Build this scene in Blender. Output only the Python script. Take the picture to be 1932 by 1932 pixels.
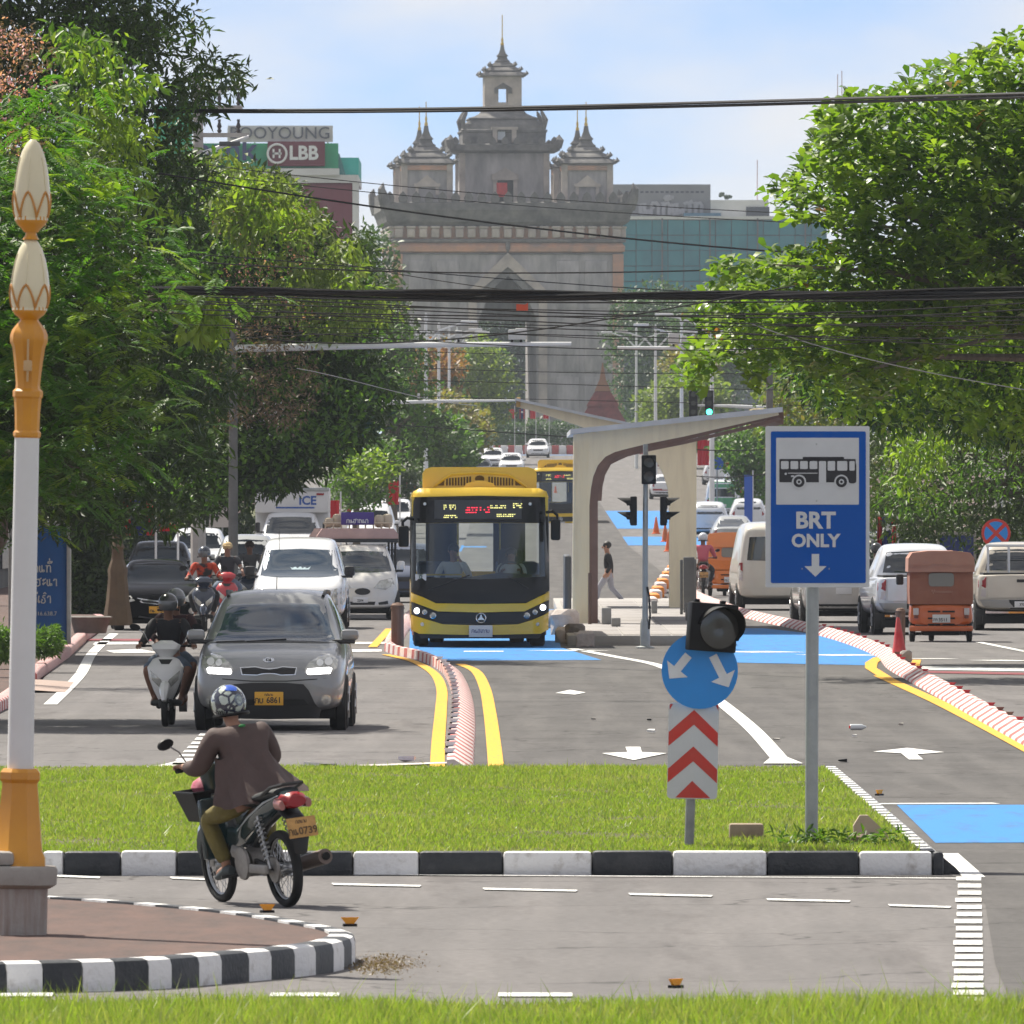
import bpy, bmesh, math, random
import numpy as np
from mathutils import Vector, Matrix
from mathutils.bvhtree import BVHTree
from mathutils.geometry import delaunay_2d_cdt

random.seed(7)
RNG = np.random.default_rng(11)
for o in list(bpy.data.objects):
    bpy.data.objects.remove(o)
SC = bpy.context.scene
COL = SC.collection
PI = math.pi

# ---------------------------------------------------------------- camera
# long telephoto from 2.8 m above the street; measurements of the place are kept in
# units of the viewfinder and turned into metres with the distance of each thing
F, HZ, CX, CH = 24000.0, 926.5, 966.0, 2.8
cam_d = bpy.data.cameras.new("camera")
cam = bpy.data.objects.new("camera", cam_d)
COL.objects.link(cam)
cam.location = (0, 0, CH)
cam.rotation_euler = (PI / 2, 0, 0)
cam_d.sensor_width = 36.0
cam_d.lens = 36.0 * F / 1932.0
cam_d.shift_y = -(966.0 - HZ) / 1932.0
cam_d.clip_start = 1.0
cam_d.clip_end = 20000.0
cam_d.dof.use_dof = True
cam_d.dof.focus_distance = 150.0
cam_d.dof.aperture_fstop = 30.0
SC.camera = cam

# ---------------------------------------------------------------- world, sun, exposure
SUN_EL, SUN_AZ = math.radians(54), math.radians(-38)   # ahead of the camera and to its left
world = bpy.data.worlds.new("World")
SC.world = world
world.use_nodes = True
wn, wl = world.node_tree.nodes, world.node_tree.links
wn.clear()
sky = wn.new("ShaderNodeTexSky")
sky.sky_type = 'NISHITA'
sky.sun_disc = False
sky.sun_elevation = SUN_EL
sky.sun_rotation = SUN_AZ
sky.air_density, sky.dust_density, sky.ozone_density = 0.5, 0.2, 8.0
sky.altitude = 2000.0
tc = wn.new("ShaderNodeTexCoord")
mp = wn.new("ShaderNodeMapping")
mp.inputs['Scale'].default_value = (1.0, 1.0, 2.6)
nz = wn.new("ShaderNodeTexNoise")
nz.inputs['Scale'].default_value = 17.0
nz.inputs['Detail'].default_value = 6.0
nz.inputs['Roughness'].default_value = 0.52
rp = wn.new("ShaderNodeValToRGB")
rp.color_ramp.elements[0].position = 0.30
rp.color_ramp.elements[0].color = (0.0, 0.0, 0.0, 1)
rp.color_ramp.elements[1].position = 0.60
rp.color_ramp.elements[1].color = (0.85, 0.85, 0.85, 1)
mxc = wn.new("ShaderNodeMix")
mxc.data_type = 'RGBA'
mxc.inputs['B'].default_value = (7.4, 7.1, 6.8, 1)
bgn = wn.new("ShaderNodeBackground")
bgn.inputs['Strength'].default_value = 0.076
won = wn.new("ShaderNodeOutputWorld")
wl.new(tc.outputs['Generated'], mp.inputs['Vector'])
wl.new(mp.outputs['Vector'], nz.inputs['Vector'])
wl.new(nz.outputs['Fac'], rp.inputs['Fac'])
wl.new(rp.outputs['Color'], mxc.inputs['Factor'])
wl.new(sky.outputs['Color'], mxc.inputs['A'])
wl.new(mxc.outputs['Result'], bgn.inputs['Color'])
wl.new(bgn.outputs['Background'], won.inputs['Surface'])

sun_d = bpy.data.lights.new("sun", 'SUN')
sun = bpy.data.objects.new("sun", sun_d)
COL.objects.link(sun)
sun_d.energy = 4.5
sun_d.angle = math.radians(0.5)
sun_d.color = (1.0, 0.94, 0.82)
sdir = Vector((math.cos(SUN_EL) * math.sin(SUN_AZ), math.cos(SUN_EL) * math.cos(SUN_AZ), math.sin(SUN_EL)))
sun.rotation_euler = sdir.to_track_quat('Z', 'Y').to_euler()
sun.location = (0, 0, 60)
vs = SC.view_settings
vs.view_transform = 'Standard'
vs.look = 'None'
vs.gamma = 1.0
vs.use_curve_mapping = False
vs.exposure = 0.74
SC.cycles.max_bounces = 4
SC.cycles.diffuse_bounces = 2
SC.cycles.glossy_bounces = 3
SC.cycles.adaptive_threshold = 0.025
SC.cycles.caustics_reflective = False
SC.cycles.caustics_refractive = False
SC.cycles.transparent_max_bounces = 8
SC.cycles.volume_bounces = 0

# ---------------------------------------------------------------- helpers
def lin(c):
    if isinstance(c, str):
        c = c.lstrip('#')
        c = [int(c[i:i + 2], 16) / 255 for i in (0, 2, 4)]
        return tuple(v / 12.92 if v <= 0.04045 else ((v + 0.055) / 1.055) ** 2.4 for v in c)
    return tuple(c[:3])

_TY = [-500, 330, 420, 578, 760, 1000, 1150, 9000]
_TZ = [0, 0, 0.22, 1.0, 2.7, 5.6, 6.2, 6.2]
def ter(Y):
    return float(np.interp(Y, _TY, _TZ))
def W(x, y, Y):
    return Vector(((x - CX) * Y / F, Y, CH - (y - HZ) * Y / F))
def GD(y, z=0.0):
    return (CH - z) * F / (y - HZ)
def G(x, y, z=0.0):
    Y = GD(y, z)
    return Vector(((x - CX) * Y / F, Y, z))
def XX(x, Y):
    return (x - CX) * Y / F

_mats = {}
def M(name, col=(.5, .5, .5), rough=.6, metal=0., var=.0, scale=4., bump=0., bscale=None, coat=0., emit=0.,
      col2=None, spec=.5, detail=5., stretch=None, thr=None):
    if name in _mats:
        return _mats[name]
    m = bpy.data.materials.new(name)
    m.use_nodes = True
    nt = m.node_tree
    b = nt.nodes['Principled BSDF']
    c = lin(col)
    b.inputs['Base Color'].default_value = (*c, 1)
    b.inputs['Roughness'].default_value = rough
    b.inputs['Metallic'].default_value = metal
    b.inputs['Specular IOR Level'].default_value = spec
    b.inputs['Coat Weight'].default_value = coat
    b.inputs['Coat Roughness'].default_value = 0.04
    if emit:
        b.inputs['Emission Color'].default_value = (*c, 1)
        b.inputs['Emission Strength'].default_value = emit
        m.cycles.emission_sampling = 'NONE'
    if var or col2 or bump:
        t = nt.nodes.new('ShaderNodeTexCoord')
        src = t.outputs['Object']
        if stretch:
            mpp = nt.nodes.new('ShaderNodeMapping')
            mpp.inputs['Scale'].default_value = stretch
            nt.links.new(src, mpp.inputs['Vector'])
            src = mpp.outputs['Vector']
        if var or col2:
            n = nt.nodes.new('ShaderNodeTexNoise')
            n.inputs['Scale'].default_value = scale
            n.inputs['Detail'].default_value = detail
            n.inputs['Roughness'].default_value = .62
            nt.links.new(src, n.inputs['Vector'])
            r = nt.nodes.new('ShaderNodeValToRGB')
            lo, hi = thr if thr else (.32, .68)
            r.color_ramp.elements[0].position = lo
            r.color_ramp.elements[1].position = hi
            if col2:
                d2 = lin(col2)
                r.color_ramp.elements[0].color = (*c, 1)
                r.color_ramp.elements[1].color = (*d2, 1)
            else:
                r.color_ramp.elements[0].color = (*[v * (1 - var) for v in c], 1)
                r.color_ramp.elements[1].color = (*[min(1, v * (1 + var)) for v in c], 1)
            nt.links.new(n.outputs['Fac'], r.inputs['Fac'])
            nt.links.new(r.outputs['Color'], b.inputs['Base Color'])
        if bump:
            n2 = nt.nodes.new('ShaderNodeTexNoise')
            n2.inputs['Scale'].default_value = bscale or scale * 4
            n2.inputs['Detail'].default_value = 4
            nt.links.new(t.outputs['Object'], n2.inputs['Vector'])
            bp = nt.nodes.new('ShaderNodeBump')
            bp.inputs['Strength'].default_value = bump
            bp.inputs['Distance'].default_value = .03
            nt.links.new(n2.outputs['Fac'], bp.inputs['Height'])
            nt.links.new(bp.outputs['Normal'], b.inputs['Normal'])
    _mats[name] = m
    return m

def paint(name, col, rough=.32, metal=0., dirt=True):
    return M('paint_' + name, col, rough=rough, metal=metal, coat=.8, var=.07 if dirt else 0, scale=1.3)

def leafmat(name, col, col2, trans=.45, scale=.8, gloss=.45):
    if name in _mats:
        return _mats[name]
    m = bpy.data.materials.new(name)
    m.use_nodes = True
    nt = m.node_tree
    b = nt.nodes['Principled BSDF']
    out = nt.nodes['Material Output']
    gi = nt.nodes.new('ShaderNodeNewGeometry')
    r = nt.nodes.new('ShaderNodeValToRGB')
    r.color_ramp.elements[0].color = (*lin(col), 1)
    r.color_ramp.elements[1].color = (*lin(col2), 1)
    nt.links.new(gi.outputs['Random Per Island'], r.inputs['Fac'])
    nt.links.new(r.outputs['Color'], b.inputs['Base Color'])
    b.inputs['Roughness'].default_value = gloss
    b.inputs['Specular IOR Level'].default_value = .35
    t = nt.nodes.new('ShaderNodeBsdfTranslucent')
    hs = nt.nodes.new('ShaderNodeMix')
    hs.data_type = 'RGBA'
    hs.blend_type = 'MULTIPLY'
    hs.inputs['Factor'].default_value = 1
    hs.inputs['B'].default_value = (1.9, 2.1, .75, 1)
    nt.links.new(r.outputs['Color'], hs.inputs['A'])
    nt.links.new(hs.outputs['Result'], t.inputs['Color'])
    mx = nt.nodes.new('ShaderNodeMixShader')
    mx.inputs['Fac'].default_value = trans
    nt.links.new(b.outputs['BSDF'], mx.inputs[1])
    nt.links.new(t.outputs['BSDF'], mx.inputs[2])
    nt.links.new(mx.outputs['Shader'], out.inputs['Surface'])
    _mats[name] = m
    return m

def glassmat(name, tint=(.35, .4, .4), fac=.6, rough=.03):
    if name in _mats:
        return _mats[name]
    m = bpy.data.materials.new(name)
    m.use_nodes = True
    nt = m.node_tree
    nt.nodes.remove(nt.nodes['Principled BSDF'])
    out = nt.nodes['Material Output']
    tr = nt.nodes.new('ShaderNodeBsdfTransparent')
    tr.inputs['Color'].default_value = (*tint, 1)
    gl = nt.nodes.new('ShaderNodeBsdfGlossy')
    gl.inputs['Roughness'].default_value = rough
    gl.inputs['Color'].default_value = (.9, .95, 1, 1)
    fr = nt.nodes.new('ShaderNodeFresnel')
    fr.inputs['IOR'].default_value = 1.5
    mx = nt.nodes.new('ShaderNodeMixShader')
    nt.links.new(fr.outputs['Fac'], mx.inputs['Fac'])
    nt.links.new(tr.outputs['BSDF'], mx.inputs[1])
    nt.links.new(gl.outputs['BSDF'], mx.inputs[2])
    nt.links.new(mx.outputs['Shader'], out.inputs['Surface'])
    _mats[name] = m
    return m

class MB:
    """collects shapes; out() links them as ONE mesh object"""
    def __init__(s):
        s.v, s.f = [], []
    def add(s, vs_, fs):
        o = len(s.v)
        s.v += [tuple(p) for p in vs_]
        s.f += [tuple(i + o for i in f) for f in fs]
        return s
    def box(s, x0, x1, y0, y1, z0, z1, bev=0.):
        if x0 > x1: x0, x1 = x1, x0
        if y0 > y1: y0, y1 = y1, y0
        if z0 > z1: z0, z1 = z1, z0
        if bev <= 0:
            v = [(x, y, z) for x in (x0, x1) for y in (y0, y1) for z in (z0, z1)]
            return s.add(v, [(0, 1, 3, 2), (4, 6, 7, 5), (0, 4, 5, 1), (2, 3, 7, 6), (0, 2, 6, 4), (1, 5, 7, 3)])
        bev = min(bev, (x1 - x0) * .49, (y1 - y0) * .49, (z1 - z0) * .49)
        bm = bmesh.new()
        bmesh.ops.create_cube(bm, size=1)
        for q in bm.verts:
            q.co = Vector(((x0 + x1) / 2 + q.co.x * (x1 - x0), (y0 + y1) / 2 + q.co.y * (y1 - y0), (z0 + z1) / 2 + q.co.z * (z1 - z0)))
        bmesh.ops.bevel(bm, geom=bm.edges[:], offset=bev, segments=2, profile=.5, affect='EDGES')
        s.addbm(bm)
        return s
    def addbm(s, bm):
        bm.verts.index_update()
        s.add([tuple(q.co) for q in bm.verts], [[q.index for q in f.verts] for f in bm.faces])
        bm.free()
        return s
    def tube(s, pts, r, n=8, cap=True, closed=False):
        pts = [Vector(p) for p in pts]
        k = len(pts)
        if not hasattr(r, '__len__'):
            r = [r] * k
        rings = []
        up = None
        for i, p in enumerate(pts):
            if closed:
                d = pts[(i + 1) % k] - pts[i - 1]
            else:
                d = pts[min(i + 1, k - 1)] - pts[max(i - 1, 0)]
            d.normalize()
            if up is None:
                up = Vector((0, 0, 1)) if abs(d.z) < .9 else Vector((1, 0, 0))
            a = d.cross(up)
            if a.length < 1e-6:
                a = d.cross(Vector((0, 1, 0)))
            a.normalize()
            b = a.cross(d).normalized()
            up = b
            rings.append([p + (a * math.cos(t) + b * math.sin(t)) * r[i] for t in [2 * PI * j / n for j in range(n)]])
        v = [q for g in rings for q in g]
        f = []
        m = k if closed else k - 1
        for i in range(m):
            i2 = (i + 1) % k
            for j in range(n):
                j2 = (j + 1) % n
                f.append((i * n + j, i * n + j2, i2 * n + j2, i2 * n + j))
        if cap and not closed:
            f.append(tuple(range(n - 1, -1, -1)))
            f.append(tuple(range((k - 1) * n, k * n)))
        return s.add(v, f)
    def lathe(s, prof, n=16, c=(0, 0, 0), axis='z', ang0=0., sq=False):
        v = []
        for (r, h) in prof:
            for j in range(n):
                t = 2 * PI * j / n + ang0
                a, b = r * math.cos(t), r * math.sin(t)
                if axis == 'z': q = (c[0] + a, c[1] + b, c[2] + h)
                elif axis == 'y': q = (c[0] + a, c[1] + h, c[2] + b)
                else: q = (c[0] + h, c[1] + a, c[2] + b)
                v.append(q)
        f = []
        for i in range(len(prof) - 1):
            for j in range(n):
                j2 = (j + 1) % n
                f.append((i * n + j, i * n + j2, (i + 1) * n + j2, (i + 1) * n + j))
        f.append(tuple(range(n - 1, -1, -1)))
        f.append(tuple(range((len(prof) - 1) * n, len(prof) * n)))
        return s.add(v, f)
    def prism(s, poly, h0, h1, axis='z'):
        """poly in the plane normal to axis, extruded h0..h1. axis y: poly is (x,z)"""
        n = len(poly)
        def mk(p, h):
            if axis == 'z': return (p[0], p[1], h)
            if axis == 'y': return (p[0], h, p[1])
            return (h, p[0], p[1])
        v = [mk(p, h0) for p in poly] + [mk(p, h1) for p in poly]
        f = [tuple(range(n - 1, -1, -1)), tuple(range(n, 2 * n))]
        for i in range(n):
            j = (i + 1) % n
            f.append((i, j, n + j, n + i))
        return s.add(v, f)
    def ball(s, c, r, nu=12, nv=8):
        if not hasattr(r, '__len__'):
            r = (r, r, r)
        v = [(c[0], c[1], c[2] + r[2])]
        for i in range(1, nv):
            t = PI * i / nv
            for j in range(nu):
                p = 2 * PI * j / nu
                v.append((c[0] + r[0] * math.sin(t) * math.cos(p), c[1] + r[1] * math.sin(t) * math.sin(p), c[2] + r[2] * math.cos(t)))
        v.append((c[0], c[1], c[2] - r[2]))
        f = []
        for j in range(nu):
            f.append((0, 1 + j, 1 + (j + 1) % nu))
        for i in range(nv - 2):
            for j in range(nu):
                a = 1 + i * nu
                f.append((a + j, a + nu + j, a + nu + (j + 1) % nu, a + (j + 1) % nu))
        a = 1 + (nv - 2) * nu
        for j in range(nu):
            f.append((a + j, len(v) - 1, a + (j + 1) % nu))
        return s.add(v, f)
    def xf(s, mat):
        s.v = [tuple(mat @ Vector(p)) for p in s.v]
        return s
    def mesh(s, name, mat, smooth=True, ang=40):
        me = bpy.data.meshes.new(name)
        me.from_pydata(s.v, [], s.f)
        me.update()
        bm = bmesh.new()
        bm.from_mesh(me)
        bmesh.ops.recalc_face_normals(bm, faces=bm.faces)
        bm.to_mesh(me)
        bm.free()
        if mat:
            for mm in (mat if isinstance(mat, (list, tuple)) else [mat]):
                me.materials.append(mm)
        if smooth:
            shade(me, ang)
        return me
    def out(s, name, mat, parent=None, loc=None, smooth=True, ang=40, **tags):
        return link(name, s.mesh(name, mat, smooth, ang), parent, loc, **tags)

def shade(me, ang=40):
    me.polygons.foreach_set('use_smooth', [True] * len(me.polygons))
    try:
        me.set_sharp_from_angle(angle=math.radians(ang))
    except Exception:
        pass

def link(name, me, parent=None, loc=None, rot=None, **tags):
    o = bpy.data.objects.new(name, me)
    COL.objects.link(o)
    if parent is not None:
        o.parent = parent
    if loc is not None:
        o.location = loc
    if rot is not None:
        o.rotation_euler = rot
    for k, v in tags.items():
        o[k] = v
    return o

def thing(name, label, cat, loc=(0, 0, 0), rz=0., group=None, rot=None):
    o = link(name, None, None, loc, rot if rot else (0, 0, rz), label=label, category=cat)
    if group:
        o['group'] = group
    return o

def tag(o, label, cat, group=None):
    o['label'] = label
    o['category'] = cat
    if group:
        o['group'] = group
    return o

def copy_tree(o, parent=None):
    c = o.copy()
    COL.objects.link(c)
    c.parent = parent
    for ch in list(o.children):
        copy_tree(ch, c)
    return c

def fillpoly(poly, step=.08, holes=()):
    def dens(pl):
        out = []
        n = len(pl)
        for i in range(n):
            a, b = Vector(pl[i]), Vector(pl[(i + 1) % n])
            k = max(1, int((b - a).length / step))
            out += [a.lerp(b, j / k) for j in range(k)]
        return out
    loops = [dens(poly)] + [dens(h) for h in holes]
    vs_, es = [], []
    for lp in loops:
        o = len(vs_)
        vs_ += lp
        es += [(o + i, o + (i + 1) % len(lp)) for i in range(len(lp))]
    nb = len(vs_)
    xs = [p[0] for p in poly]
    ys = [p[1] for p in poly]
    def inside(x, y, pl):
        c = False
        for i in range(len(pl)):
            x1, y1 = pl[i]
            x2, y2 = pl[i - 1]
            if (y1 > y) != (y2 > y) and x < (x2 - x1) * (y - y1) / (y2 - y1) + x1:
                c = not c
        return c
    x = min(xs) + step * .5
    while x < max(xs):
        y = min(ys) + step * .5
        while y < max(ys):
            if inside(x, y, poly) and not any(inside(x, y, h) for h in holes):
                vs_.append(Vector((x, y)))
            y += step
        x += step
    r = delaunay_2d_cdt(vs_, es, [], 1, 1e-5)
    pts, fs = [tuple(p) for p in r[0]], [tuple(f) for f in r[2]]
    if holes:
        fs = [f for f in fs if not any(inside(sum(pts[i][0] for i in f) / len(f), sum(pts[i][1] for i in f) / len(f), h) for h in holes)]
    return pts, fs

def decal(poly, proj, out_=.006, in_=.02, step=.08, holes=(), axis='y', sgn=-1):
    """a thin panel whose outline is given in front view (x,z) and that follows the surface y=proj(x,z)"""
    v2, fs = fillpoly(poly, step, holes)
    mb = MB()
    n = len(v2)
    base = [proj(a, b) for a, b in v2]
    def mk(p, d):
        return (p[0], d, p[1]) if axis == 'y' else (d, p[0], p[1])
    top = [mk(p, d + sgn * out_) for p, d in zip(v2, base)]
    bot = [mk(p, d - sgn * in_) for p, d in zip(v2, base)]
    f = list(fs) + [tuple(n + i for i in reversed(q)) for q in fs]
    cnt = {}
    for q in fs:
        for i in range(len(q)):
            e = (q[i], q[(i + 1) % len(q)])
            cnt[e] = 1
    for (a, b) in cnt:
        if (b, a) not in cnt:
            f.append((b, a, n + a, n + b))
    mb.add(top + bot, f)
    return mb

def caster(me, axis='y', sgn=1, start=-9., default=0.):
    bvh = BVHTree.FromPolygons([tuple(v.co) for v in me.vertices], [tuple(p.vertices) for p in me.polygons])
    def proj(a, b):
        if axis == 'y':
            h = bvh.ray_cast(Vector((a, start, b)), Vector((0, sgn, 0)))
            if h[0] is None:
                q = bvh.find_nearest(Vector((a, default, b)))
                return q[0].y
            return h[0].y
        h = bvh.ray_cast(Vector((start, a, b)), Vector((sgn, 0, 0)))
        if h[0] is None:
            q = bvh.find_nearest(Vector((default, a, b)))
            return q[0].x
        return h[0].x
    return proj

TMP = bpy.data.scenes.new('workshop')
def evalmesh(o, remove=True):
    COL.objects.unlink(o)
    TMP.collection.objects.link(o)
    with bpy.context.temp_override(scene=TMP, view_layer=TMP.view_layers[0]):
        dg = bpy.context.evaluated_depsgraph_get()
        dg.update()
    me = bpy.data.meshes.new_from_object(o.evaluated_get(dg))
    if remove:
        bpy.data.objects.remove(o)
    return me

def text_mesh(s, size, mat, ext=.004, align='CENTER', bold=0., sx=1., name='lettering'):
    cu = bpy.data.curves.new(name, 'FONT')
    cu.body = s
    cu.size = size
    cu.align_x = align
    cu.align_y = 'CENTER'
    cu.extrude = ext
    cu.offset = bold
    cu.resolution_u = 3
    o = bpy.data.objects.new(name, cu)
    COL.objects.link(o)
    me = evalmesh(o)
    bpy.data.curves.remove(cu)
    # text lies in XY: stand it up so that it reads from -Y
    me.transform(Matrix.Rotation(PI / 2, 4, 'X') @ Matrix.Diagonal((sx, 1, 1, 1)))
    me.materials.clear()
    me.materials.append(mat)
    me.name = name
    return me

LAO = {  # strokes of Lao letters, unit height
    'n': [[(.05, .85), (.05, .2), (.15, .05), (.3, .1), (.35, .3), (.35, .9)], [(.35, .3), (.5, .05), (.66, .12), (.62, .3), (.45, .3)]],
    't': [[(.02, .8), (.15, .9), (.18, .7), (.18, .0)], [(.18, .5), (.3, .85), (.5, .9), (.62, .7), (.62, .0)]],
    'ii': [[(-.55, 1.15), (-.45, 1.35), (-.2, 1.4), (.0, 1.2), (-.55, 1.15)], [(.0, 1.2), (.0, 1.45)]],
    'mk': [[(-.3, 1.5), (-.3, 1.78)]],
    's': [[(.1, .45), (.25, .4), (.2, .6), (.05, .5), (.05, .1), (.3, .0), (.55, .15), (.55, .7), (.35, .9), (.1, .8)], [(.5, .85), (.75, 1.05)]],
    'a': [[(.1, .75), (.2, .62), (.3, .75), (.2, .88), (.1, .75)], [(.1, .3), (.2, .17), (.3, .3), (.2, .43), (.1, .3)], [(.3, .8), (.5, .95)], [(.3, .35), (.5, .5)]],
    'aa': [[(.05, .65), (.15, .9), (.38, .88), (.42, .6), (.42, .0)]],
    'k': [[(.05, .0), (.05, .45), (.2, .5), (.05, .65), (.15, .88), (.45, .9), (.6, .7), (.6, .0)]],
    'e': [[(.2, .95), (.1, .2), (.2, .05), (.35, .15), (.25, .3), (.12, .22)]],
    'ch': [[(.1, .5), (.25, .4), (.12, .3), (.1, .05), (.4, .0), (.58, .2), (.5, .6), (.25, .75), (.3, .92), (.6, .98)]],
    'p': [[(.05, .9), (.05, .2), (.18, .0), (.3, .25), (.42, .0), (.58, .2), (.58, .9), (.45, .75)]],
    'm': [[(-.45, 1.15), (-.3, 1.35), (-.1, 1.15)]],
    ' ': [],
}
def lao_mesh(seq, h, mat, w=.09, name='lettering'):
    mb = MB()
    x = 0.
    for g in seq:
        for st in LAO[g]:
            mb.tube([((x + a) * h, 0, b * h) for a, b in st], w * h * .5, n=5)
        if g not in ('ii', 'mk', 'm'):
            x += {'a': .62, 'aa': .58, 'e': .42, ' ': .4}.get(g, .8)
    mid = x * h / 2
    mb.v = [(p[0] - mid, p[1] * .25, p[2]) for p in mb.v]
    return mb.mesh(name, mat, False)

def skin_mesh(verts, edges, radii, name, mat, sub=1, root=0):
    me = bpy.data.meshes.new(name)
    me.from_pydata([tuple(v) for v in verts], edges, [])
    me.update()
    o = bpy.data.objects.new(name, me)
    COL.objects.link(o)
    md = o.modifiers.new('skin', 'SKIN')
    md.use_smooth_shade = True
    md.branch_smoothing = .6
    if not me.skin_vertices:
        bpy.context.view_layer.objects.active = o
    lay = me.skin_vertices[0].data if me.skin_vertices else None
    if lay:
        for i, r in enumerate(radii):
            lay[i].radius = (r, r) if not hasattr(r, '__len__') else r
            lay[i].use_root = (i == root)
    if sub:
        s = o.modifiers.new('sub', 'SUBSURF')
        s.levels = s.render_levels = sub
    r = evalmesh(o)
    r.materials.clear()
    r.materials.append(mat)
    r.polygons.foreach_set('use_smooth', [True] * len(r.polygons))
    r.name = name
    return r

def subsurf(me, lv=1):
    o = bpy.data.objects.new('tmp', me)
    COL.objects.link(o)
    s = o.modifiers.new('sub', 'SUBSURF')
    s.levels = s.render_levels = lv
    r = evalmesh(o)
    r.polygons.foreach_set('use_smooth', [True] * len(r.polygons))
    return r

# ---------------------------------------------------------------- ground, roads, kerbs
def asphalt(name, c1, c2, pale):
    if name in _mats:
        return _mats[name]
    m = M(name, c1, rough=.93, col2=c2, scale=.35, bump=.25, bscale=60, spec=.25)
    nt = m.node_tree
    b = nt.nodes['Principled BSDF']
    old = b.inputs['Base Color'].links[0].from_socket
    t = nt.nodes.new('ShaderNodeTexCoord')
    mpp = nt.nodes.new('ShaderNodeMapping')
    mpp.inputs['Scale'].default_value = (2.2, .09, 1)
    n = nt.nodes.new('ShaderNodeTexNoise')
    n.inputs['Scale'].default_value = 1.0
    n.inputs['Detail'].default_value = 7
    r = nt.nodes.new('ShaderNodeValToRGB')
    r.color_ramp.elements[0].position = .45
    r.color_ramp.elements[1].position = .75
    r.color_ramp.elements[0].color = (0, 0, 0, 1)
    r.color_ramp.elements[1].color = (.8, .8, .8, 1)
    mx = nt.nodes.new('ShaderNodeMix')
    mx.data_type = 'RGBA'
    mx.inputs['B'].default_value = (*lin(pale), 1)
    nt.links.new(t.outputs['Object'], mpp.inputs['Vector'])
    nt.links.new(mpp.outputs['Vector'], n.inputs['Vector'])
    nt.links.new(n.outputs['Fac'], r.inputs['Fac'])
    nt.links.new(r.outputs['Color'], mx.inputs['Factor'])
    nt.links.new(old, mx.inputs['A'])
    # fine grit
    n3 = nt.nodes.new('ShaderNodeTexNoise')
    n3.inputs['Scale'].default_value = 14
    n3.inputs['Detail'].default_value = 3
    nt.links.new(t.outputs['Object'], n3.inputs['Vector'])
    r3 = nt.nodes.new('ShaderNodeValToRGB')
    r3.color_ramp.elements[0].position = .3
    r3.color_ramp.elements[0].color = (.8, .8, .8, 1)
    r3.color_ramp.elements[1].position = .7
    r3.color_ramp.elements[1].color = (1.12, 1.12, 1.12, 1)
    nt.links.new(n3.outputs['Fac'], r3.inputs['Fac'])
    m3 = nt.nodes.new('ShaderNodeMix')
    m3.data_type = 'RGBA'
    m3.blend_type = 'MULTIPLY'
    m3.inputs['Factor'].default_value = 1
    nt.links.new(mx.outputs['Result'], m3.inputs['A'])
    nt.links.new(r3.outputs['Color'], m3.inputs['B'])
    # oil and tyre stains, cracks
    mp4 = nt.nodes.new('ShaderNodeMapping')
    mp4.inputs['Scale'].default_value = (.9, .12, 1)
    n4 = nt.nodes.new('ShaderNodeTexNoise')
    n4.inputs['Scale'].default_value = 1.6
    n4.inputs['Detail'].default_value = 9
    n4.inputs['Roughness'].default_value = .7
    r4 = nt.nodes.new('ShaderNodeValToRGB')
    r4.color_ramp.elements[0].position = .36
    r4.color_ramp.elements[0].color = (.82, .81, .81, 1)
    r4.color_ramp.elements[1].position = .46
    r4.color_ramp.elements[1].color = (1, 1, 1, 1)
    vo = nt.nodes.new('ShaderNodeTexVoronoi')
    vo.feature = 'DISTANCE_TO_EDGE'
    vo.inputs['Scale'].default_value = .22
    n5 = nt.nodes.new('ShaderNodeTexNoise')
    n5.inputs['Scale'].default_value = 1.5
    va = nt.nodes.new('ShaderNodeVectorMath')
    nt.links.new(t.outputs['Object'], n5.inputs['Vector'])
    nt.links.new(t.outputs['Object'], va.inputs[0])
    nt.links.new(n5.outputs['Color'], va.inputs[1])
    nt.links.new(va.outputs['Vector'], vo.inputs['Vector'])
    r5 = nt.nodes.new('ShaderNodeValToRGB')
    r5.color_ramp.elements[0].position = .002
    r5.color_ramp.elements[0].color = (.45, .45, .45, 1)
    r5.color_ramp.elements[1].position = .007
    r5.color_ramp.elements[1].color = (1, 1, 1, 1)
    nt.links.new(vo.outputs['Distance'], r5.inputs['Fac'])
    nt.links.new(t.outputs['Object'], mp4.inputs['Vector'])
    nt.links.new(mp4.outputs['Vector'], n4.inputs['Vector'])
    nt.links.new(n4.outputs['Fac'], r4.inputs['Fac'])
    prev = m3.outputs['Result']
    for rr_ in (r4, r5):
        q = nt.nodes.new('ShaderNodeMix')
        q.data_type = 'RGBA'
        q.blend_type = 'MULTIPLY'
        q.inputs['Factor'].default_value = 1
        nt.links.new(prev, q.inputs['A'])
        nt.links.new(rr_.outputs['Color'], q.inputs['B'])
        prev = q.outputs['Result']
    nt.links.new(prev, b.inputs['Base Color'])
    return m

MA_ROAD = asphalt('asphalt_worn', (.145, .138, .137), (.172, .163, .162), (.208, .196, .193))
MA_DARK = asphalt('asphalt_new', (.090, .086, .085), (.118, .113, .111), (.15, .143, .139))
M_WHITE = M('marking_white', (.74, .74, .72), rough=.8, col2=(.30, .29, .285), scale=7, thr=(.52, .72), stretch=(3, .5, 1))
M_YEL = M('marking_yellow', (.76, .38, .015), rough=.75, col2=(.28, .20, .11), scale=6, thr=(.54, .74), stretch=(3, .5, 1))
M_BLUE = M('bus_lane_blue', (.008, .19, .52), rough=.75, col2=(.04, .11, .25), scale=2.2, thr=(.5, .8), stretch=(2, .25, 1))
M_MAROON = M('marking_maroon', (.20, .03, .04), rough=.8, var=.3, scale=3)
M_SOIL = M('soil', (.10, .105, .035), rough=.95, col2=(.07, .06, .03), scale=2, bump=.5)
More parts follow.
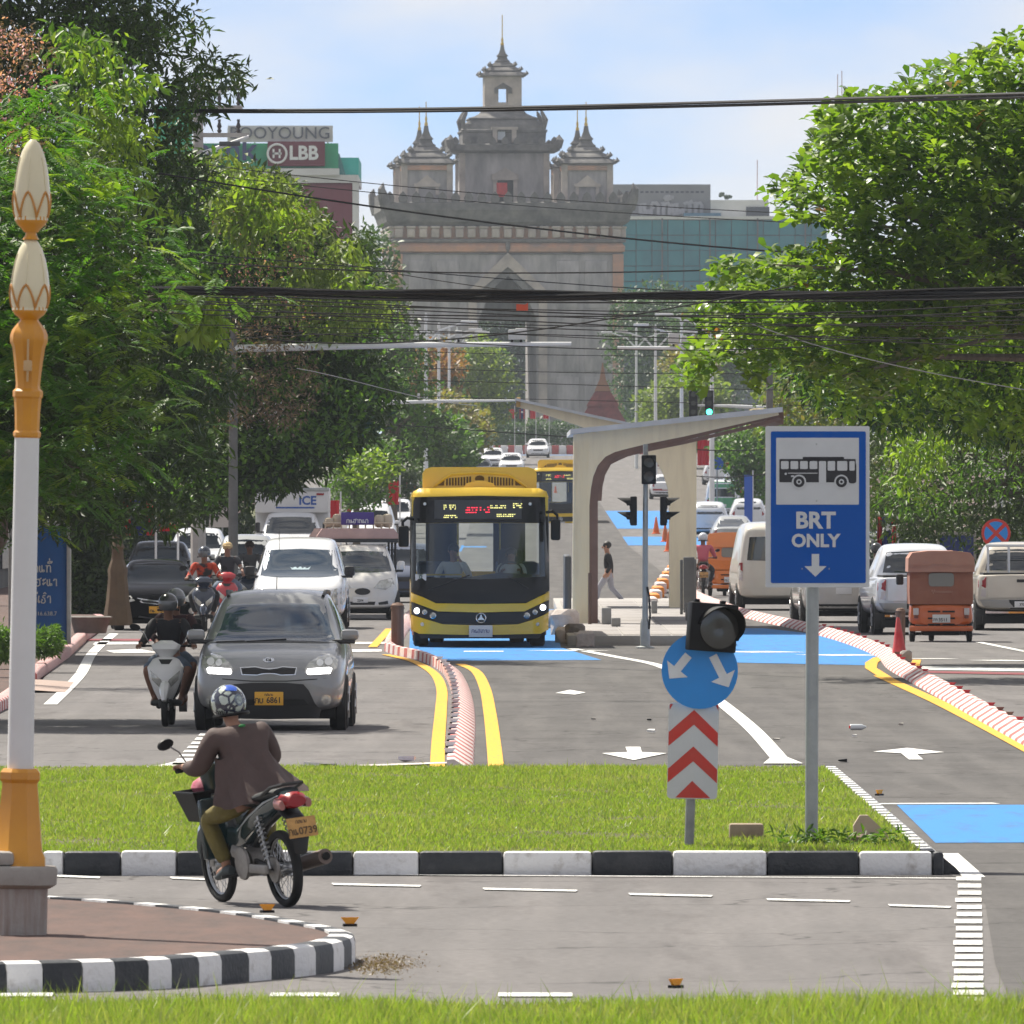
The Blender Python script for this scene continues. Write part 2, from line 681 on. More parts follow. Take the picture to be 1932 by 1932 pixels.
M_EARTH = M('ground_earth', (.12, .115, .06), rough=.95, col2=(.08, .10, .04), scale=.1)
M_CONC = M('concrete', (.40, .38, .35), rough=.9, col2=(.26, .24, .22), scale=3, bump=.3, detail=8)
M_PAVER = M('pavement_paver', (.125, .072, .058), rough=.9, col2=(.07, .048, .042), scale=3, bump=.5, bscale=25, stretch=(1.5, .35, 1))
M_KW = M('kerb_white', (.78, .78, .78), rough=.7, col2=(.40, .37, .33), scale=9, thr=(.54, .80), bump=.4, bscale=30)
M_KB = M('kerb_black', (.022, .026, .032), rough=.55, col2=(.07, .072, .075), scale=5, thr=(.45, .85), bump=.25, bscale=30)
M_KR = M('kerb_red', (.46, .075, .075), rough=.75, col2=(.42, .22, .19), scale=6, thr=(.4, .85), bump=.2, bscale=30)
M_KP = M('kerb_pale', (.70, .62, .60), rough=.75, col2=(.5, .36, .33), scale=6, thr=(.45, .9), bump=.2, bscale=30)

YS = sorted(set(list(range(-300, 100, 100)) + list(range(100, 1200, 15)) + [1200, 1400, 1800, 2600, 4000, 6500, 9000]))
mb = MB()
v, f = [], []
for i, Y in enumerate(YS):
    for X in (-5000, -60, 60, 5000):
        v.append((X, Y, ter(Y) - .05))
for i in range(len(YS) - 1):
    for j in range(3):
        a = i * 4 + j
        f.append((a, a + 1, a + 5, a + 4))
mb.add(v, f)
mb.out('ground', M_EARTH, smooth=False, kind='structure')

def sheet(name, rows, mat, dz, parent=None, **kw):
    """rows: (Y, xl, xr)"""
    v, f = [], []
    for (Y, a, b) in rows:
        for k in range(5):
            v.append((a + (b - a) * k / 4, Y, ter(Y) + dz))
    for i in range(len(rows) - 1):
        for j in range(4):
            a = i * 5 + j
            f.append((a, a + 1, a + 6, a + 5))
    return MB().add(v, f).out(name, mat, parent, smooth=False, **kw)

def xl(Y):
    return float(np.interp(Y, [0, 150, 175, 214, 265, 330, 1100], [-60, -60, -6.9, -7.6, -8.5, -12.0, -14.0])) if Y < 150 else float(np.interp(Y, [150, 175, 214, 265, 330, 1100], [-6.6, -6.7, -7.5, -8.4, -12.0, -14.0]))
road = sheet('road', [(Y, (xl(Y) if Y >= 165 else -60), (14.5 if Y >= 165 else 60)) for Y in [-200, 0, 60, 100, 140, 164.9, 165] + list(range(180, 1140, 15))], MA_ROAD, 0., kind='structure')

def ribbon(pts, w, name, mat, dz, parent=road, w1=None):
    pts = [Vector((p[0], p[1])) for p in pts]
    v, f = [], []
    n = len(pts)
    for i, p in enumerate(pts):
        d = (pts[min(i + 1, n - 1)] - pts[max(i - 1, 0)]).normalized()
        nn = Vector((d.y, -d.x))
        ww = w if w1 is None else w + (w1 - w) * i / (n - 1)
        for s in (-.5, .5):
            q = p + nn * ww * s
            v.append((q.x, q.y, ter(q.y) + dz))
    for i in range(n - 1):
        f.append((2 * i, 2 * i + 1, 2 * i + 3, 2 * i + 2))
    return MB().add(v, f).out(name, mat, parent, smooth=False)

def spline(pts, n=8):
    out = []
    P = [Vector(p[:2]) for p in pts]
    k = len(P)
    for i in range(k - 1):
        p0, p1, p2, p3 = P[max(i - 1, 0)], P[i], P[i + 1], P[min(i + 2, k - 1)]
        for j in range(n):
            t = j / n
            out.append(.5 * ((2 * p1) + (p2 - p0) * t + (2 * p0 - 5 * p1 + 4 * p2 - p3) * t * t + (3 * p1 - p0 - 3 * p2 + p3) * t ** 3))
    out.append(P[-1])
    return out

def gpoly(pts, name, mat, dz, parent=road):
    P = [G(x, y) for x, y in pts]
    v = [(p.x, p.y, dz) for p in P]
    return MB().add(v, [tuple(range(len(v)))]).out(name, mat, parent, smooth=False)

# darker new asphalt of the bus lane and of the right hand arm
sheet('bus_lane', [(63, 2.58, 14), (75, 2.85, 14.2), (86, 3.2, 14.2), (92.3, 3.3, 14.2), (92.4, 1.2, 14.2), (95, .2, 14), (121, -.45, 5.9), (150, -.55, 5.9), (190, -.7, 6.0), (215, -1.7, 6.3), (240, -1.9, 6.1), (290, -1.9, 5.2), (330, -1.9, 4.8), (500, -1.9, 4.6), (900, -1.9, 4.6)], MA_DARK, .004, road)

# blue panels of the bus lane
gpoly([(772, 1228), (840, 1247), (1135, 1246), (1058, 1222), (1045, 1150), (776, 1150)], 'blue_panel', M_BLUE, .008)
gpoly([(1366, 1186), (1440, 1186), (1530, 1196), (1600, 1215), (1655, 1238), (1640, 1249), (1640, 1256), (1290, 1249), (1330, 1225), (1352, 1200)], 'blue_panel', M_BLUE, .008)
gpoly([(1692, 1520), (2200, 1520), (2200, 1590), (1765, 1592)], 'blue_panel', M_BLUE, .008)
for (x0, x1, ya, yb) in ((1036, 1330, 1028, 1040), (1040, 1330, 986, 1003)):
    r0 = []
    for Y in np.linspace(*( (505, 545) if ya > 1000 else (585, 660)), 5):
        r0.append((float(Y), -1.3, 8.5 if ya > 1000 else 9))
    sheet('blue_panel', r0, M_BLUE, .008, road)
sheet('blue_panel', [(1010, -2, 5.5), (1035, -2, 5.5)], M_BLUE, .008, road)
sheet('blue_panel', [(480, -2.0, -1.0), (505, -2.0, -1.0)], M_BLUE, .009, road)

# white lines
for pts, w in (
        ([(1080, 1225), (1160, 1240), (1240, 1256), (1300, 1284), (1360, 1327), (1420, 1377), (1470, 1432)], .19),):
    ribbon(spline([G(*p) for p in pts]), w, 'lane_line', M_WHITE, .0125)
gpoly([(1458, 1428), (1478, 1428), (1515, 1443), (1440, 1443)], 'lane_line', M_WHITE, .016)
for seg in ([(1395, 1230), (1470, 1232)], [(1555, 1236), (1625, 1238)], [(875, 1230), (950, 1230)], [(1035, 1228), (1110, 1229)]):
    a, b = G(*seg[0]), G(*seg[1])
    ribbon([a, b], 1.1, 'lane_line', M_WHITE, .0125)
# direction arrows
gpoly([(1180, 1411), (1208, 1411), (1211, 1421), (1258, 1423), (1196, 1436), (1135, 1423), (1184, 1421)], 'arrow_marking', M_WHITE, .0125)
gpoly([(1647, 1420), (1712, 1413), (1782, 1421), (1730, 1425), (1742, 1435), (1715, 1435), (1700, 1423)], 'arrow_marking', M_WHITE, .0125)
gpoly([(1048, 1309), (1075, 1303), (1105, 1308), (1085, 1312)], 'arrow_marking', M_WHITE, .0125)
# yellow lines beside the separators
ribbon(spline([G(*p) for p in [(825, 1460), (827, 1400), (832, 1340), (833, 1300), (818, 1271), (780, 1249), (728, 1236)]]), .15, 'yellow_line', M_YEL, .0125)
ribbon(spline([G(*p) for p in [(937, 1460), (931, 1400), (924, 1345), (915, 1300), (898, 1268), (868, 1254)]]), .16, 'yellow_line', M_YEL, .0125)
ribbon(spline([G(*p) for p in [(1960, 1426), (1850, 1367), (1770, 1326), (1700, 1294), (1660, 1276)]]), .2, 'yellow_line', M_YEL, .0125)
gpoly([(1665, 1283), (1632, 1262), (1632, 1252), (1648, 1242), (1668, 1242), (1656, 1252), (1654, 1262), (1688, 1283)], 'yellow_line', M_YEL, .0165)
ribbon(spline([G(*p) for p in [(1668, 1237), (1640, 1222), (1600, 1208), (1540, 1192), (1480, 1180), (1440, 1173)]]), .16, 'yellow_line', M_YEL, .0125)
gpoly([(1712, 1268), (1722, 1246), (1738, 1246), (1732, 1268)], 'yellow_line', M_YEL, .0125)
ribbon([G(703, 1222), G(735, 1187)], .16, 'yellow_line', M_YEL, .0125)
# right carriageway: stop line, maroon strip, dashes
gpoly([(1735, 1258), (1980, 1262), (1980, 1268), (1730, 1264)], 'stop_line', M_WHITE, .0085)
gpoly([(1725, 1266), (1980, 1271), (1980, 1275), (1720, 1270)], 'stop_line', M_MAROON, .0085)
for seg in ([(1742, 1243), (1775, 1244)], [(1860, 1246), (1932, 1248)]):
    ribbon([G(*seg[0]), G(*seg[1])], .7, 'lane_line', M_WHITE, .0085)
ribbon([G(1846, 1212), G(1945, 1232)], .15, 'lane_line', M_WHITE, .0085)
# left carriageway: block line, crossing bars
for k in range(9):
    t = k / 8
    y = 1385 + 63 * t
    xa, xb = 378 - 58 * t, 398 - 40 * t
    gpoly([(xa, y), (xb, y), (xb - 4, y + 4), (xa - 4, y + 4)], 'block_line', M_WHITE, .0085)
ribbon(spline([G(*p) for p in [(385, 1436), (340, 1446), (280, 1452)]]), .5, 'lane_line', M_WHITE, .0085)
gpoly([(200, 1228), (262, 1225), (300, 1232), (215, 1233)], 'lane_line', M_WHITE, .0085)
gpoly([(180, 1212), (260, 1212), (268, 1216), (175, 1217)], 'lane_line', M_WHITE, .0085)
gpoly([(640, 1212), (735, 1212), (735, 1215), (640, 1216)], 'lane_line', M_WHITE, .0085)
gpoly([(640, 1226), (720, 1226), (720, 1230), (640, 1231)], 'lane_line', M_WHITE, .0085)
gpoly([(150, 1206), (330, 1206), (340, 1210), (145, 1210)], 'lane_line', M_MAROON, .0085)
ribbon(spline([G(*p) for p in [(95, 1330), (150, 1275), (175, 1232), (215, 1196)]]), .18, 'lane_line', M_WHITE, .0085)
# roundabout: thin kerb line, dashes, block line on the right
ribbon([G(60, 1648), G(1840, 1659)], .13, 'lane_line', M_WHITE, .0085)
ribbon([G(1788, 1612), G(1838, 1657)], .16, 'lane_line', M_WHITE, .0095)
for (x0, x1, y) in ((95, 190, 1652), (320, 405, 1656), (625, 795, 1668), (910, 1090, 1677), (1185, 1345, 1687), (1445, 1605, 1697), (1675, 1795, 1708)):
    gpoly([(x0, y), (x1, y + 4), (x1 - 3, y + 7), (x0 + 4, y + 3.5)], 'lane_line', M_WHITE, .0085)
ribbon([G(1640, 1518), G(1880, 1517)], .35, 'lane_line', M_WHITE, .0085)
for x0, x1 in ((-20, 100), (510, 640), (940, 1080)):
    ribbon([G(x0, 1879), G(x1, 1879)], .5, 'lane_line', M_WHITE, .0085)
for k in range(18):
    t = k / 17
    y = 1656 + 228 * t
    xa, xb = 1806 - 10 * t + (2 if k % 3 else -2), 1851 + 5 * t
    gpoly([(xa, y), (xb, y), (xb, y + 7 + t * 2), (xa, y + 7 + t * 2)], 'block_line', M_WHITE, .0085)

# ---- black and white kerbed grass island
isl = MB()
isl.prism([(-16, 92.75), (3.0, 92.75), (3.0, 121.5), (-16, 121.5)], -.04, .165)
island = isl.out('grass_island', M_SOIL, smooth=False, kind='structure')

def kerb_block(x0, x1, y0, y1, h, mat, parent, name='kerb_block'):
    return MB().box(x0, x1, y0, y1, -.02, h, .028).out(name, mat, parent)
bs = [-330, -200, -90, 40, 85, 127, 241, 353, 480, 600, 705.6, 838, 1006, 1184, 1345, 1534, 1718, 1865, 1888]
for i in range(len(bs) - 1):
    xa, xb = [(b / 1.06 - 966) * 92.6 / F for b in bs[i:i + 2]]
    kerb_block(xa + .002, xb - .002, 92.6 + random.uniform(-.006, .006), 92.78, .178 + random.uniform(-.004, .004), M_KW if i % 2 == 0 else M_KB, island)
y = 92.8
k = 0
while y < 121.4:
    L = .43 + random.uniform(-.03, .03)
    mb = MB().prism([(2.99, -.02), (3.30, -.02), (3.24, .05), (3.08, .178), (2.99, .178)], y + .004, y + L - .004, 'y')
    mb.out('kerb_block', M_KW if k % 2 else M_KB, island, smooth=False)
    y += L
    k += 1
# ---- paved splitter island with the lamp
OUT = [(-9, 69.8), (-4.2, 70.3), (-2.9, 70.8), (-2.06, 71.4), (-1.67, 72.2), (-1.26, 73.2), (-1.03, 74.1), (-.93, 75.2), (-.98, 76.2), (-1.18, 77.3), (-1.75, 79.7), (-2.94, 82.4), (-5, 85), (-9, 88)]
oc = spline(OUT, 6)
inner = []
for i, p in enumerate(oc):
    d = (oc[min(i + 1, len(oc) - 1)] - oc[max(i - 1, 0)]).normalized()
    inner.append(p + Vector((-d.y, d.x)) * .16)
splitter = MB().prism([tuple(p) for p in inner], -.04, .165).out('paved_island', M_PAVER, smooth=False, kind='structure')
# arc-length blocks
def along(path):
    s = [0]
    for i in range(1, len(path)):
        s.append(s[-1] + (path[i] - path[i - 1]).length)
    return s
def at(path, s, q):
    q = max(0, min(q, s[-1] - 1e-6))
    i = int(np.searchsorted(s, q, side='right')) - 1
    i = min(i, len(path) - 2)
    t = (q - s[i]) / max(1e-9, s[i + 1] - s[i])
    p = path[i].lerp(path[i + 1], t)
    d = (path[i + 1] - path[i]).normalized()
    return p, d
def profile_block(path, s, q0, q1, prof, name, mat, parent, n=2, z0=0.):
    """prof: (offset to the left of travel, height)"""
    v, f = [], []
    m = len(prof)
    for i in range(n + 1):
        p, d = at(path, s, q0 + (q1 - q0) * i / n)
        nn = Vector((-d.y, d.x))
        for (o, h) in prof:
            q = p + nn * o
            v.append((q.x, q.y, z0 + ter(q.y) + h))
    for i in range(n):
        for j in range(m):
            j2 = (j + 1) % m
            f.append((i * m + j, i * m + j2, (i + 1) * m + j2, (i + 1) * m + j))
    f.append(tuple(range(m - 1, -1, -1)))
    f.append(tuple(range(n * m, n * m + m)))
    return MB().add(v, f).out(name, mat, parent, smooth=True, ang=50)
KP = [(0, -.02), (0, .13), (.012, .165), (.05, .178), (.15, .178), (.155, -.02)]
so = along(oc)
q, k = 0., 0
# stripe lengths measured along the near side (shorter towards the nose)
while q < so[-1] - .4:
    p, d = at(oc, so, q)
    fac = .24 if p.y < 71.6 else (.34 if p.y < 73 else .42)
    L = fac * (1.08 if k % 2 else .95)
    profile_block(oc, so, q + .003, q + L - .003, KP, 'kerb_block', M_KW if k % 2 == 0 else M_KB, splitter)
    q += L
    k += 1

# ---- raised verge in the foreground
verge = MB().prism([(-12, 20), (12, 20), (12, 64.6), (3, 64.9), (0, 65.1), (-4, 65.5), (-12, 65.9)], -.04, .17).out('grass_verge', M_SOIL, smooth=False, kind='structure')

# ---- red and white separators of the bus lane
def separator(name, dpts, extra, label, flip):
    path = spline([G(*p) for p in dpts], 8)
    path = [Vector((p.x, p.y)) for p in path] + [Vector(e) for e in extra]
    s = along(path)
    root = thing(name, label, 'kerb', (0, 0, 0), group='red and white kerbs along the bus lane')
    sg = -1 if flip else 1
    prof = [(sg * -.14, -.01), (sg * -.13, .15), (sg * -.06, .155), (sg * .12, .04), (sg * .14, -.01)]
    q, k = 0., 0
    while q < s[-1] - 1.5 and k < 290:
        L = (1.15 if k % 2 == 0 else .75)
        profile_block(path, s, q + .01, q + L - .01, prof, 'kerb_block', M_KP if k % 2 == 0 else M_KR, root, 1)
        q += L
        k += 1
    return path, s
sepL, sL = separator('separator_kerb', [(868, 1462), (871, 1420), (876, 1370), (874, 1325), (864, 1290), (846, 1265), (806, 1246), (766, 1237), (740, 1229)],
                     [(-2.15, 230), (-2.2, 250), (-2.15, 300), (-2.1, 345)], 'low red and white striped kerb curving left of the yellow bus lane', True)
sepR, sR = separator('separator_kerb', [(1960, 1412), (1850, 1352), (1790, 1318), (1730, 1285), (1690, 1262), (1668, 1240), (1620, 1219), (1560, 1200), (1500, 1185), (1440, 1172), (1385, 1158)],
                     [(4.85, 320), (4.6, 380)], 'low red and white striped kerb running right beside the orange tuk-tuk', False)
# the foot of the left separator turns along the island edge
ribbon([G(690, 1447), G(860, 1441)], .35, 'lane_line', M_KP, .0165)

# ---- left pavement
pv = [(-60, 150)]
pk = [Vector((-6.45, 150)), Vector((-6.5, 165)), Vector((-6.65, 174)), Vector((-7.1, 192)), Vector((-7.45, 214)), Vector((-8.0, 240)), Vector((-8.5, 268)), Vector((-11.9, 330)), Vector((-13.0, 420)), Vector((-13.5, 600)), Vector((-14, 1100))]
v, f = [], []
for p in pk:
    for X in (p.x - .18, -30, -60):
        v.append((X, p.y, ter(p.y) + .14))
for i in range(len(pk) - 1):
    for j in range(2):
        a = i * 3 + j
        f.append((a, a + 1, a + 4, a + 3))
pave = MB().add(v, f).out('pavement', M_PAVER, smooth=False, kind='structure')
sp = along(pk)
q, k = 0., 0
while q < 190:
    L = .42
    if not 27 < q < 36:
        profile_block(pk, sp, q + .004, q + L - .004, [(0, -.02), (0, .12), (.03, .15), (.18, .15), (.18, -.02)], 'kerb_block', M_KP if k % 2 else M_KR, pave, 1)
    q += L
    k += 1
M_RAMP = M('ramp_concrete', (.42, .33, .29), rough=.9, col2=(.33, .24, .2), scale=3)
MB().add([(-6.2, 176.5, .01), (-6.4, 186, .01), (-8.6, 187, .146), (-8.4, 176.5, .146)], [(0, 1, 2, 3)]).out('driveway_ramp', M_RAMP, pave, smooth=False)
# right pavement
pv = MB()
v, f = [], []
for i, Y in enumerate([150, 200, 260, 330, 420, 600, 800, 1100]):
    for X in (14.3, 30, 60):
        v.append((X, Y, ter(Y) + .14))
    if i:
        for j in range(2):
            a = (i - 1) * 3 + j
            f.append((a, a + 1, a + 4, a + 3))
pv.add(v, f).out('pavement', M_PAVER, smooth=False, kind='structure')
# pale rubble kerb far right beyond the pickup
rk = thing('median_kerb', 'chipped pale kerb of rough blocks behind the beige pickup', 'kerb')
for k in range(14):
    w = random.uniform(.35, .55)
    MB().box(7.7 + k * .5, 7.7 + k * .5 + w, 274 + random.uniform(-.1, .1), 274.4, 0, random.uniform(.26, .36), .05).out('kerb_block', M_KP if k % 3 else M('kerb_amber', (.7, .3, .06), var=.2), rk)

# ---------------------------------------------------------------- the monument
M_STONE = M('monument_stone', (.50, .47, .47), rough=.95, col2=(.25, .24, .245), scale=.8, bump=.4, bscale=2, detail=9, stretch=(1, 1, .3))
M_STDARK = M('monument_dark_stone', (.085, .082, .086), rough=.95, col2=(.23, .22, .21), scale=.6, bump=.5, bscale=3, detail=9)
M_STWARM = M('monument_warm_stone', (.66, .34, .21), rough=.95, col2=(.36, .26, .22), scale=.5, bump=.3, bscale=3, detail=9)
M_STPALE = M('monument_pale_stone', (.60, .53, .47), rough=.95, col2=(.34, .30, .28), scale=.5, bump=.3, bscale=3, detail=9)
M_GOLD = M('gold', (.62, .42, .08), rough=.35, metal=.6)
M_REDC = M('red_cloth', (.60, .03, .03), rough=.8, var=.2, scale=3)

mon = thing('triumphal_arch', 'huge grey stone arch monument with five spired towers closing the avenue', 'monument', (XX(947.4, 1355), 1355 + 12, ter(1355)), math.radians(2.8))
ZB = ter(1355)
def mz(y):       # height above the monument's own base from the measured elevation
    return 2.8 + (2710 - y) / 51.8 - ZB
def mpart(name, mat, fn, parent=None, ang=35):
    b = MB()
    fn(b)
    return b.out(name, mat, parent or mon, ang=ang)
HB = 12.1
top = mz(1400)
# main block with a vaulted passage cut through both ways
def shaft(b):
    a = 3.1
    for sx in (-1, 1):
        for sy in (-1, 1):
            b.box(sx * a, sx * HB, sy * a, sy * HB, 0, top)
body = mpart('pier', M_STONE, lambda b: shaft(b))
def arch_fill(b, rot):
    # wall above the pointed arch, both faces, running the depth of the block
    n = 10
    pts = [(-3.1, top - 1e-3)]
    arch = []
    for i in range(n + 1):
        t = i / n
        x = -3.1 + 6.2 * t
        h = mz(1480) - abs(x) ** 1.35 * 1.18
        arch.append((x, h))
    poly = arch + [(3.1, top), (-3.1, top)]
    bb = MB().prism(poly, -HB + .02, HB - .02, 'y')
    if rot:
        bb.xf(Matrix.Rotation(PI / 2, 4, 'Z'))
    b.add(bb.v, bb.f)
mpart('arch_vault', M_STONE, lambda b: arch_fill(b, False))
mpart('arch_vault', M_STONE, lambda b: arch_fill(b, True))
# gable over each arch face, with dark inner field
for k in range(4):
    R = Matrix.Rotation(k * PI / 2, 4, 'Z')
    yf = -HB
    def gable(b):
        ap = mz(1395)
        for s in (-1, 1):
            b.prism([(0, ap), (s * 4.1, mz(1600)), (s * 4.1, mz(1600) - 1.0), (0, ap - 1.5)], yf - .55, yf - .01, 'y')
        b.v = [tuple(R @ Vector(p)) for p in b.v]
    g = mpart('gable', M_STPALE, gable)
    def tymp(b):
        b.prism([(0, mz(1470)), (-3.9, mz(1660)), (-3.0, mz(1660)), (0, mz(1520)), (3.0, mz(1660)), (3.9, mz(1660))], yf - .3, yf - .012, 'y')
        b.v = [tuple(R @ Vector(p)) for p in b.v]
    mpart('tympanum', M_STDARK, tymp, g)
    def pil(b):
        for s in (-1, 1):
            b.box(s * 3.3, s * 4.2, yf - .4, yf - .011, 0, mz(1640))
        b.v = [tuple(R @ Vector(p)) for p in b.v]
    mpart('arch_pilaster', M_STPALE, pil)
    def fin(b):
        b.lathe([(.05, mz(1320)), (.25, mz(1345)), (.3, mz(1370)), (.1, mz(1395))], 8, (0, yf - .3, 0))
        b.v = [tuple(R @ Vector(p)) for p in b.v]
    mpart('finial', M_STDARK, fin)
for sx in (-1, 1):
    for sy in (-1, 1):
        mpart('corner_pilaster', M_STWARM, lambda b: b.box(sx * (HB - .9), sx * (HB + .25), sy * (HB - .9), sy * (HB + .25), 0, top - .05))
def sqring(prof, n_off=0.):
    def fn(b):
        v, f = [], []
        for (r, z) in prof:
            for (sx, sy) in ((-1, -1), (1, -1), (1, 1), (-1, 1)):
                v.append((sx * r, sy * r, z))
        k = len(prof)
        for i in range(k - 1):
            for j in range(4):
                j2 = (j + 1) % 4
                f.append((i * 4 + j, i * 4 + j2, i * 4 + 4 + j2, i * 4 + 4 + j))
        f.append((3, 2, 1, 0))
        f.append(tuple(range(4 * (k - 1), 4 * k)))
        b.add(v, f)
    return fn
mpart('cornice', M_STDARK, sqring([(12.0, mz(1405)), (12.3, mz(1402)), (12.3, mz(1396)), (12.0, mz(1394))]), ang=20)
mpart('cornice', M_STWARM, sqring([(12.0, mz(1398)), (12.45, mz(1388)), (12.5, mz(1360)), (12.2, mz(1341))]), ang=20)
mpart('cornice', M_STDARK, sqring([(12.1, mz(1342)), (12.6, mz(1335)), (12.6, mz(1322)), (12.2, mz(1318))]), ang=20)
mpart('frieze', M_STWARM, sqring([(12.0, mz(1320)), (12.1, mz(1245)), (12.0, mz(1243))]), ang=20)
for k in range(4):
    R = Matrix.Rotation(k * PI / 2, 4, 'Z')
    me_l = None
    for j in range(19):
        x = -11.6 + 23.2 * j / 18
        b = MB().box(x - .42, x + .42, -12.62, -12.0, mz(1312), mz(1262), .12)
        b.box(x - .5, x + .5, -12.7, -12.0, mz(1262), mz(1248), .1)
        b.v = [tuple(R @ Vector(p)) for p in b.v]
        b.out('corbel', M_STPALE, mon)
mpart('cornice', M_STDARK, sqring([(12.2, mz(1250)), (12.9, mz(1225)), (13.1, mz(1190)), (13.35, mz(1160)), (13.35, mz(1120)), (13.0, mz(1116)), (10, mz(1117))]), ang=20)
mer = None
for k in range(4):
    R = Matrix.Rotation(k * PI / 2, 4, 'Z')
    for j in range(19):
        x = -12.6 + 25.2 * j / 18
        if mer is None:
            b = MB().prism([(-.42, 0), (.42, 0), (.5, .45), (.3, .85), (0, 1.15), (-.3, .85), (-.5, .45)], -.18, .18, 'y')
            mer = b.mesh('merlon', M_STDARK, True, 30)
        link('merlon', mer, mon, R @ Vector((x, -13.1, mz(1117))), (0, 0, k * PI / 2))
for sx in (-1, 1):
    for sy in (-1, 1):
        def horn(b):
            b.tube([(sx * 12.9, sy * 12.9, mz(1150)), (sx * 13.3, sy * 13.3, mz(1090)), (sx * 13.5, sy * 13.5, mz(1045)), (sx * 13.3, sy * 13.3, mz(1012))], [.7, .6, .4, .05], 6)
        mpart('corner_horn', M_STDARK, horn)
for k in range(4):
    R = Matrix.Rotation(k * PI / 2, 4, 'Z')
    for x0, x1 in ((-10.6, -8.2), (-7.6, -5.2), (5.2, 7.6), (8.2, 10.6)):
        for za_, zb2 in ((mz(1700), mz(1440)), (mz(2050), mz(1730)), (mz(2400), mz(2080))):
            b = MB().box(x0, x1, -HB - .14, -HB - .005, za_, zb2, .04)
            b.v = [tuple(R @ Vector(p)) for p in b.v]
            b.out('wall_panel', M_STONE, mon)
# central upper storey
z0, z1 = mz(1117), mz(832)
mpart('upper_storey', M_STONE, lambda b: b.box(-4.6, 4.6, -4.6, 4.6, z0, z1))
for sx in (-1, 1):
    for sy in (-1, 1):
        mpart('corner_pilaster', M_STPALE, lambda b: b.box(sx * 4.2, sx * 4.85, sy * 4.2, sy * 4.85, z0, z1 - .05))
mpart('doorway', M_STPALE, lambda b: (b.box(-1.35, 1.5, -5.1, -4.61, mz(985), mz(950)), b.box(-1.2, -.75, -4.95, -4.61, z0, mz(985)), b.box(.95, 1.4, -4.95, -4.61, z0, mz(985)), b.prism([(-1.1, mz(950)), (1.2, mz(950)), (.05, mz(915))], -4.95, -4.61, 'y')))
mpart('door_shade_panel', M('door_shade', (.02, .02, .022), rough=1), lambda b: b.box(-.75, .95, -4.66, -4.605, z0, mz(986)))  # flat near-black panel paints the doorway's shade onto the solid wall
mpart('banner', M_REDC, lambda b: b.box(-.85, .3, -5.0, -4.97, mz(1078), mz(1000)))
mpart('cornice', M_STDARK, sqring([(4.6, mz(836)), (5.2, mz(826)), (5.9, mz(822)), (6.0, mz(790)), (5.8, mz(784)), (4, mz(784))]), ang=20)
for k in range(4):
    R = Matrix.Rotation(k * PI / 2, 4, 'Z')
    for j in range(9):
        x = -5.3 + 10.6 * j / 8
        link('merlon', mer, mon, R @ Vector((x, -5.8, mz(786))), (0, 0, k * PI / 2)).scale = (.8, 1, .7)
for sx in (-1, 1):
    for sy in (-1, 1):
        mpart('corner_horn', M_STDARK, lambda b: b.tube([(sx * 5.6, sy * 5.6, mz(800)), (sx * 5.9, sy * 5.9, mz(760)), (sx * 5.8, sy * 5.8, mz(735))], [.55, .45, .05], 6))
# bell shaped roof with a painted-on passage
bellp = mpart('bell_roof', M_STDARK, sqring([(4.42, mz(790)), (4.5, mz(722)), (4.62, mz(716)), (4.62, mz(706)), (4.3, mz(700)), (4.1, mz(672)), (3.6, mz(648)), (3.75, mz(645)), (3.75, mz(638)), (3.1, mz(628)), (2.5, mz(612)), (2.3, mz(600)), (2.15, mz(588))]), ang=20)
mpart('dormer', M_STPALE, lambda b: (b.box(-1.25, -.75, -4.9, -4.2, mz(775), mz(705)), b.box(.8, 1.3, -4.9, -4.2, mz(775), mz(705)), b.box(-1.4, 1.45, -5.0, -4.2, mz(705), mz(690))), bellp)
mpart('dormer_daylight_panel', M('dormer_daylight', (.55, .6, .66), rough=.9), lambda b: b.box(-.7, .1, -4.62, -4.55, mz(762), mz(708)), bellp)  # pale panel stands in for daylight through the dormer; the roof is solid
for sx in (-1, 1):
    for sy in (-1, 1):
        mpart('roof_ornament', M_STDARK, lambda b: b.tube([(sx * 4.3, sy * 4.3, mz(700)), (sx * 4.45, sy * 4.45, mz(650)), (sx * 4.1, sy * 4.1, mz(610)), (sx * 3.9, sy * 3.9, mz(585))], [.2, .3, .22, .03], 5), bellp)
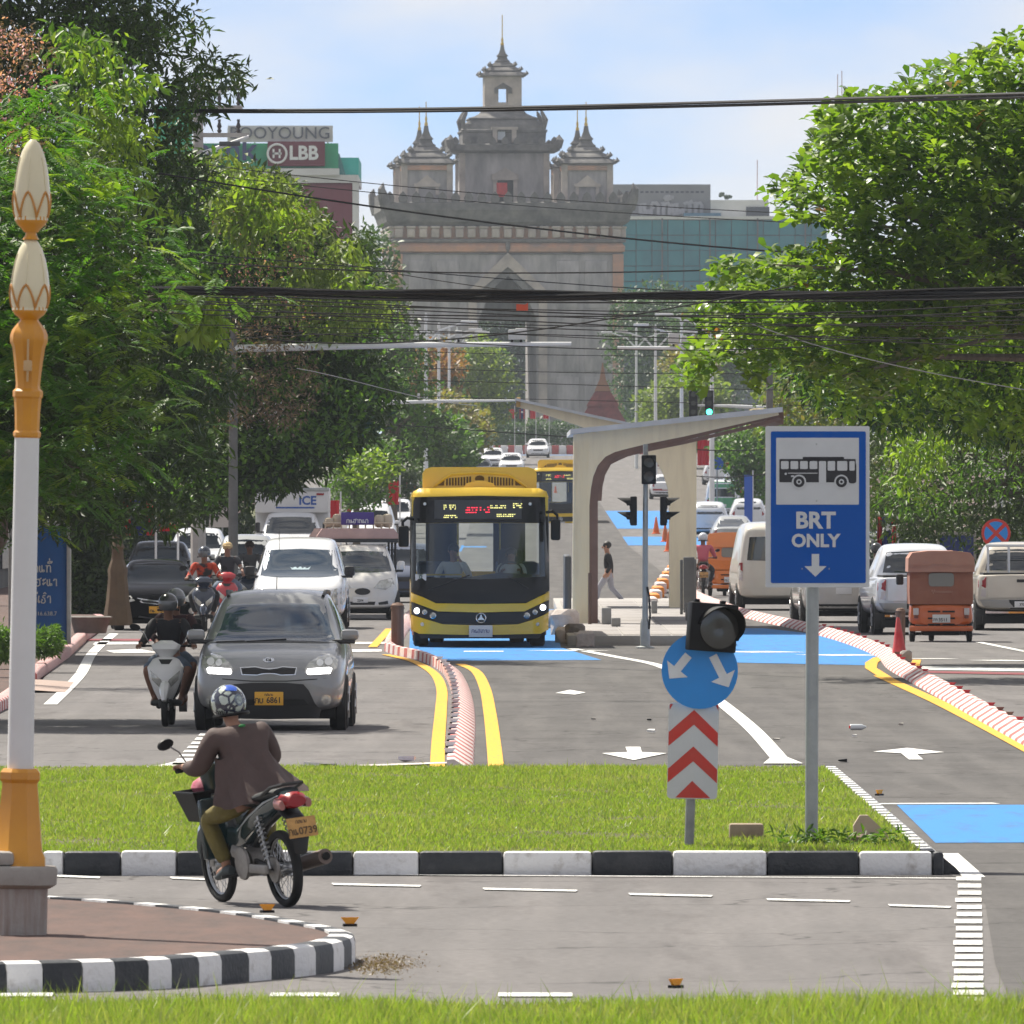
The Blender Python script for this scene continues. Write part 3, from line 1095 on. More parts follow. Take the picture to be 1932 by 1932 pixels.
# top lantern with open arch
za, zb_ = mz(592), mz(405)
lan = mpart('lantern', M_STPALE, lambda b: [b.box(sx * .5, sx * 2.0, sy * .5, sy * 2.0, za, zb_) for sx in (-1, 1) for sy in (-1, 1)])
mpart('lantern_wall', M_STPALE, lambda b: (b.box(-1.98, 1.98, -.5, .5, za, mz(548)), b.box(-.5, .5, -1.98, 1.98, za, mz(549)), b.box(-1.98, 1.98, -.5, .5, mz(468), zb_), b.box(-.5, .5, -1.98, 1.98, mz(469), zb_)), lan)
mpart('window_hood', M_STDARK, lambda b: b.prism([(-.95, mz(500)), (-.95, mz(470)), (0, mz(440)), (.95, mz(470)), (.95, mz(500)), (.55, mz(500)), (.5, mz(470)), (-.5, mz(470)), (-.55, mz(500))], -2.2, -2.0, 'y'), lan)
def spire(cx, cy, zb, w, hh, parent, gold):
    """tiered lotus roof with corner ornaments"""
    tiers = [(1.0, 0), (1.08, .03), (.98, .10), (.80, .16), (.84, .19), (.72, .26), (.55, .31), (.58, .34), (.46, .41), (.33, .46), (.34, .49), (.24, .55), (.2, .62), (.26, .66), (.16, .74), (.1, .86), (.07, 1.0)]
    def fn(b):
        v, f = [], []
        for (r, z) in tiers:
            for (sx, sy) in ((-1, -1), (0, -.92), (1, -1), (.92, 0), (1, 1), (0, .92), (-1, 1), (-.92, 0)):
                v.append((cx + sx * r * w, cy + sy * r * w, zb + z * hh))
        k = len(tiers)
        for i in range(k - 1):
            for j in range(8):
                f.append((i * 8 + j, i * 8 + (j + 1) % 8, i * 8 + 8 + (j + 1) % 8, i * 8 + 8 + j))
        f.append(tuple(range(7, -1, -1)))
        b.add(v, f)
    r = mpart('tower_roof', M_STDARK, fn, parent, 20)
    for (tr, tz) in ((1.05, .05), (.82, .2), (.57, .35)):
        for sx in (-1, 1):
            for sy in (-1, 1):
                mpart('roof_ornament', M_STDARK, lambda b: b.tube([(cx + sx * tr * w * .92, cy + sy * tr * w * .92, zb + tz * hh), (cx + sx * tr * w * 1.05, cy + sy * tr * w * 1.05, zb + (tz + .05) * hh), (cx + sx * tr * w * 1.0, cy + sy * tr * w, zb + (tz + .13) * hh)], [w * .09, w * .08, .03], 5), parent)
    mpart('gold_finial', M_GOLD, lambda b: b.lathe([(.16, zb + hh * .98), (.2, zb + hh * 1.05), (.1, zb + hh * 1.1), (.14, zb + hh * 1.18), (.06, zb + hh * 1.25), (.05, zb + hh * gold)], 8, (cx, cy, 0)), parent)
spire(0, 0, mz(405), 2.35, mz(228) - mz(405), lan, 1.95)
# corner towers
for sx in (-1, 1):
    for sy in (-1, 1):
        cx, cy = sx * 8.55, sy * 8.55
        t = mpart('corner_tower', M_STONE, lambda b: b.box(cx - 2.45, cx + 2.45, cy - 2.45, cy + 2.45, mz(1117), mz(905)))
        for ax in (-1, 1):
            for ay in (-1, 1):
                mpart('corner_pilaster', M_STPALE, lambda b: b.box(cx + ax * 2.1, cx + ax * 2.75, cy + ay * 2.1, cy + ay * 2.75, mz(1117), mz(905)), t)
        mpart('tower_band', M_STWARM, lambda b: b.box(cx - 2.7, cx + 2.7, cy - 2.7, cy + 2.7, mz(938), mz(912)), t)
        mpart('blind_window', M_STPALE, lambda b: (b.box(cx - 1.25, cx - .9, cy - 2.75, cy - 2.46, mz(1075), mz(1030)), b.box(cx + .9, cx + 1.25, cy - 2.75, cy - 2.46, mz(1075), mz(1030)), b.box(cx - 1.4, cx + 1.4, cy - 2.85, cy - 2.46, mz(1030), mz(1012)), b.prism([(cx - 1.1, mz(1012)), (cx + 1.1, mz(1012)), (cx, mz(965))], cy - 2.8, cy - 2.46, 'y')), t)
        spire(cx, cy, mz(905), 2.95, mz(690) - mz(905), t, 1.62)

# ---------------------------------------------------------------- distant buildings
M_MAR = M('maroon_panel', (.155, .018, .035), rough=.6, var=.12, scale=.2)
M_GRN = M('green_cladding', (.02, .36, .17), rough=.6, var=.1, scale=.3)
M_TEAL = M('teal_cladding', (.03, .42, .36), rough=.6, var=.1, scale=.3)
M_OFFW = M('offwhite_panel', (.66, .66, .64), rough=.7, var=.12, scale=.4)
M_GRAY = M('gray_panel', (.25, .255, .275), rough=.75, var=.15, scale=.25)
M_NAVY = M('sign_navy', (.03, .045, .16), rough=.6)
YB = 980.
bl = thing('bank_building', 'maroon and green bank building with rooftop signs rising behind the left trees', 'building', (0, YB, ter(YB)))
zg = ter(YB)
def bx(parent, name, mat, x0, x1, y0, y1, Y=YB, d0=0., d1=6., bev=0.):
    a, b = W(x0, y0, Y), W(x1, y1, Y)
    return MB().box(a.x, b.x, d0, d1, a.z - zg, b.z - zg, bev).out(name, mat, parent, smooth=False)
bx(bl, 'wall', M_MAR, 545, 671, 345, 858, d0=0, d1=22)
bx(bl, 'parapet', M_OFFW, 540, 676, 330, 345, d0=-.3, d1=22.3)
bx(bl, 'wall_pier', M_OFFW, 665, 677, 345, 470, d0=-.25, d1=.4)
bx(bl, 'wall', M_OFFW, 380, 544.8, 318, 858, d0=4, d1=20)
bx(bl, 'roof_block', M_TEAL, 600, 676, 296, 331, d0=2, d1=20)
MB().prism([(W(596, 0, YB).x, W(0, 331, YB).z - zg), (W(652, 0, YB).x, W(0, 331, YB).z - zg), (W(640, 0, YB).x, W(0, 289, YB).z - zg), (W(596, 0, YB).x, W(0, 289, YB).z - zg)], 1.2, 1.9, 'y').out('roof_panel', M('teal_dark', (.06, .22, .22), rough=.6), bl, smooth=False)
bx(bl, 'billboard_back', M_GRN, 300, 638, 270, 322, d0=.6, d1=1.1)
bx(bl, 'billboard_back', M_GRN, 290, 362, 200, 285, d0=.2, d1=.6)
bx(bl, 'sign_panel', M_MAR, 505, 613, 267, 313, d0=-.4, d1=.55)
bx(bl, 'sign_panel', M_OFFW, 430, 628, 237, 268, d0=.0, d1=.2)
bx(bl, 'roof_slab', M_OFFW, 360, 640, 318, 331, d0=-.6, d1=4)
for xx in (380, 430, 480, 560, 618):
    bx(bl, 'sign_post', M('steel_gray', (.35, .36, .37), rough=.5, metal=.6), xx - 1.5, xx + 1.5, 240, 322, d0=1.2, d1=1.3)
def btext(parent, s, x, y, size_px, mat, Y=YB, dy=-.5, bold=.0, sx=1.):
    me = text_mesh(s, size_px * Y / F, mat, .06, bold=bold, sx=sx)
    p = W(x, y, Y)
    return link('lettering', me, parent, (p.x, dy, p.z - zg))
M_TW = M('sign_white', (.8, .8, .8), rough=.6)
btext(bl, 'BOOYOUNG', 528, 252, 32, M('letter_slate', (.10, .11, .14), rough=.6), dy=-.14, sx=1.02)
btext(bl, 'LBB', 573, 290, 36, M_TW, dy=-.5, bold=.05, sx=.95)
btext(bl, 'bank', 425, 283, 62, M_NAVY, dy=.45, bold=.04)
b = MB()
p = W(523, 290, YB)
b.tube([(p.x + .72 * math.cos(t), -.5, p.z - zg + .72 * math.sin(t)) for t in np.linspace(0, 2 * PI, 24, endpoint=False)], .1, 6, closed=True)
b.box(p.x - .35, p.x + .35, -.55, -.45, p.z - zg - .08, p.z - zg + .08)
b.box(p.x - .35, p.x - .2, -.55, -.45, p.z - zg - .35, p.z - zg + .35)
b.box(p.x + .12, p.x + .27, -.55, -.45, p.z - zg - .35, p.z - zg + .35)
b.out('sign_emblem', M_TW, bl)
for i in range(6):
    bx(bl, 'wall_panel', M('maroon_panel_b', (.17, .022, .04), rough=.55), 549 + i * 19.5, 549 + i * 19.5 + 18.6, 349, 470, d0=-.06, d1=.02)

YC = 1520.
zg = ter(YC)
br = thing('office_block', 'grey block wrapped in blue green construction netting right of the monument', 'building', (0, YC, ter(YC)))
M_NET = M('construction_net', (.02, .15, .20), rough=.85, col2=(.035, .24, .29), scale=.25, stretch=(1, 1, .5))
bx(br, 'wall', M('block_wall', (.12, .14, .16), rough=.9), 1150, 1560, 412, 870, YC, 0, 30)
k = 0
for i in range(14):
    for j in range(5):
        x0, y0 = 1140 + i * 30, 415 + j * 29
        bx(br, 'net_panel', M_NET, x0 + .8, x0 + 28.6 + random.uniform(0, 1.2), y0 + random.uniform(0, 1.2), y0 + 28.2, YC, -.35 - random.uniform(0, .2), -.05)
for i in range(5):
    bx(br, 'scaffold_pole', M('scaffold', (.12, .12, .13), rough=.6), 1158 + i * 90, 1160.5 + i * 90, 412, 560, YC, -.8, -.6)
bx(br, 'parapet', M_GRAY, 1150, 1341, 347, 410, YC, 2, 6)
bx(br, 'wall', M_OFFW, 1341, 1450, 377, 412, YC, 1, 12)
bx(br, 'window', M('dark_window', (.03, .035, .045), rough=.2), 1408, 1452, 390, 412, YC, .8, .98)
bx(br, 'window', M('blue_window', (.03, .12, .2), rough=.2), 1290, 1360, 402, 412, YC, -.3, 1.9)
bx(br, 'roof_slab', M_OFFW, 1180, 1460, 408, 414, YC, -.7, 1)
p = W(1268, 405, YC)
link('lettering', lao_mesh(('n', 'k', 't', 'ii', 'n', 's', 't'), 1.6, M('sign_silver', (.34, .34, .375), rough=.6), .3), br, (p.x, 1.6, p.z - zg))
for i in range(16):
    bx(br, 'roof_notch', M('sign_navy2', (.06, .06, .1), rough=.7), 1180 + i * 9.5, 1186 + i * 9.5, 360, 363, YC, 1.95, 2.02)
for x, y, s in ((1362, 366, 9), (1378, 370, 7), (1372, 371, 8)):
    p = W(x, y, YC)
    bpl = MB()
    for q in range(14):
        bpl.ball((p.x + random.uniform(-.4, .4) * s * .06, 3 + random.uniform(-.3, .3), p.z - zg + random.uniform(-.3, .3) * s * .06), s * .022, 6, 4)
    bpl.out('rooftop_plant', M('far_leaf', (.05, .08, .05), rough=.9), br)
# masts on rooftops
for i, (x, y0, y1) in enumerate(((1430, 300, 378), (1582, 138, 210), (1590, 132, 210), (1594, 160, 205))):
    a, c = W(x, y1 + 120, YC), W(x, y0, YC)
    MB().tube([(a.x, YC + 4, ter(YC)), (a.x, YC + 4, c.z)], [.14, .05], 5).out('antenna_mast', M('mast_red', (.45, .3, .3), rough=.7), None, label=['thin aerial mast above the grey netted block', 'left thin rooftop aerial poking above the right tree', 'middle thin rooftop aerial poking above the right tree', 'shortest rooftop aerial poking above the right tree'][i], category='mast', group='rooftop aerials')
# a pale low building and a wat gate roof beside the left pavement
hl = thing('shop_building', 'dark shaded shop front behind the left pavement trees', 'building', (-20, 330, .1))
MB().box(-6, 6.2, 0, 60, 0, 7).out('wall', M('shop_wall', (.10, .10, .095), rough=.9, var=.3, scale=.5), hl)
for i in range(6):
    MB().box(6.2, 6.26, 4 + i * 9, 10 + i * 9, .6, 2.8).out('window', M('dark_window', (.03, .035, .045), rough=.2), hl)
hr = thing('shop_building', 'low pale shop building behind the right hand trees', 'building', (26, 420, .2))
MB().box(-7, 8, 0, 90, 0, 6).out('wall', M('shop_wall2', (.22, .21, .20), rough=.9, var=.3, scale=.5), hr)
for i in range(7):
    MB().box(-7.06, -7, 4 + i * 11, 11 + i * 11, .6, 2.8).out('window', M('dark_window', (.03, .035, .045), rough=.2), hr)
# red roofed pavilion before the monument
YP = 1050.
pa = thing('pavilion', 'tiered red roofed pavilion standing at the foot of the monument', 'pavilion', (XX(1137, YP), YP, ter(YP)))
zp = lambda y: CH - (y - HZ) * YP / F - ter(YP)
for sx in (-1, 1):
    for sy in (-1, 1):
        MB().tube([(sx * 1.8, sy * 1.8, 0), (sx * 1.8, sy * 1.8, zp(795))], .16, 8).out('column', M_STPALE, pa)
def pav(rs, name, mat):
    b = MB()
    sqring(rs)(b)
    b.out(name, mat, pa, smooth=False)
M_RR = M('red_roof_tile', (.17, .045, .04), rough=.8, var=.3, scale=1.5)
pav([(2.3, zp(796)), (2.25, zp(790)), (1.5, zp(760)), (1.45, zp(757))], 'roof', M_RR)
pav([(1.55, zp(757)), (1.5, zp(752)), (.8, zp(727)), (.7, zp(725))], 'roof', M_RR)
pav([(.8, zp(725)), (.3, zp(700)), (.05, zp(665))], 'roof_spire', M('red_roof_gold', (.25, .12, .06), rough=.6))

pa.scale = (.85, .85, .9)

# ---------------------------------------------------------------- trees, grass
def pip(P, poly):
    x, y = P[:, 0], P[:, 1]
    c = np.zeros(len(P), bool)
    n = len(poly)
    for i in range(n):
        x1, y1 = poly[i]
        x2, y2 = poly[i - 1]
        if y1 == y2:
            continue
        t = ((y1 > y) != (y2 > y)) & (x < (x2 - x1) * (y - y1) / (y2 - y1) + x1)
        c ^= t
    return c

def npmesh(name, V, Fc, mat):
    """V (n,3), Fc (m,k) constant face size"""
    me = bpy.data.meshes.new(name)
    k = Fc.shape[1]
    me.vertices.add(len(V))
    me.vertices.foreach_set('co', V.astype(np.float32).ravel())
    me.loops.add(Fc.size)
    me.loops.foreach_set('vertex_index', Fc.astype(np.int32).ravel())
    me.polygons.add(len(Fc))
    me.polygons.foreach_set('loop_start', (np.arange(len(Fc)) * k).astype(np.int32))
    me.polygons.foreach_set('loop_total', np.full(len(Fc), k, np.int32))
    me.update(calc_edges=True)
    me.materials.append(mat)
    return me

def unit(a):
    return a / np.maximum(1e-9, np.linalg.norm(a, axis=1, keepdims=True))

def leaves(P, D, N, L, wd, fold=.25, droop=.0):
    """P base points, D directions, N approx normals, L length (n,), wd width ratio -> verts, tris"""
    n = len(P)
    D = unit(D)
    S = unit(np.cross(D, N))
    N = np.cross(S, D)
    L = L[:, None]
    mid = P + D * L * .55 + N * L * fold * .35
    a = mid + S * L * wd * .5
    b = mid - S * L * wd * .5
    tip = P + D * L - N * L * droop
    V = np.stack([P, a, tip, b], 1).reshape(-1, 3)
    i = np.arange(n)[:, None] * 4
    T = np.concatenate([i + [[0, 1, 2]], i + [[0, 2, 3]]], 0)
    return V, T

def leaves6(P, D, N, L, wd, fold=.25, droop=.0):
    n = len(P)
    D = unit(D)
    S = unit(np.cross(D, N))
    N = np.cross(S, D)
    L = L[:, None]
    def at_(t, s, up):
        return P + D * L * t + S * L * wd * s + N * L * up
    V = np.stack([P, at_(.38, .30, fold * .25), at_(.74, .5, fold * .3), at_(1., 0., -droop), at_(.74, -.5, fold * .3), at_(.38, -.30, fold * .25)], 1).reshape(-1, 3)
    i = np.arange(n)[:, None] * 6
    T = np.concatenate([i + [[0, 1, 5]], i + [[1, 2, 5]], i + [[2, 4, 5]], i + [[2, 3, 4]]], 0)
    return V, T

def sample_poly(poly, n):
    poly = np.array(poly, float)
    lo, hi = poly.min(0), poly.max(0)
    out = np.zeros((0, 2))
    while len(out) < n:
        q = RNG.uniform(lo, hi, (n * 2, 2))
        out = np.concatenate([out, q[pip(q, poly)]])
    return out[:n]

def clusters(poly, Y0, th, n, gap=.0):
    """cluster centres filling an elevation outline at distance Y0, th metres deep each way"""
    q = sample_poly(poly, n)
    Y = Y0 + RNG.uniform(-th, th, n)
    X = (q[:, 0] - CX) * Y0 / F
    Z = CH - (q[:, 1] - HZ) * Y0 / F
    P = np.stack([X, Y, Z], 1)
    if gap:
        ph = RNG.uniform(0, 6, 3)
        w = np.sin(P[:, 0] * 1.7 + ph[0]) + np.sin(P[:, 2] * 2.1 + ph[1]) + np.sin(P[:, 1] * 1.1 + ph[2])
        P = P[w > gap - 1.6]
    return P

def crown(C, kind, size, per, rad, spread=.6):
    """C cluster centres -> leaf geometry"""
    n = len(C)
    if kind == 'rosette':
        k = per
        cen = np.repeat(C, k, 0)
        th = np.tile(np.arange(k) * 2 * PI / k, n) + np.repeat(RNG.uniform(0, 6.3, n), k) + RNG.normal(0, .25, n * k)
        el = RNG.normal(.25, .35, n * k)
        ax = np.repeat(RNG.normal(0, .35, (n, 2)), k, 0)
        D = np.stack([np.cos(th) * np.cos(el), np.sin(th) * np.cos(el), np.sin(el)], 1)
        D[:, 2] += D[:, 0] * ax[:, 0] + D[:, 1] * ax[:, 1]
        P = cen + RNG.normal(0, rad * .12, cen.shape)
        N = np.tile([0, 0, 1.], (len(P), 1)) + RNG.normal(0, .25, P.shape)
        L = size * RNG.uniform(.7, 1.2, len(P))
        return leaves6(P, D, N, L, .50, .22, .10)
    if kind == 'frond':
        k = per
        cen = np.repeat(C, k, 0)
        m = len(cen)
        th = RNG.uniform(0, 2 * PI, m)
        D = np.stack([np.cos(th), np.sin(th), RNG.normal(-.1, .28, m)], 1)
        D = unit(D)
        P = cen + RNG.normal(0, rad, cen.shape) * [1, 1, .45]
        FL = size * RNG.uniform(.7, 1.3, m)
        nl = 13
        t = np.linspace(.12, 1, nl)
        S = unit(np.cross(D, np.tile([0, 0, 1.], (m, 1))))
        U = np.cross(S, D)
        allV, allP, allD, allN, allL = [], [], [], [], []
        for s in (-1, 1):
            base = P[:, None, :] + D[:, None, :] * (FL[:, None] * t)[:, :, None]
            base = base - np.array([0, 0, 1.]) * ((FL[:, None] * t ** 2)[:, :, None] * .3)
            dr = S[:, None, :] * s + D[:, None, :] * .55 + RNG.normal(0, .08, (m, nl, 3)) + np.array([0, 0, -.18])
            ll = (size * .33) * np.sin(t * 2.6 + .3)[None, :] * np.ones((m, 1))
            allP.append(base.reshape(-1, 3)); allD.append(dr.reshape(-1, 3))
            allN.append(np.repeat(U, nl, 0)); allL.append(ll.reshape(-1))
        return leaves(np.concatenate(allP), np.concatenate(allD), np.concatenate(allN), np.abs(np.concatenate(allL)) + .01, .3, .1, .05)
    k = per
    cen = np.repeat(C, k, 0)
    off = RNG.normal(0, 1, cen.shape)
    off = off / np.maximum(.6, np.linalg.norm(off, axis=1, keepdims=True)) * rad * [1, 1, spread]
    P = cen + off * RNG.uniform(.5, 1.1, (len(cen), 1))
    D = off / rad * .6 + RNG.normal(0, .6, P.shape)
    N = np.tile([0, -.15, 1.], (len(P), 1)) + RNG.normal(0, .45, P.shape)
    if kind == 'droop':
        D[:, 2] -= .75
        wd, fold, dp = .42, .2, .15
    elif kind == 'lance':
        D[:, 2] -= .25
        wd, fold, dp = .28, .2, .1
    else:
        wd, fold, dp = .55, .2, .05
    L = size * RNG.uniform(.45, 1.35, len(P))
    return leaves(P, D, N, L, wd, fold, dp)

M_BARK = M('bark', (.10, .075, .055), rough=.95, col2=(.17, .14, .11), scale=5, bump=.6, stretch=(2, 2, .4))
M_BARKP = M('bark_pale', (.20, .17, .14), rough=.95, col2=(.12, .10, .08), scale=5, bump=.6, stretch=(2, 2, .4))
GREEN = {
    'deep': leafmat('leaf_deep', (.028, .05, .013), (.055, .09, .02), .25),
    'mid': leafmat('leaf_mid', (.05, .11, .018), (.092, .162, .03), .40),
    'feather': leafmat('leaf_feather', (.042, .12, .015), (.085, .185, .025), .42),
    'lime': leafmat('leaf_lime', (.12, .20, .02), (.205, .275, .04), .46),  # yellow-green leaves, also scattered as painted sunlit accents
    'almond': leafmat('leaf_almond', (.07, .135, .018), (.16, .235, .03), .42, gloss=.34),
    'olive': leafmat('leaf_olive', (.10, .145, .032), (.17, .21, .06), .42),
    'dry': leafmat('leaf_dry', (.20, .15, .055), (.16, .17, .05), .35),
    'rust': leafmat('leaf_rust', (.28, .11, .035), (.20, .13, .04), .35),
    'pink': leafmat('blossom_pink', (.42, .16, .20), (.50, .26, .30), .4),
    'twig': leafmat('twig_brown', (.13, .085, .055), (.20, .14, .10), .2),
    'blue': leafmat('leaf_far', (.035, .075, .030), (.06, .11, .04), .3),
}

def tree(name, label, base, crowns, group=None, bark=None, tr=.25, limbs=9, cat='tree', fork=None):
    """crowns: list of (polygon, Y, thick, n clusters, kind, leaf size, per, rad, colour, gap)"""
    root = thing(name, label, cat, (0, 0, 0), group=group)
    pts = []
    first = None
    for (poly, Y, th, n, kind, size, per, rad, colr, gap) in crowns:
        C = clusters(poly, Y, th, n, gap)
        pts.append(C)
        V, T = crown(C, kind, size, per, rad)
        o = link('crown' if colr not in ('pink',) else 'blossom', npmesh('crown', V, T, GREEN[colr]), root, kind='stuff')
        first = first or o
    A = np.concatenate(pts)
    bz = base[2] if len(base) > 2 else ter(base[1])
    cz = float(np.percentile(A[:, 2], 35))
    cx, cy = float(np.median(A[:, 0])), float(np.median(A[:, 1]))
    hx = base[0] + (cx - base[0]) * .35
    hz = bz + (cz - bz) * .75
    b0 = Vector((base[0], base[1], bz - .1))
    fk = Vector((hx, base[1] + (cy - base[1]) * .3, max(hz, bz + 1.5)))
    MB().tube([b0, b0.lerp(fk, .25) + Vector((.04, 0, 0)), b0.lerp(fk, .6) + Vector((-.05, .05, 0)), fk], [tr * 1.5, tr * 1.05, tr * .9, tr * .75], 10).out('trunk', bark or M_BARK, root)
    lb = MB()
    idx = RNG.choice(len(A), min(limbs, len(A)), replace=False)
    for i in idx:
        e = Vector(A[i])
        m1 = fk.lerp(e, .4) + Vector((random.uniform(-.2, .2), random.uniform(-.2, .2), random.uniform(.1, .5)))
        m2 = fk.lerp(e, .75) + Vector((random.uniform(-.2, .2), random.uniform(-.2, .2), random.uniform(.1, .3)))
        lb.tube([fk, m1, m2, e], [tr * .45, tr * .28, tr * .16, .012], 6)
    lb.out('branches', bark or M_BARK, root)
    return root, A

LT = 'street trees on the left pavement'
RT = 'street trees on the right pavement'
T1 = [(-420, 300), (-100, 250), (60, 175), (110, 150), (200, 330), (245, 360), (235, 420), (330, 430), (300, 500), (400, 555), (385, 610), (290, 640), (330, 700), (300, 740), (400, 785), (350, 830), (255, 850), (230, 900), (180, 955), (60, 960), (-50, 1000), (-420, 980)]
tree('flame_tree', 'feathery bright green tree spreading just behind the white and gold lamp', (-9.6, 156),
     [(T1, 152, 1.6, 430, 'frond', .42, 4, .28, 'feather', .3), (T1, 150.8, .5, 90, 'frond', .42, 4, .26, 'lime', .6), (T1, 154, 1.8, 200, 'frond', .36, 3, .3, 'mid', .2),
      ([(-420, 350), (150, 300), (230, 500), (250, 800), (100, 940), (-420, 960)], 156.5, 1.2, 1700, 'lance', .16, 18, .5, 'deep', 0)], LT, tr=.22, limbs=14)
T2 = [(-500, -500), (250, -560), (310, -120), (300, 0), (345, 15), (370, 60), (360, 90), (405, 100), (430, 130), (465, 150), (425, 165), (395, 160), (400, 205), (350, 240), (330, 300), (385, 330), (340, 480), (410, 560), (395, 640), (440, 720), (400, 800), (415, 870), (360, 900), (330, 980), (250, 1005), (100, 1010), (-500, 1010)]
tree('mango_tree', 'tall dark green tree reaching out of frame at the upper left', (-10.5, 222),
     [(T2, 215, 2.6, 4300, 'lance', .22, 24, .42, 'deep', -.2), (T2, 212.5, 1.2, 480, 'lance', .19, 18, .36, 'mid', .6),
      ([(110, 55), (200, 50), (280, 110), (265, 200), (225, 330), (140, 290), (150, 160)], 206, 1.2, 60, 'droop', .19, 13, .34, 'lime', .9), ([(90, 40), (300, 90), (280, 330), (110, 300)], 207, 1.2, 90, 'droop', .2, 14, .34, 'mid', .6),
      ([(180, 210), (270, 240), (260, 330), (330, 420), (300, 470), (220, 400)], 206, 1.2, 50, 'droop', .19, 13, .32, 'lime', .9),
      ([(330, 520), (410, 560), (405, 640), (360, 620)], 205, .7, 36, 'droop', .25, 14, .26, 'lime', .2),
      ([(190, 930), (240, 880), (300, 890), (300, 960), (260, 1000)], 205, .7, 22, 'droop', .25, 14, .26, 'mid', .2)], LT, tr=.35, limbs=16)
tree('crape_myrtle', 'pink blossoming tree at the upper left edge of the frame', (-11.5, 186),
     [([(-300, 40), (20, 20), (70, 90), (75, 200), (80, 300), (50, 350), (-300, 380)], 183, 1.2, 150, 'small', .06, 26, .26, 'pink', .7),
      ([(-300, 40), (20, 20), (75, 90), (85, 260), (80, 420), (20, 500), (-300, 520)], 184, 1.2, 260, 'lance', .10, 22, .28, 'twig', .4),
      ([(-300, 200), (60, 240), (80, 420), (-300, 520)], 184, 1.2, 120, 'small', .10, 18, .3, 'olive', .4)], LT, tr=.16)
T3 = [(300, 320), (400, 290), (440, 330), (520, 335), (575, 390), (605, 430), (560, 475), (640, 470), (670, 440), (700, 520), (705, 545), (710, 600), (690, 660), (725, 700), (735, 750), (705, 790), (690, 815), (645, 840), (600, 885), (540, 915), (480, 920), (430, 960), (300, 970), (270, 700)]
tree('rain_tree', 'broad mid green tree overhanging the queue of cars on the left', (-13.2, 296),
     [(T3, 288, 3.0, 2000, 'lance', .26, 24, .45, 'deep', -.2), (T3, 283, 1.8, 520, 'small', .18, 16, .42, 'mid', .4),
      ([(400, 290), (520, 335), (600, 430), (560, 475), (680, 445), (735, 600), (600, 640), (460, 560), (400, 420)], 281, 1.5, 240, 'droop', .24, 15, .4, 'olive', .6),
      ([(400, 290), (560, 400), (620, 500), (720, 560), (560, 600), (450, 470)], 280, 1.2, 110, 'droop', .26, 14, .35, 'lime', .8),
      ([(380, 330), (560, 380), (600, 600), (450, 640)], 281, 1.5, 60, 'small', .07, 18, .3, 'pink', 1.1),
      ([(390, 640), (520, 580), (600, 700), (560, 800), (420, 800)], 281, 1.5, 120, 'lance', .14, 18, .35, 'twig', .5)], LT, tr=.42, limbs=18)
tree('street_tree', 'small bright tree behind the truck carrying luggage', (XX(668, 460), 462),
     [([(615, 870), (640, 820), (690, 800), (745, 840), (745, 890), (720, 950), (660, 975), (630, 950)], 460, 1.2, 160, 'small', .22, 16, .5, 'mid', .2), ([(640, 860), (720, 840), (740, 900), (660, 940)], 458, .8, 60, 'small', .22, 12, .4, 'lime', .4)], LT, tr=.14)
tree('street_tree', 'shaded tree left of the first mast arm', (XX(735, 540), 542),
     [([(690, 560), (735, 500), (760, 600), (800, 660), (810, 760), (850, 800), (845, 860), (790, 890), (730, 880), (690, 800)], 540, 2.5, 380, 'small', .28, 16, .7, 'deep', .2), ([(700, 560), (760, 620), (800, 700), (850, 810), (780, 860), (720, 700)], 536, 1.5, 120, 'small', .26, 14, .6, 'mid', .5)], LT, tr=.25)
tree('street_tree', 'dark tree top against the sky left of the monument', (XX(700, 800), 805),
     [([(660, 480), (685, 425), (715, 440), (740, 480), (745, 540), (760, 640), (760, 800), (660, 800), (650, 600)], 800, 3, 420, 'small', .4, 14, .9, 'blue', .1)], LT, tr=.3)
for i, (poly, Y, colr, lab) in enumerate([
        ([(770, 690), (800, 650), (850, 645), (870, 690), (860, 760), (800, 780), (770, 750)], 880, 'rust', 'rust coloured tree left of the monument arch'),
        ([(850, 660), (900, 640), (950, 670), (965, 720), (950, 790), (880, 800), (855, 740)], 930, 'olive', 'yellowing olive tree in front of the arch opening'),
        ([(770, 770), (830, 740), (900, 770), (920, 830), (880, 850), (790, 860)], 780, 'dry', 'dry brownish tree above the far traffic'),
        ([(790, 800), (850, 790), (880, 830), (870, 890), (800, 900)], 640, 'mid', 'round bright green tree behind the yellow bus roof')]):
    r_, A_ = tree('avenue_tree', lab, (XX(sum(p[0] for p in poly) / len(poly), Y), Y + 2), [(poly, Y, 3, 260, 'small', .4, 14, .9, colr, .2), (poly, Y + 2, 2, 160, 'small', .4, 14, .9, 'blue', .0)], 'trees at the foot of the monument', tr=.22)
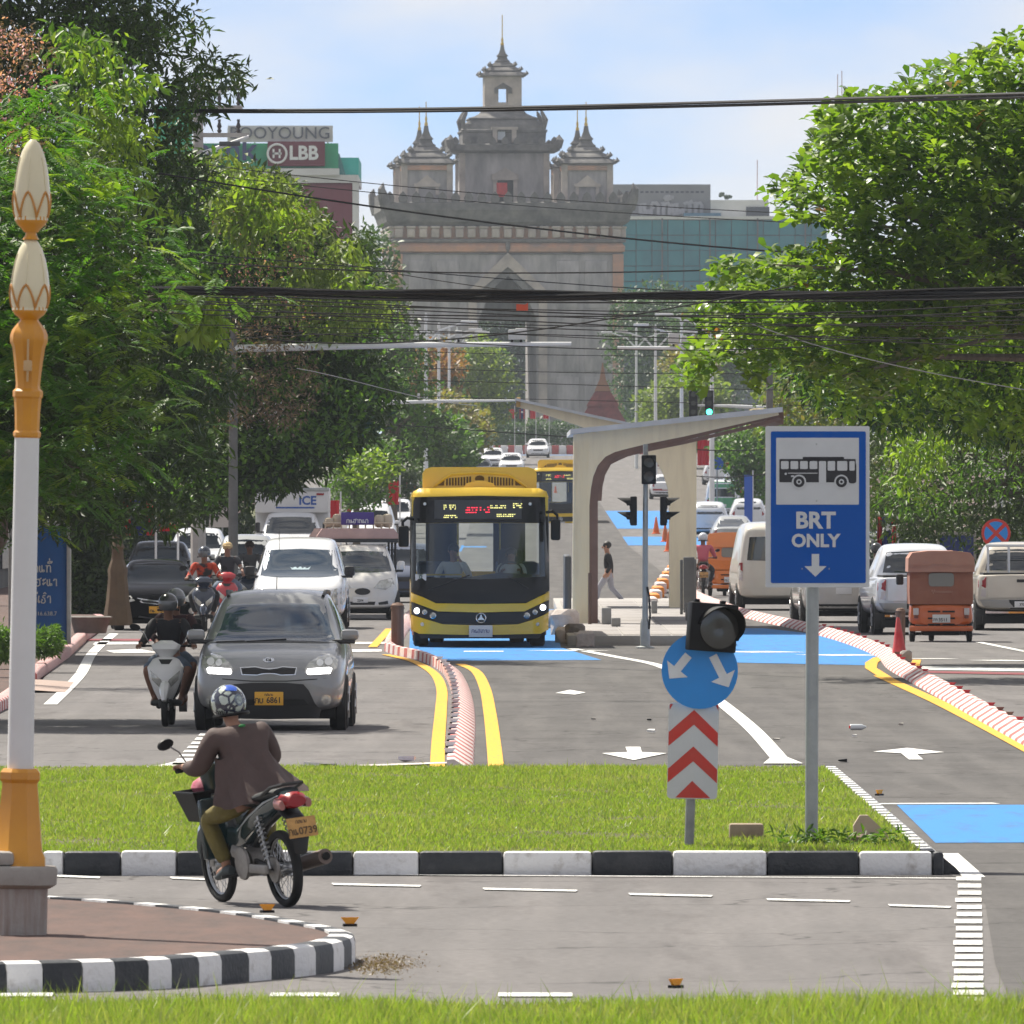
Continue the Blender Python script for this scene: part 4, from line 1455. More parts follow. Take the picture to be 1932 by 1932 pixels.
# right hand side
R1 = [(2250, -200), (1960, 40), (1900, 70), (1840, 108), (1740, 130), (1690, 172), (1640, 165), (1565, 205), (1525, 210), (1545, 245), (1530, 275), (1510, 312), (1470, 340), (1440, 372), (1455, 395), (1490, 420), (1580, 440), (1545, 468), (1460, 470), (1400, 490), (1345, 500), (1345, 540), (1300, 570), (1310, 600), (1345, 640), (1305, 660), (1285, 700), (1300, 738), (1330, 735), (1350, 690), (1385, 640), (1395, 690), (1425, 735), (1450, 690), (1500, 690), (1570, 730), (1650, 760), (1710, 720), (1800, 650), (1932, 630), (2250, 600)]
rt, A1 = tree('tropical_almond_tree', 'large glossy leaved tree filling the upper right of the frame', (12.4, 196),
     [(R1, 190, 2.2, 2300, 'rosette', .24, 8, .3, 'almond', .35), (R1, 191.8, 1.8, 1100, 'rosette', .22, 8, .3, 'mid', .2), (R1, 188, .9, 420, 'rosette', .24, 8, .3, 'lime', .5),
      (R1, 190, 2.0, 26, 'rosette', .22, 4, .2, 'rust', .2)], RT, bark=M_BARKP, tr=.28, limbs=26)
# the leaves nearest the camera one by one
lv, lt_ = leaves6(np.zeros((1, 3)), np.array([[1., 0, 0]]), np.array([[0, 0, 1.]]), np.array([.24]), .50, .22, .10)
lm = npmesh('leaf', lv, lt_, GREEN['almond'])
near = A1[np.argsort(A1[:, 1])]
vis = near[(near[:, 0] < 7.8) & (near[:, 0] > 2.2)][:60]
for c in vis:
    a0 = random.uniform(0, 6)
    for k in range(5):
        link('leaf', lm, rt, Vector(c) + Vector((0, -.12, .03)), (random.uniform(-.4, .4), random.uniform(-.7, .1), a0 + k * 1.256))
R1B = [(1450, 600), (1560, 560), (1700, 500), (1932, 500), (2200, 520), (2200, 860), (1900, 830), (1780, 800), (1680, 800), (1590, 770), (1500, 720)]
tree('street_tree', 'sunlit leafy tree hanging below the glossy crown on the right', (13.0, 210),
     [(R1B, 206, 1.6, 650, 'lance', .2, 26, .36, 'mid', .1), (R1B, 204, .9, 380, 'small', .17, 20, .34, 'lime', .3), (R1B, 207.5, 1.2, 420, 'lance', .2, 24, .4, 'deep', 0)], RT, tr=.24)
R2 = [(1800, 250), (1932, 200), (2250, 150), (2250, 900), (1932, 860), (1860, 840), (1760, 800), (1690, 720), (1680, 610), (1740, 490), (1770, 400)]
tree('bamboo_tree', 'pale fine leaved tree drooping along the right edge of the frame', (13.4, 232),
     [(R2, 226, 1.8, 900, 'lance', .17, 34, .34, 'olive', .2), (R2, 223.5, .8, 320, 'lance', .17, 30, .32, 'lime', .4), (R2, 228, 1.8, 420, 'lance', .15, 30, .36, 'mid', .2)], RT, tr=.2, limbs=14)
R3 = [(1640, 800), (1700, 720), (1760, 690), (2250, 640), (2250, 1010), (1932, 1045), (1840, 1035), (1760, 1005), (1690, 1015), (1650, 975), (1640, 900)]
tree('mango_tree', 'dark lower tree behind the round no stopping sign', (13.8, 292),
     [(R3, 292, 2.4, 800, 'lance', .2, 24, .5, 'deep', .15), ([(1640, 800), (1760, 690), (1932, 680), (1932, 900), (1800, 960), (1740, 1000), (1680, 1010)], 288, 1.2, 200, 'lance', .22, 14, .4, 'mid', .7),
      ([(1670, 800), (1760, 760), (1830, 830), (1760, 900), (1720, 990)], 286.5, .8, 50, 'droop', .22, 12, .34, 'lime', .6)], RT, tr=.4, limbs=16)
R4 = [(1440, 720), (1490, 680), (1560, 660), (1700, 640), (1800, 700), (1800, 850), (1700, 900), (1640, 990), (1560, 930), (1490, 870), (1430, 800)]
tree('street_tree', 'yellowing dry tree above the shelter roof end', (XX(1640, 420), 424),
     [(R4, 420, 2.4, 420, 'small', .22, 18, .55, 'olive', .3), (R4, 418, 1.5, 160, 'small', .2, 16, .45, 'dry', .5), (R4, 423, 2, 260, 'small', .22, 16, .6, 'deep', .1)], RT, tr=.22)
tree('street_tree', 'green tree beside the far red banners', (XX(1420, 600), 604),
     [([(1355, 830), (1400, 790), (1450, 800), (1470, 900), (1440, 960), (1400, 940), (1370, 890)], 600, 2, 240, 'small', .28, 16, .6, 'mid', .2), ([(1355, 830), (1450, 800), (1470, 900), (1400, 940)], 602, 2, 150, 'small', .28, 16, .6, 'deep', 0)], RT, tr=.16)
for i, (poly, Y, colr, lab) in enumerate([
        ([(1150, 640), (1170, 560), (1230, 530), (1300, 560), (1310, 680), (1280, 800), (1170, 800)], 1230, 'blue', 'dark hazy tree right beside the monument'),
        ([(1270, 600), (1330, 540), (1420, 520), (1470, 600), (1440, 720), (1300, 740)], 1180, 'blue', 'wide hazy tree behind the right lamp arms'),
        ([(1220, 760), (1260, 720), (1310, 700), (1360, 740), (1360, 800), (1300, 830), (1230, 820)], 900, 'olive', 'olive tree above the green traffic light'),
        ([(1265, 690), (1290, 655), (1330, 650), (1340, 700), (1300, 740)], 980, 'dry', 'brownish tree between mast arm and pavilion'),
        ([(1180, 560), (1330, 545), (1550, 540), (1600, 640), (1500, 760), (1200, 760)], 1330, 'deep', 'long tree mass below the construction netting')]):
    tree('avenue_tree', lab, (XX(sum(p[0] for p in poly) / len(poly), Y), Y + 2), [(poly, Y, 4, 420, 'small', .5, 14, 1.1, colr, .1), (poly, Y + 3, 3, 200, 'small', .55, 14, 1.2, 'blue', .0)], 'trees at the foot of the monument', tr=.25)
# trees seen through the arch
for poly, lab in (([(880, 600), (960, 570), (1030, 610), (1040, 840), (880, 840)], 'dark tree seen through the passage of the arch'),):
    tree('avenue_tree', lab, (XX(950, 1430), 1432), [(poly, 1428, 3, 1300, 'small', .6, 14, 1.1, 'blue', 0.)], 'trees at the foot of the monument')
# hedges
def hedge(label, x0, x1, y0, y1, Y, colr, n=200, size=.3, kind='small'):
    C = clusters([(x0, y0), (x1, y0), (x1, y1), (x0, y1)], Y, 1.0, n, .0)
    V, T = crown(C, kind, size, 14, size * 1.6)
    o = link('hedge', npmesh('hedge', V, T, GREEN[colr]), None)
    tag(o, label, 'hedge')
    return o
hedge('clipped hedge across the roundabout below the arch', 930, 1230, 795, 838, 1085, 'blue', 500, .3)
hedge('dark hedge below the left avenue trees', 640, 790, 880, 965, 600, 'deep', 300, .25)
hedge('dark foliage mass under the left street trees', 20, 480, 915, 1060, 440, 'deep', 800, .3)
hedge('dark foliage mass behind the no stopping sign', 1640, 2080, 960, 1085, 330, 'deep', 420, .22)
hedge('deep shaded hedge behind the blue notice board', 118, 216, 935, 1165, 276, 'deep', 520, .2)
for (x, y0, y1, Y, lab, n) in ((95, 1165, 1232, 196, 'bushy clump of grass in front of the blue notice board', 60), (2, 1165, 1238, 190, 'low shrub half hidden behind the lamp column', 40)):
    C = clusters([(x - 34, y1), (x - 26, y0 + 25), (x, y0 + 15), (x + 14, y0 + 32), (x + 16, y1)], Y, .4, n, 0)
    V, T = crown(C, 'lance', .10, 40, .10)
    tag(link('shrub', npmesh('shrub', V, T, GREEN['mid'])), lab, 'shrub')

# grass
def grass(name, rect, n, h, wd, z, mats, hump=None, edge=None):
    x0, x1, y0, y1 = rect
    P = np.stack([RNG.uniform(x0, x1, n), RNG.uniform(y0, y1, n), np.full(n, z)], 1)
    if edge is not None:
        P = P[P[:, 1] < edge(P[:, 0])]
    n = len(P)
    pat = .5 + .5 * np.sin(P[:, 0] * 1.3 + 2 * np.sin(P[:, 1] * .35)) * np.sin(P[:, 1] * .5 + P[:, 0] * .6)
    H = h * RNG.uniform(.45, 1.25, n) * (.7 + .6 * pat)
    pt2 = np.sin(P[:, 0] * 2.9 + 1.7 * np.sin(P[:, 1] * .9)) + np.sin(P[:, 1] * 1.3 + P[:, 0]) + RNG.normal(0, .5, n)
    H = np.where(pt2 > 1.5, H * .35, H) * np.where(RNG.uniform(0, 1, n) < .015, 2.1, 1)
    lean = RNG.normal(0, .45, (n, 2)) * H[:, None]
    th = RNG.uniform(0, PI, n)
    w = np.stack([np.cos(th), np.sin(th), np.zeros(n)], 1) * (wd * RNG.uniform(.6, 1.3, n))[:, None]
    tip = P + np.stack([lean[:, 0], lean[:, 1], H], 1)
    V = np.stack([P - w, P + w, tip], 1).reshape(-1, 3)
    T = np.arange(n * 3).reshape(-1, 3)
    me = npmesh(name, V, T, mats[0])
    me.materials.append(mats[1])
    mi = (RNG.uniform(0, 1, n) < .15 + .35 * pat + .35 * (pt2 > 1.1)).astype(np.int32)
    me.polygons.foreach_set('material_index', mi)
    return link(name, me, None, kind='stuff')
MG1 = leafmat('grass_blade', (.15, .225, .036), (.21, .275, .058), .42)
MG2 = leafmat('grass_blade_pale', (.235, .27, .085), (.28, .285, .12), .40)
g = grass('grass', (-6.5, 2.98, 92.8, 121.4), 290000, .038, .007, .16, (MG1, MG2))
tag(g, 'bright green lawn of the kerbed traffic island', 'grass')
g = grass('grass', (-3.4, 3.4, 57, 65.9), 110000, .085, .005, .16, (MG1, MG2), edge=lambda x: np.interp(x, [-12, -4, 0, 3, 12], [65.9, 65.5, 65.1, 64.9, 64.6]) + RNG.normal(0, .08, len(x)))
tag(g, 'soft bright grass along the bottom edge of the frame', 'grass')

# ---------------------------------------------------------------- street furniture
M_GALV = M('galvanised', (.36, .38, .38), rough=.45, metal=.55, var=.12, scale=6)
M_POLEW = M('pole_white', (.74, .75, .75), rough=.45, var=.05, scale=2)
M_OCHRE = M('ochre_paint', (.72, .32, .018), rough=.42, col2=(.60, .25, .018), scale=2.5, coat=.2)
M_GLOBE = M('lamp_globe', (.78, .70, .48), rough=.35, coat=.4, var=.05, scale=3)
M_GLOBELINE = M('lamp_petal', (.56, .26, .06), rough=.45)
M_BLK = M('black_plastic', (.008, .008, .009), rough=.5, spec=.25)
M_LENS = M('dark_lens', (.045, .045, .042), rough=.15, coat=.6)
M_SIGNB = M('sign_blue', (.001, .085, .40), rough=.5, spec=.25)
M_SIGNLB = M('sign_light_blue', (.01, .24, .68), rough=.4, coat=.25, var=.06, scale=3)
M_SIGNW = M('sign_reflective_white', (.58, .60, .62), rough=.45, var=.05, scale=4)
M_SIGNR = M('sign_red', (.62, .03, .02), rough=.45, col2=(.5, .05, .03), scale=5)
M_SIGNK = M('sign_black', (.02, .02, .025), rough=.45)

# ---- white and gold lamp
YL = 75.6
pl = F / YL
def lz(y):
    return (1763 - y) / pl
lamp = thing('street_lamp', 'white and gold lamp post with two stacked lotus bud lamps on stone plinth', 'street lamp', (XX(32, YL), YL, .165), rot=(0, math.radians(1.15), 0))
MB().lathe([(.19, -.02), (.19, lz(1674))], 8, ang0=PI / 8).out('plinth', M('plinth_stone', (.30, .24, .21), rough=.95, col2=(.42, .40, .38), scale=4, stretch=(6, 6, .6), bump=.4), lamp)
MB().lathe([(.205, lz(1675)), (.245, lz(1668)), (.25, lz(1640)), (.235, lz(1633))], 8, ang0=PI / 8).out('plinth_slab', M_CONC, lamp)
MB().lathe([(.172, lz(1634)), (.17, lz(1618)), (.15, lz(1604)), (.113, lz(1482)), (.113, lz(1477)), (.128, lz(1470)), (.126, lz(1457)), (.108, lz(1450))], 8, ang0=PI / 8).out('base', M_OCHRE, lamp, ang=25)
MB().lathe([(.078, lz(1452)), (.073, lz(823))], 24).out('column', M_POLEW, lamp)
MB().lathe([(.076, lz(826)), (.083, lz(822)), (.083, lz(816)), (.073, lz(812)), (.076, lz(775)), (.082, lz(752)), (.09, lz(748)), (.09, lz(738)), (.074, lz(733)), (.072, lz(725)), (.085, lz(685)), (.098, lz(655)), (.112, lz(645)), (.112, lz(632)), (.1, lz(622)), (.06, lz(606)), (.05, lz(600))], 10).out('capital', M_OCHRE, lamp, ang=25)
MB().box(-.006, .006, -.12, -.08, lz(720), lz(640)).box(-.025, .025, -.125, -.085, lz(700), lz(680), .006).out('hook', M('hook_pale', (.6, .4, .2), rough=.6), lamp)
def bud(yb, yt, r):
    H = lambda t: lz(yb + (yt - yb) * t)
    prof = [(.042, 0), (.06, .04), (.085, .08), (.1, .13), (.098, .17), (.106, .22), (.112, .32), (.110, .45), (.102, .58), (.088, .72), (.066, .86), (.04, .95), (.015, .995)]
    prof = [(a * r / .112, H(t)) for a, t in prof]
    MB().lathe(prof[:5], 20).out('bud_cup', M_OCHRE, lamp)
    g = MB().lathe(prof[3:], 24)
    go = g.out('globe', M_GLOBE, lamp)
    def rad(t):
        return np.interp(H(t), [p[1] for p in prof], [p[0] for p in prof]) + .002
    b = MB()
    for k in range(6):
        a0 = k * PI / 3 + .35
        pts = []
        for s in np.linspace(-1, 1, 13):
            t = .16 + .27 * (1 - abs(s) ** 1.5)
            a = a0 + s * PI / 6
            pts.append((rad(t) * math.cos(a), rad(t) * math.sin(a), H(t)))
        b.tube(pts, .0075, 6)
    b.out('petal_trim', M_GLOBELINE, go)
    b = MB()
    for k in range(6):
        a = k * PI / 3 + .35
        b.tube([(rad(t) * math.cos(a), rad(t) * math.sin(a), H(t)) for t in np.linspace(.45, .8, 6)], .003, 4)
    b.out('globe_seam', M_GLOBE, go)
bud(606, 447, .117)
MB().lathe([(.05, lz(452)), (.034, lz(444)), (.032, lz(434)), (.05, lz(424)), (.07, lz(408)), (.05, lz(404))], 16).out('neck', M_OCHRE, lamp)
bud(438, 262, .11)
# broken stone lying on the plinth
MB().box(-.2, -.02, -.2, -.06, lz(1633), lz(1605), .03).out('plinth_stone_lump', M_CONC, lamp)

# ---- BRT ONLY sign
YS_ = 94.5
ps = F / YS_
brt = thing('bus_lane_sign', 'tall blue BRT ONLY bus lane sign on a galvanised post in the lawn', 'road sign', (XX(1534, YS_), YS_, .16))
sx_ = lambda x: (x - 1534) / ps
sz_ = lambda y: CH - (y - HZ) / ps - .16
MB().tube([(-.012, 0, -.02), (.0, 0, sz_(830))], .048, 16).out('post', M_GALV, brt)
def rrect(x0, x1, z0, z1, r, n=4):
    p = []
    for cx, cz, a in ((x1 - r, z1 - r, 0), (x0 + r, z1 - r, PI / 2), (x0 + r, z0 + r, PI), (x1 - r, z0 + r, 1.5 * PI)):
        for i in range(n + 1):
            t = a + PI / 2 * i / n
            p.append((cx + r * math.cos(t), cz + r * math.sin(t)))
    return p
bd = MB().prism(rrect(sx_(1444), sx_(1640), sz_(1108), sz_(804), .012), -.075, -.05, 'y').out('board', M_SIGNW, brt, smooth=False)
MB().prism(rrect(sx_(1454), sx_(1633), sz_(1100), sz_(814), .012), -.078, -.0745, 'y').out('blue_field', M_SIGNB, bd, smooth=False)
MB().prism(rrect(sx_(1464), sx_(1620), sz_(952), sz_(826), .006), -.081, -.0775, 'y').out('white_field', M_SIGNW, bd, smooth=False)
# pictogram
def pz(y0, y1, x0, x1, mat, d, name='pictogram', r=.008):
    MB().prism(rrect(sx_(x0), sx_(x1), sz_(y1), sz_(y0), min(r, .45 * abs(sx_(x1) - sx_(x0)), .45 * abs(sz_(y1) - sz_(y0)))), -.081 - d, -.0805 - d + .0005, 'y').out(name, mat, bd, smooth=False)
pz(866, 910, 1470, 1614, M_SIGNK, .002)
pz(862, 867, 1514, 1592, M_SIGNK, .002)
pz(872, 912, 1600, 1615, M_SIGNK, .003, r=.02)
for i in range(4):
    pz(870, 885, 1473 + i * 18, 1487.5 + i * 18, M_SIGNW, .005)
for x0, x1 in ((1561, 1575), (1579, 1598), (1602, 1612)):
    pz(870, 888, x0, x1, M_SIGNW, .006)
pz(870, 911, 1544.5, 1558, M_SIGNW, .005)
pz(892, 893.5, 1486, 1542, M_SIGNW, .005, r=.001)
pz(897, 900, 1492, 1498, M_SIGNW, .005, r=.003)
pz(892, 896, 1480, 1484, M_SIGNW, .005, r=.003)
for cx in (1507, 1587):
    for r, mt, d in ((13.5, M_SIGNW, .006), (10.5, M_SIGNK, .008), (5, M_SIGNW, .010), (2.6, M_SIGNK, .012)):
        MB().lathe([(r / ps, 0), (r / ps, .001)], 24, (sx_(cx), -.082 - d, sz_(909)), 'y').out('pictogram', mt, bd, smooth=False)
link('lettering', text_mesh('BRT', .168, M_SIGNW, .002, bold=.006), bd, (sx_(1538), -.083, sz_(983)))
link('lettering', text_mesh('ONLY', .132, M_SIGNW, .002, bold=.005), bd, (sx_(1538), -.083, sz_(1021)))
MB().prism([(sx_(1531), sz_(1045)), (sx_(1545), sz_(1045)), (sx_(1545), sz_(1068)), (sx_(1559), sz_(1068)), (sx_(1538), sz_(1088)), (sx_(1517), sz_(1068)), (sx_(1531), sz_(1068))], -.083, -.079, 'y').out('arrow', M_SIGNW, bd, smooth=False)
for x, y in ((1513, 1073), (1564, 1073), (1540, 838), (1540, 945)):
    MB().lathe([(.006, 0), (.005, -.003)], 8, (sx_(x), -.0815, sz_(y)), 'y').out('bolt', M_GALV, bd)

# ---- keep-either-side marker with lamp
YK = 94.2
pk_ = F / YK
mk = thing('lane_marker', 'blue two arrow disc over red chevron board with black lamp on island', 'road sign', (XX(1305, YK), YK, .16), rot=(0, math.radians(1.2), 0))
kx = lambda x: (x - 1305) / pk_
kz = lambda y: CH - (y - HZ) / pk_ - .16
MB().tube([(-.02, 0, -.02), (0, 0, kz(1190))], .036, 14).out('post', M('post_gray', (.27, .28, .29), rough=.55, var=.2, scale=8), mk)
def fold(x):
    return -.062 + abs(x + .01) * .22
ch = decal(rrect(kx(1256), kx(1351), kz(1507), kz(1326), .03), lambda a, b: fold(a), .002, .003, .03).out('chevron_board', M_SIGNW, mk, ang=12)
def chev(yc, half=1.0, clip=True):
    """inverted V stripe"""
    h, t = 43, 26
    m = 1304
    p = [(m, yc), (1350, yc + h), (1350, yc + h + t), (m, yc + t + 2), (1257, yc + h + t), (1257, yc + h)]
    return p
for yc in (1339, 1408):
    pts = [(kx(x), kz(y)) for x, y in chev(yc)]
    decal(pts, lambda a, b: fold(a), .0045, -.0025, .03).out('chevron', M_SIGNR, ch, ang=12)
decal([(kx(1303), kz(1473)), (kx(1338), kz(1505)), (kx(1272), kz(1505))], lambda a, b: fold(a), .0045, -.0025, .03).out('chevron', M_SIGNR, ch, ang=12)
for s in (1258, 1350):
    q = [(kx(s), kz(1329)), (kx(s + (6 if s < 1300 else -6)), kz(1329)), (kx(s), kz(1340))]
    decal(q, lambda a, b: fold(a), .0045, -.0025, .03).out('chevron', M_SIGNR, ch, ang=12)
dsc = MB().lathe([(72 / pk_, 0), (72 / pk_, .008)], 40, (kx(1313), -.085, kz(1265)), 'y').out('disc', M_SIGNLB, mk, smooth=False)
def arrow2(x0, y0, x1, y1, w=8, hw=25, hl=24):
    a, b = Vector((x0, y0)), Vector((x1, y1))
    d = (b - a).normalized()
    n = Vector((-d.y, d.x))
    m = b - d * hl
    P = [a + n * w, m + n * w, m + n * hw, b, m - n * hw, m - n * w, a - n * w]
    MB().prism([(kx(p.x), kz(p.y)) for p in P], -.0915, -.084, 'y').out('arrow', M('arrow_white', (.66, .68, .70), rough=.5, var=.06, scale=9), dsc, smooth=False)
arrow2(1291, 1236, 1256, 1281)
arrow2(1337, 1236, 1368, 1295)
hd = MB().box(kx(1287), kx(1381), -.20, -.10, kz(1228), kz(1137), .012).out('lamp_housing', M_BLK, mk)
b = MB().lathe([(.15, .03), (.15, -.02), (.14, -.022), (.0, -.012)], 28, (kx(1343), -.2, kz(1184)), 'y')
b.out('lens', M_LENS, hd)
v, f = [], []
n = 24
for i in range(n + 1):
    t = math.radians(-10 + 200 * i / n)
    L = .05 + .14 * math.sin(max(0, min(PI, t))) ** .7 if 0 < t < PI else .05
    for r in (.156, .166):
        for dd in (.05, -L):
            v.append((kx(1343) + r * math.cos(t - .35), -.2 + dd, kz(1184) + r * math.sin(t - .35)))
for i in range(n):
    a, c = i * 4, i * 4 + 4
    f += [(a, a + 1, c + 1, c), (a + 2, c + 2, c + 3, a + 3), (a + 1, a + 3, c + 3, c + 1), (a, c, c + 2, a + 2)]
MB().add(v, f).out('visor', M_BLK, hd)
c_ = Vector((kx(1334), -.15, kz(1183)))
hd.matrix_local = Matrix.Translation(c_) @ Matrix.Rotation(math.radians(18), 4, 'Z') @ Matrix.Rotation(math.radians(3), 4, 'Y') @ Matrix.Translation(-c_)
for x in (1300, 1352):
    MB().box(kx(x - 5), kx(x + 5), -.17, -.13, kz(1138), kz(1131), .004).out('hinge', M_BLK, hd)
MB().box(kx(1378), kx(1386), -.17, -.12, kz(1200), kz(1150), .01).out('latch', M_BLK, hd)

# ---- traffic signal before the shelter
YT = 226.
pt = F / YT
sg = thing('traffic_signal', 'galvanised post with three unlit black signal heads before the bus shelter', 'traffic light', (XX(1218, YT), YT, 0))
tx = lambda x: (x - 1218) / pt
tz = lambda y: CH - (y - HZ) / pt
MB().tube([(-.01, 0, 0), (0, 0, tz(838))], [.055, .045], 14).out('post', M_GALV, sg)
MB().lathe([(.17, 0), (.17, .03), (.09, .05), (.085, .45), (.055, .55)], 10, (-.01, 0, 0)).out('post_base', M_GALV, sg)
MB().tube([(.06, -.05, .35), (.08, -.06, .6), (.06, -.05, .95), (.03, -.05, 1.1)], .02, 6).out('conduit', M_BLK, sg)
def sighead(cx, cz, rz, name='signal_head'):
    R = Matrix.Translation((cx, -.02, cz)) @ Matrix.Rotation(rz, 4, 'Z')
    h = MB().box(-.13, .13, -.16, -.04, -.26, .26, .02).xf(R).out(name, M_BLK, sg)
    for dz in (-.125, .125):
        MB().lathe([(.098, 0), (.09, -.012), (0, -.008)], 18, (0, -.16, dz), 'y').xf(R).out('lens', M_LENS, h)
        v, f = [], []
        for i in range(13):
            t = math.radians(-15 + 210 * i / 12)
            L = .06 + .17 * max(0, math.sin(t))
            for r in (.102, .112):
                for dd in (0, -L):
                    v.append((r * math.cos(t), -.16 + dd, dz + r * math.sin(t)))
        for i in range(12):
            a, c = i * 4, i * 4 + 4
            f += [(a, a + 1, c + 1, c), (a + 2, c + 2, c + 3, a + 3), (a + 1, a + 3, c + 3, c + 1)]
        MB().add(v, f).xf(R).out('visor', M_BLK, h)
    return h
sighead(tx(1224), tz(886), 0)
sighead(tx(1206), tz(964), -PI / 2)
sighead(tx(1241), tz(964), PI / 2)

# ---- bus shelter
M_BEI = M('shelter_beige', (.84, .74, .52), rough=.8, col2=(.68, .58, .41), scale=1.5, thr=(.45, .85), stretch=(3, 3, .5))
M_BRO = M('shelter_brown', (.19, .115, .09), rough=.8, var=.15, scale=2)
M_ROOF = M('shelter_roof_sheet', (.50, .52, .54), rough=.6, var=.12, scale=2)
YA, YBk = 250., 284.
sh = thing('bus_shelter', 'beige concrete bus station shelter with winged roof on the median', 'bus shelter', (XX(1200, YA), YA, 0))
X0 = XX(1200, YA)
def ax(x, Y=YA): return XX(x, Y) - X0
def az(y, Y=YA): return CH - (y - HZ) * Y / F
# platform
MB().box(ax(1062), ax(1352), -20, 60, -.02, .19, .02).out('platform', M('platform_concrete', (.42, .41, .40), rough=.9, col2=(.30, .28, .26), scale=1.5, bump=.3), sh)
M_PAN = M('platform_paving', (.36, .34, .33), rough=.9, col2=(.27, .25, .24), scale=2)
for i in range(3):
    for j in range(12):
        MB().box(ax(1075 + i * 85), ax(1075 + i * 85 + 82), -19.6 + j * 6, -19.6 + j * 6 + 5.9, .185, .2, .004).out('paving_slab', M_PAN, sh)
def frame_part(pts, Y, y0, y1, mat, name):
    return decal([(ax(x, Y), az(y, Y)) for x, y in pts], lambda a, b_: (Y - YA) + y0, 0, y1 - y0, .3, sgn=-1).out(name, mat, sh, smooth=True, ang=30)
arcA = [(1128, 1195), (1128, 945), (1130, 918), (1135, 896), (1146, 876), (1160, 864), (1178, 856), (1219, 846), (1289, 832)]
arcO = [(1112, 1195), (1112, 953), (1115, 922), (1119, 900), (1128, 878), (1142, 862), (1160, 853), (1178, 848), (1219, 838), (1289, 824)]
frame_part([(1080, 1195), (1082, 820)] + [(1190, 806), (1330, 793), (1468, 778), (1470, 783)] + arcO[::-1], YA, 0., .9, M_BEI, 'frame')
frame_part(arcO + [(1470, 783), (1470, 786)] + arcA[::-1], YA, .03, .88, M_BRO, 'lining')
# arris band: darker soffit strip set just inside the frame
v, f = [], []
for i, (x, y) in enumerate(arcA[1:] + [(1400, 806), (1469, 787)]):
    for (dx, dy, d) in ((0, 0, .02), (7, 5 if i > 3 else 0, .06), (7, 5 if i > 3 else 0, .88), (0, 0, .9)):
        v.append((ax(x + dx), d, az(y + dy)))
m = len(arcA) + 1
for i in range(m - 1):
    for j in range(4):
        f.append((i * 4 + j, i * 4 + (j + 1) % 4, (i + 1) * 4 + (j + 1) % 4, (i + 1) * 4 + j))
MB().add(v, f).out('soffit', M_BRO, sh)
for k in range(3):
    MB().box(ax(1086 + k * 10), ax(1087.5 + k * 10), -.025, .005, .3, az(835)).out('pillar_rib', M_BEI, sh)
# roof slab A, rising to the right
def slab(x0, y0, x1, y1, Y, d0, d1, t, name, mat):
    a, c = (ax(x0, Y), az(y0, Y)), (ax(x1, Y), az(y1, Y))
    MB().prism([(a[0], a[1]), (c[0], c[1]), (c[0], c[1] + t), (a[0], a[1] + t)], (Y - YA) + d0, (Y - YA) + d1, 'y').out(name, mat, sh, smooth=False)
slab(1076, 819.5, 1476, 777.5, YA, -.35, 16, .1, 'roof', M_ROOF)
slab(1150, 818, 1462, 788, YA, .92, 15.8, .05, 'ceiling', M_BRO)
MB().prism([(ax(1440), az(790)), (ax(1479), az(800)), (ax(1479), az(771)), (ax(1440), az(776))], .3, 15.5, 'y').out('roof_edge', M_BRO, sh, smooth=False)
MB().box(ax(1428), ax(1470), 6, 9, az(778), az(767), .05).out('roof_debris', M('dry_straw', (.45, .37, .22), rough=.95, var=.3, scale=8), sh)
# frame B behind, rising to the left
arcB = [(1263, 1158), (1263, 950), (1260, 920), (1252, 895), (1240, 872), (1222, 856), (1190, 838), (1100, 806), (1010, 776), (977, 768)]
frame_part([(1314, 1158), (1314, 830), (1240, 812), (1100, 782), (1000, 762), (976, 757)] + arcB[::-1], YBk, 0, .9, M_BEI, 'frame')
slab(972, 756, 1320, 831, YBk, -.25, 6, .06, 'roof', M_ROOF)
MB().box(ax(974, YBk), ax(982, YBk), YBk - YA - .05, YBk - YA + .95, az(768, YBk), az(750, YBk), .02).out('beam_end', M('shelter_ochre', (.55, .36, .15), rough=.8), sh)
# ticket boxes, screens and rails on the platform
M_GREYM = M('grey_metal', (.22, .22, .215), rough=.55, var=.12, scale=3)
MB().box(ax(1066), ax(1079), 2, 9, .2, az(1050), .03).out('screen_panel', M('screen_grey', (.07, .075, .08), rough=.4), sh)
for x0, x1, yy, d in ((1134, 1152, 1145, -2), (1149, 1166, 1160, -6), (1300, 1318, 1142, 5), (1318, 1336, 1142, 9), (1250, 1262, 1150, 20)):
    MB().box(ax(x0), ax(x1), d, d + .5, .2, az(yy), .02).out('ticket_gate', M_GREYM, sh)
for x0, x1, yy, d in ((1306, 1312, 1065, 18), (1318, 1341, 1062, 22), (1345, 1350, 1068, 26)):
    MB().box(ax(x0), ax(x1), d, d + .3, .2, az(yy), .02).out('cabinet', M('cabinet_dark', (.10, .10, .095), rough=.5, var=.2, scale=3), sh)
MB().tube([(ax(1112), -1.5, .19), (ax(1112), -1.5, az(1080))], .035, 8).out('rail_post', M('rail_rust', (.12, .075, .06), rough=.8), sh)

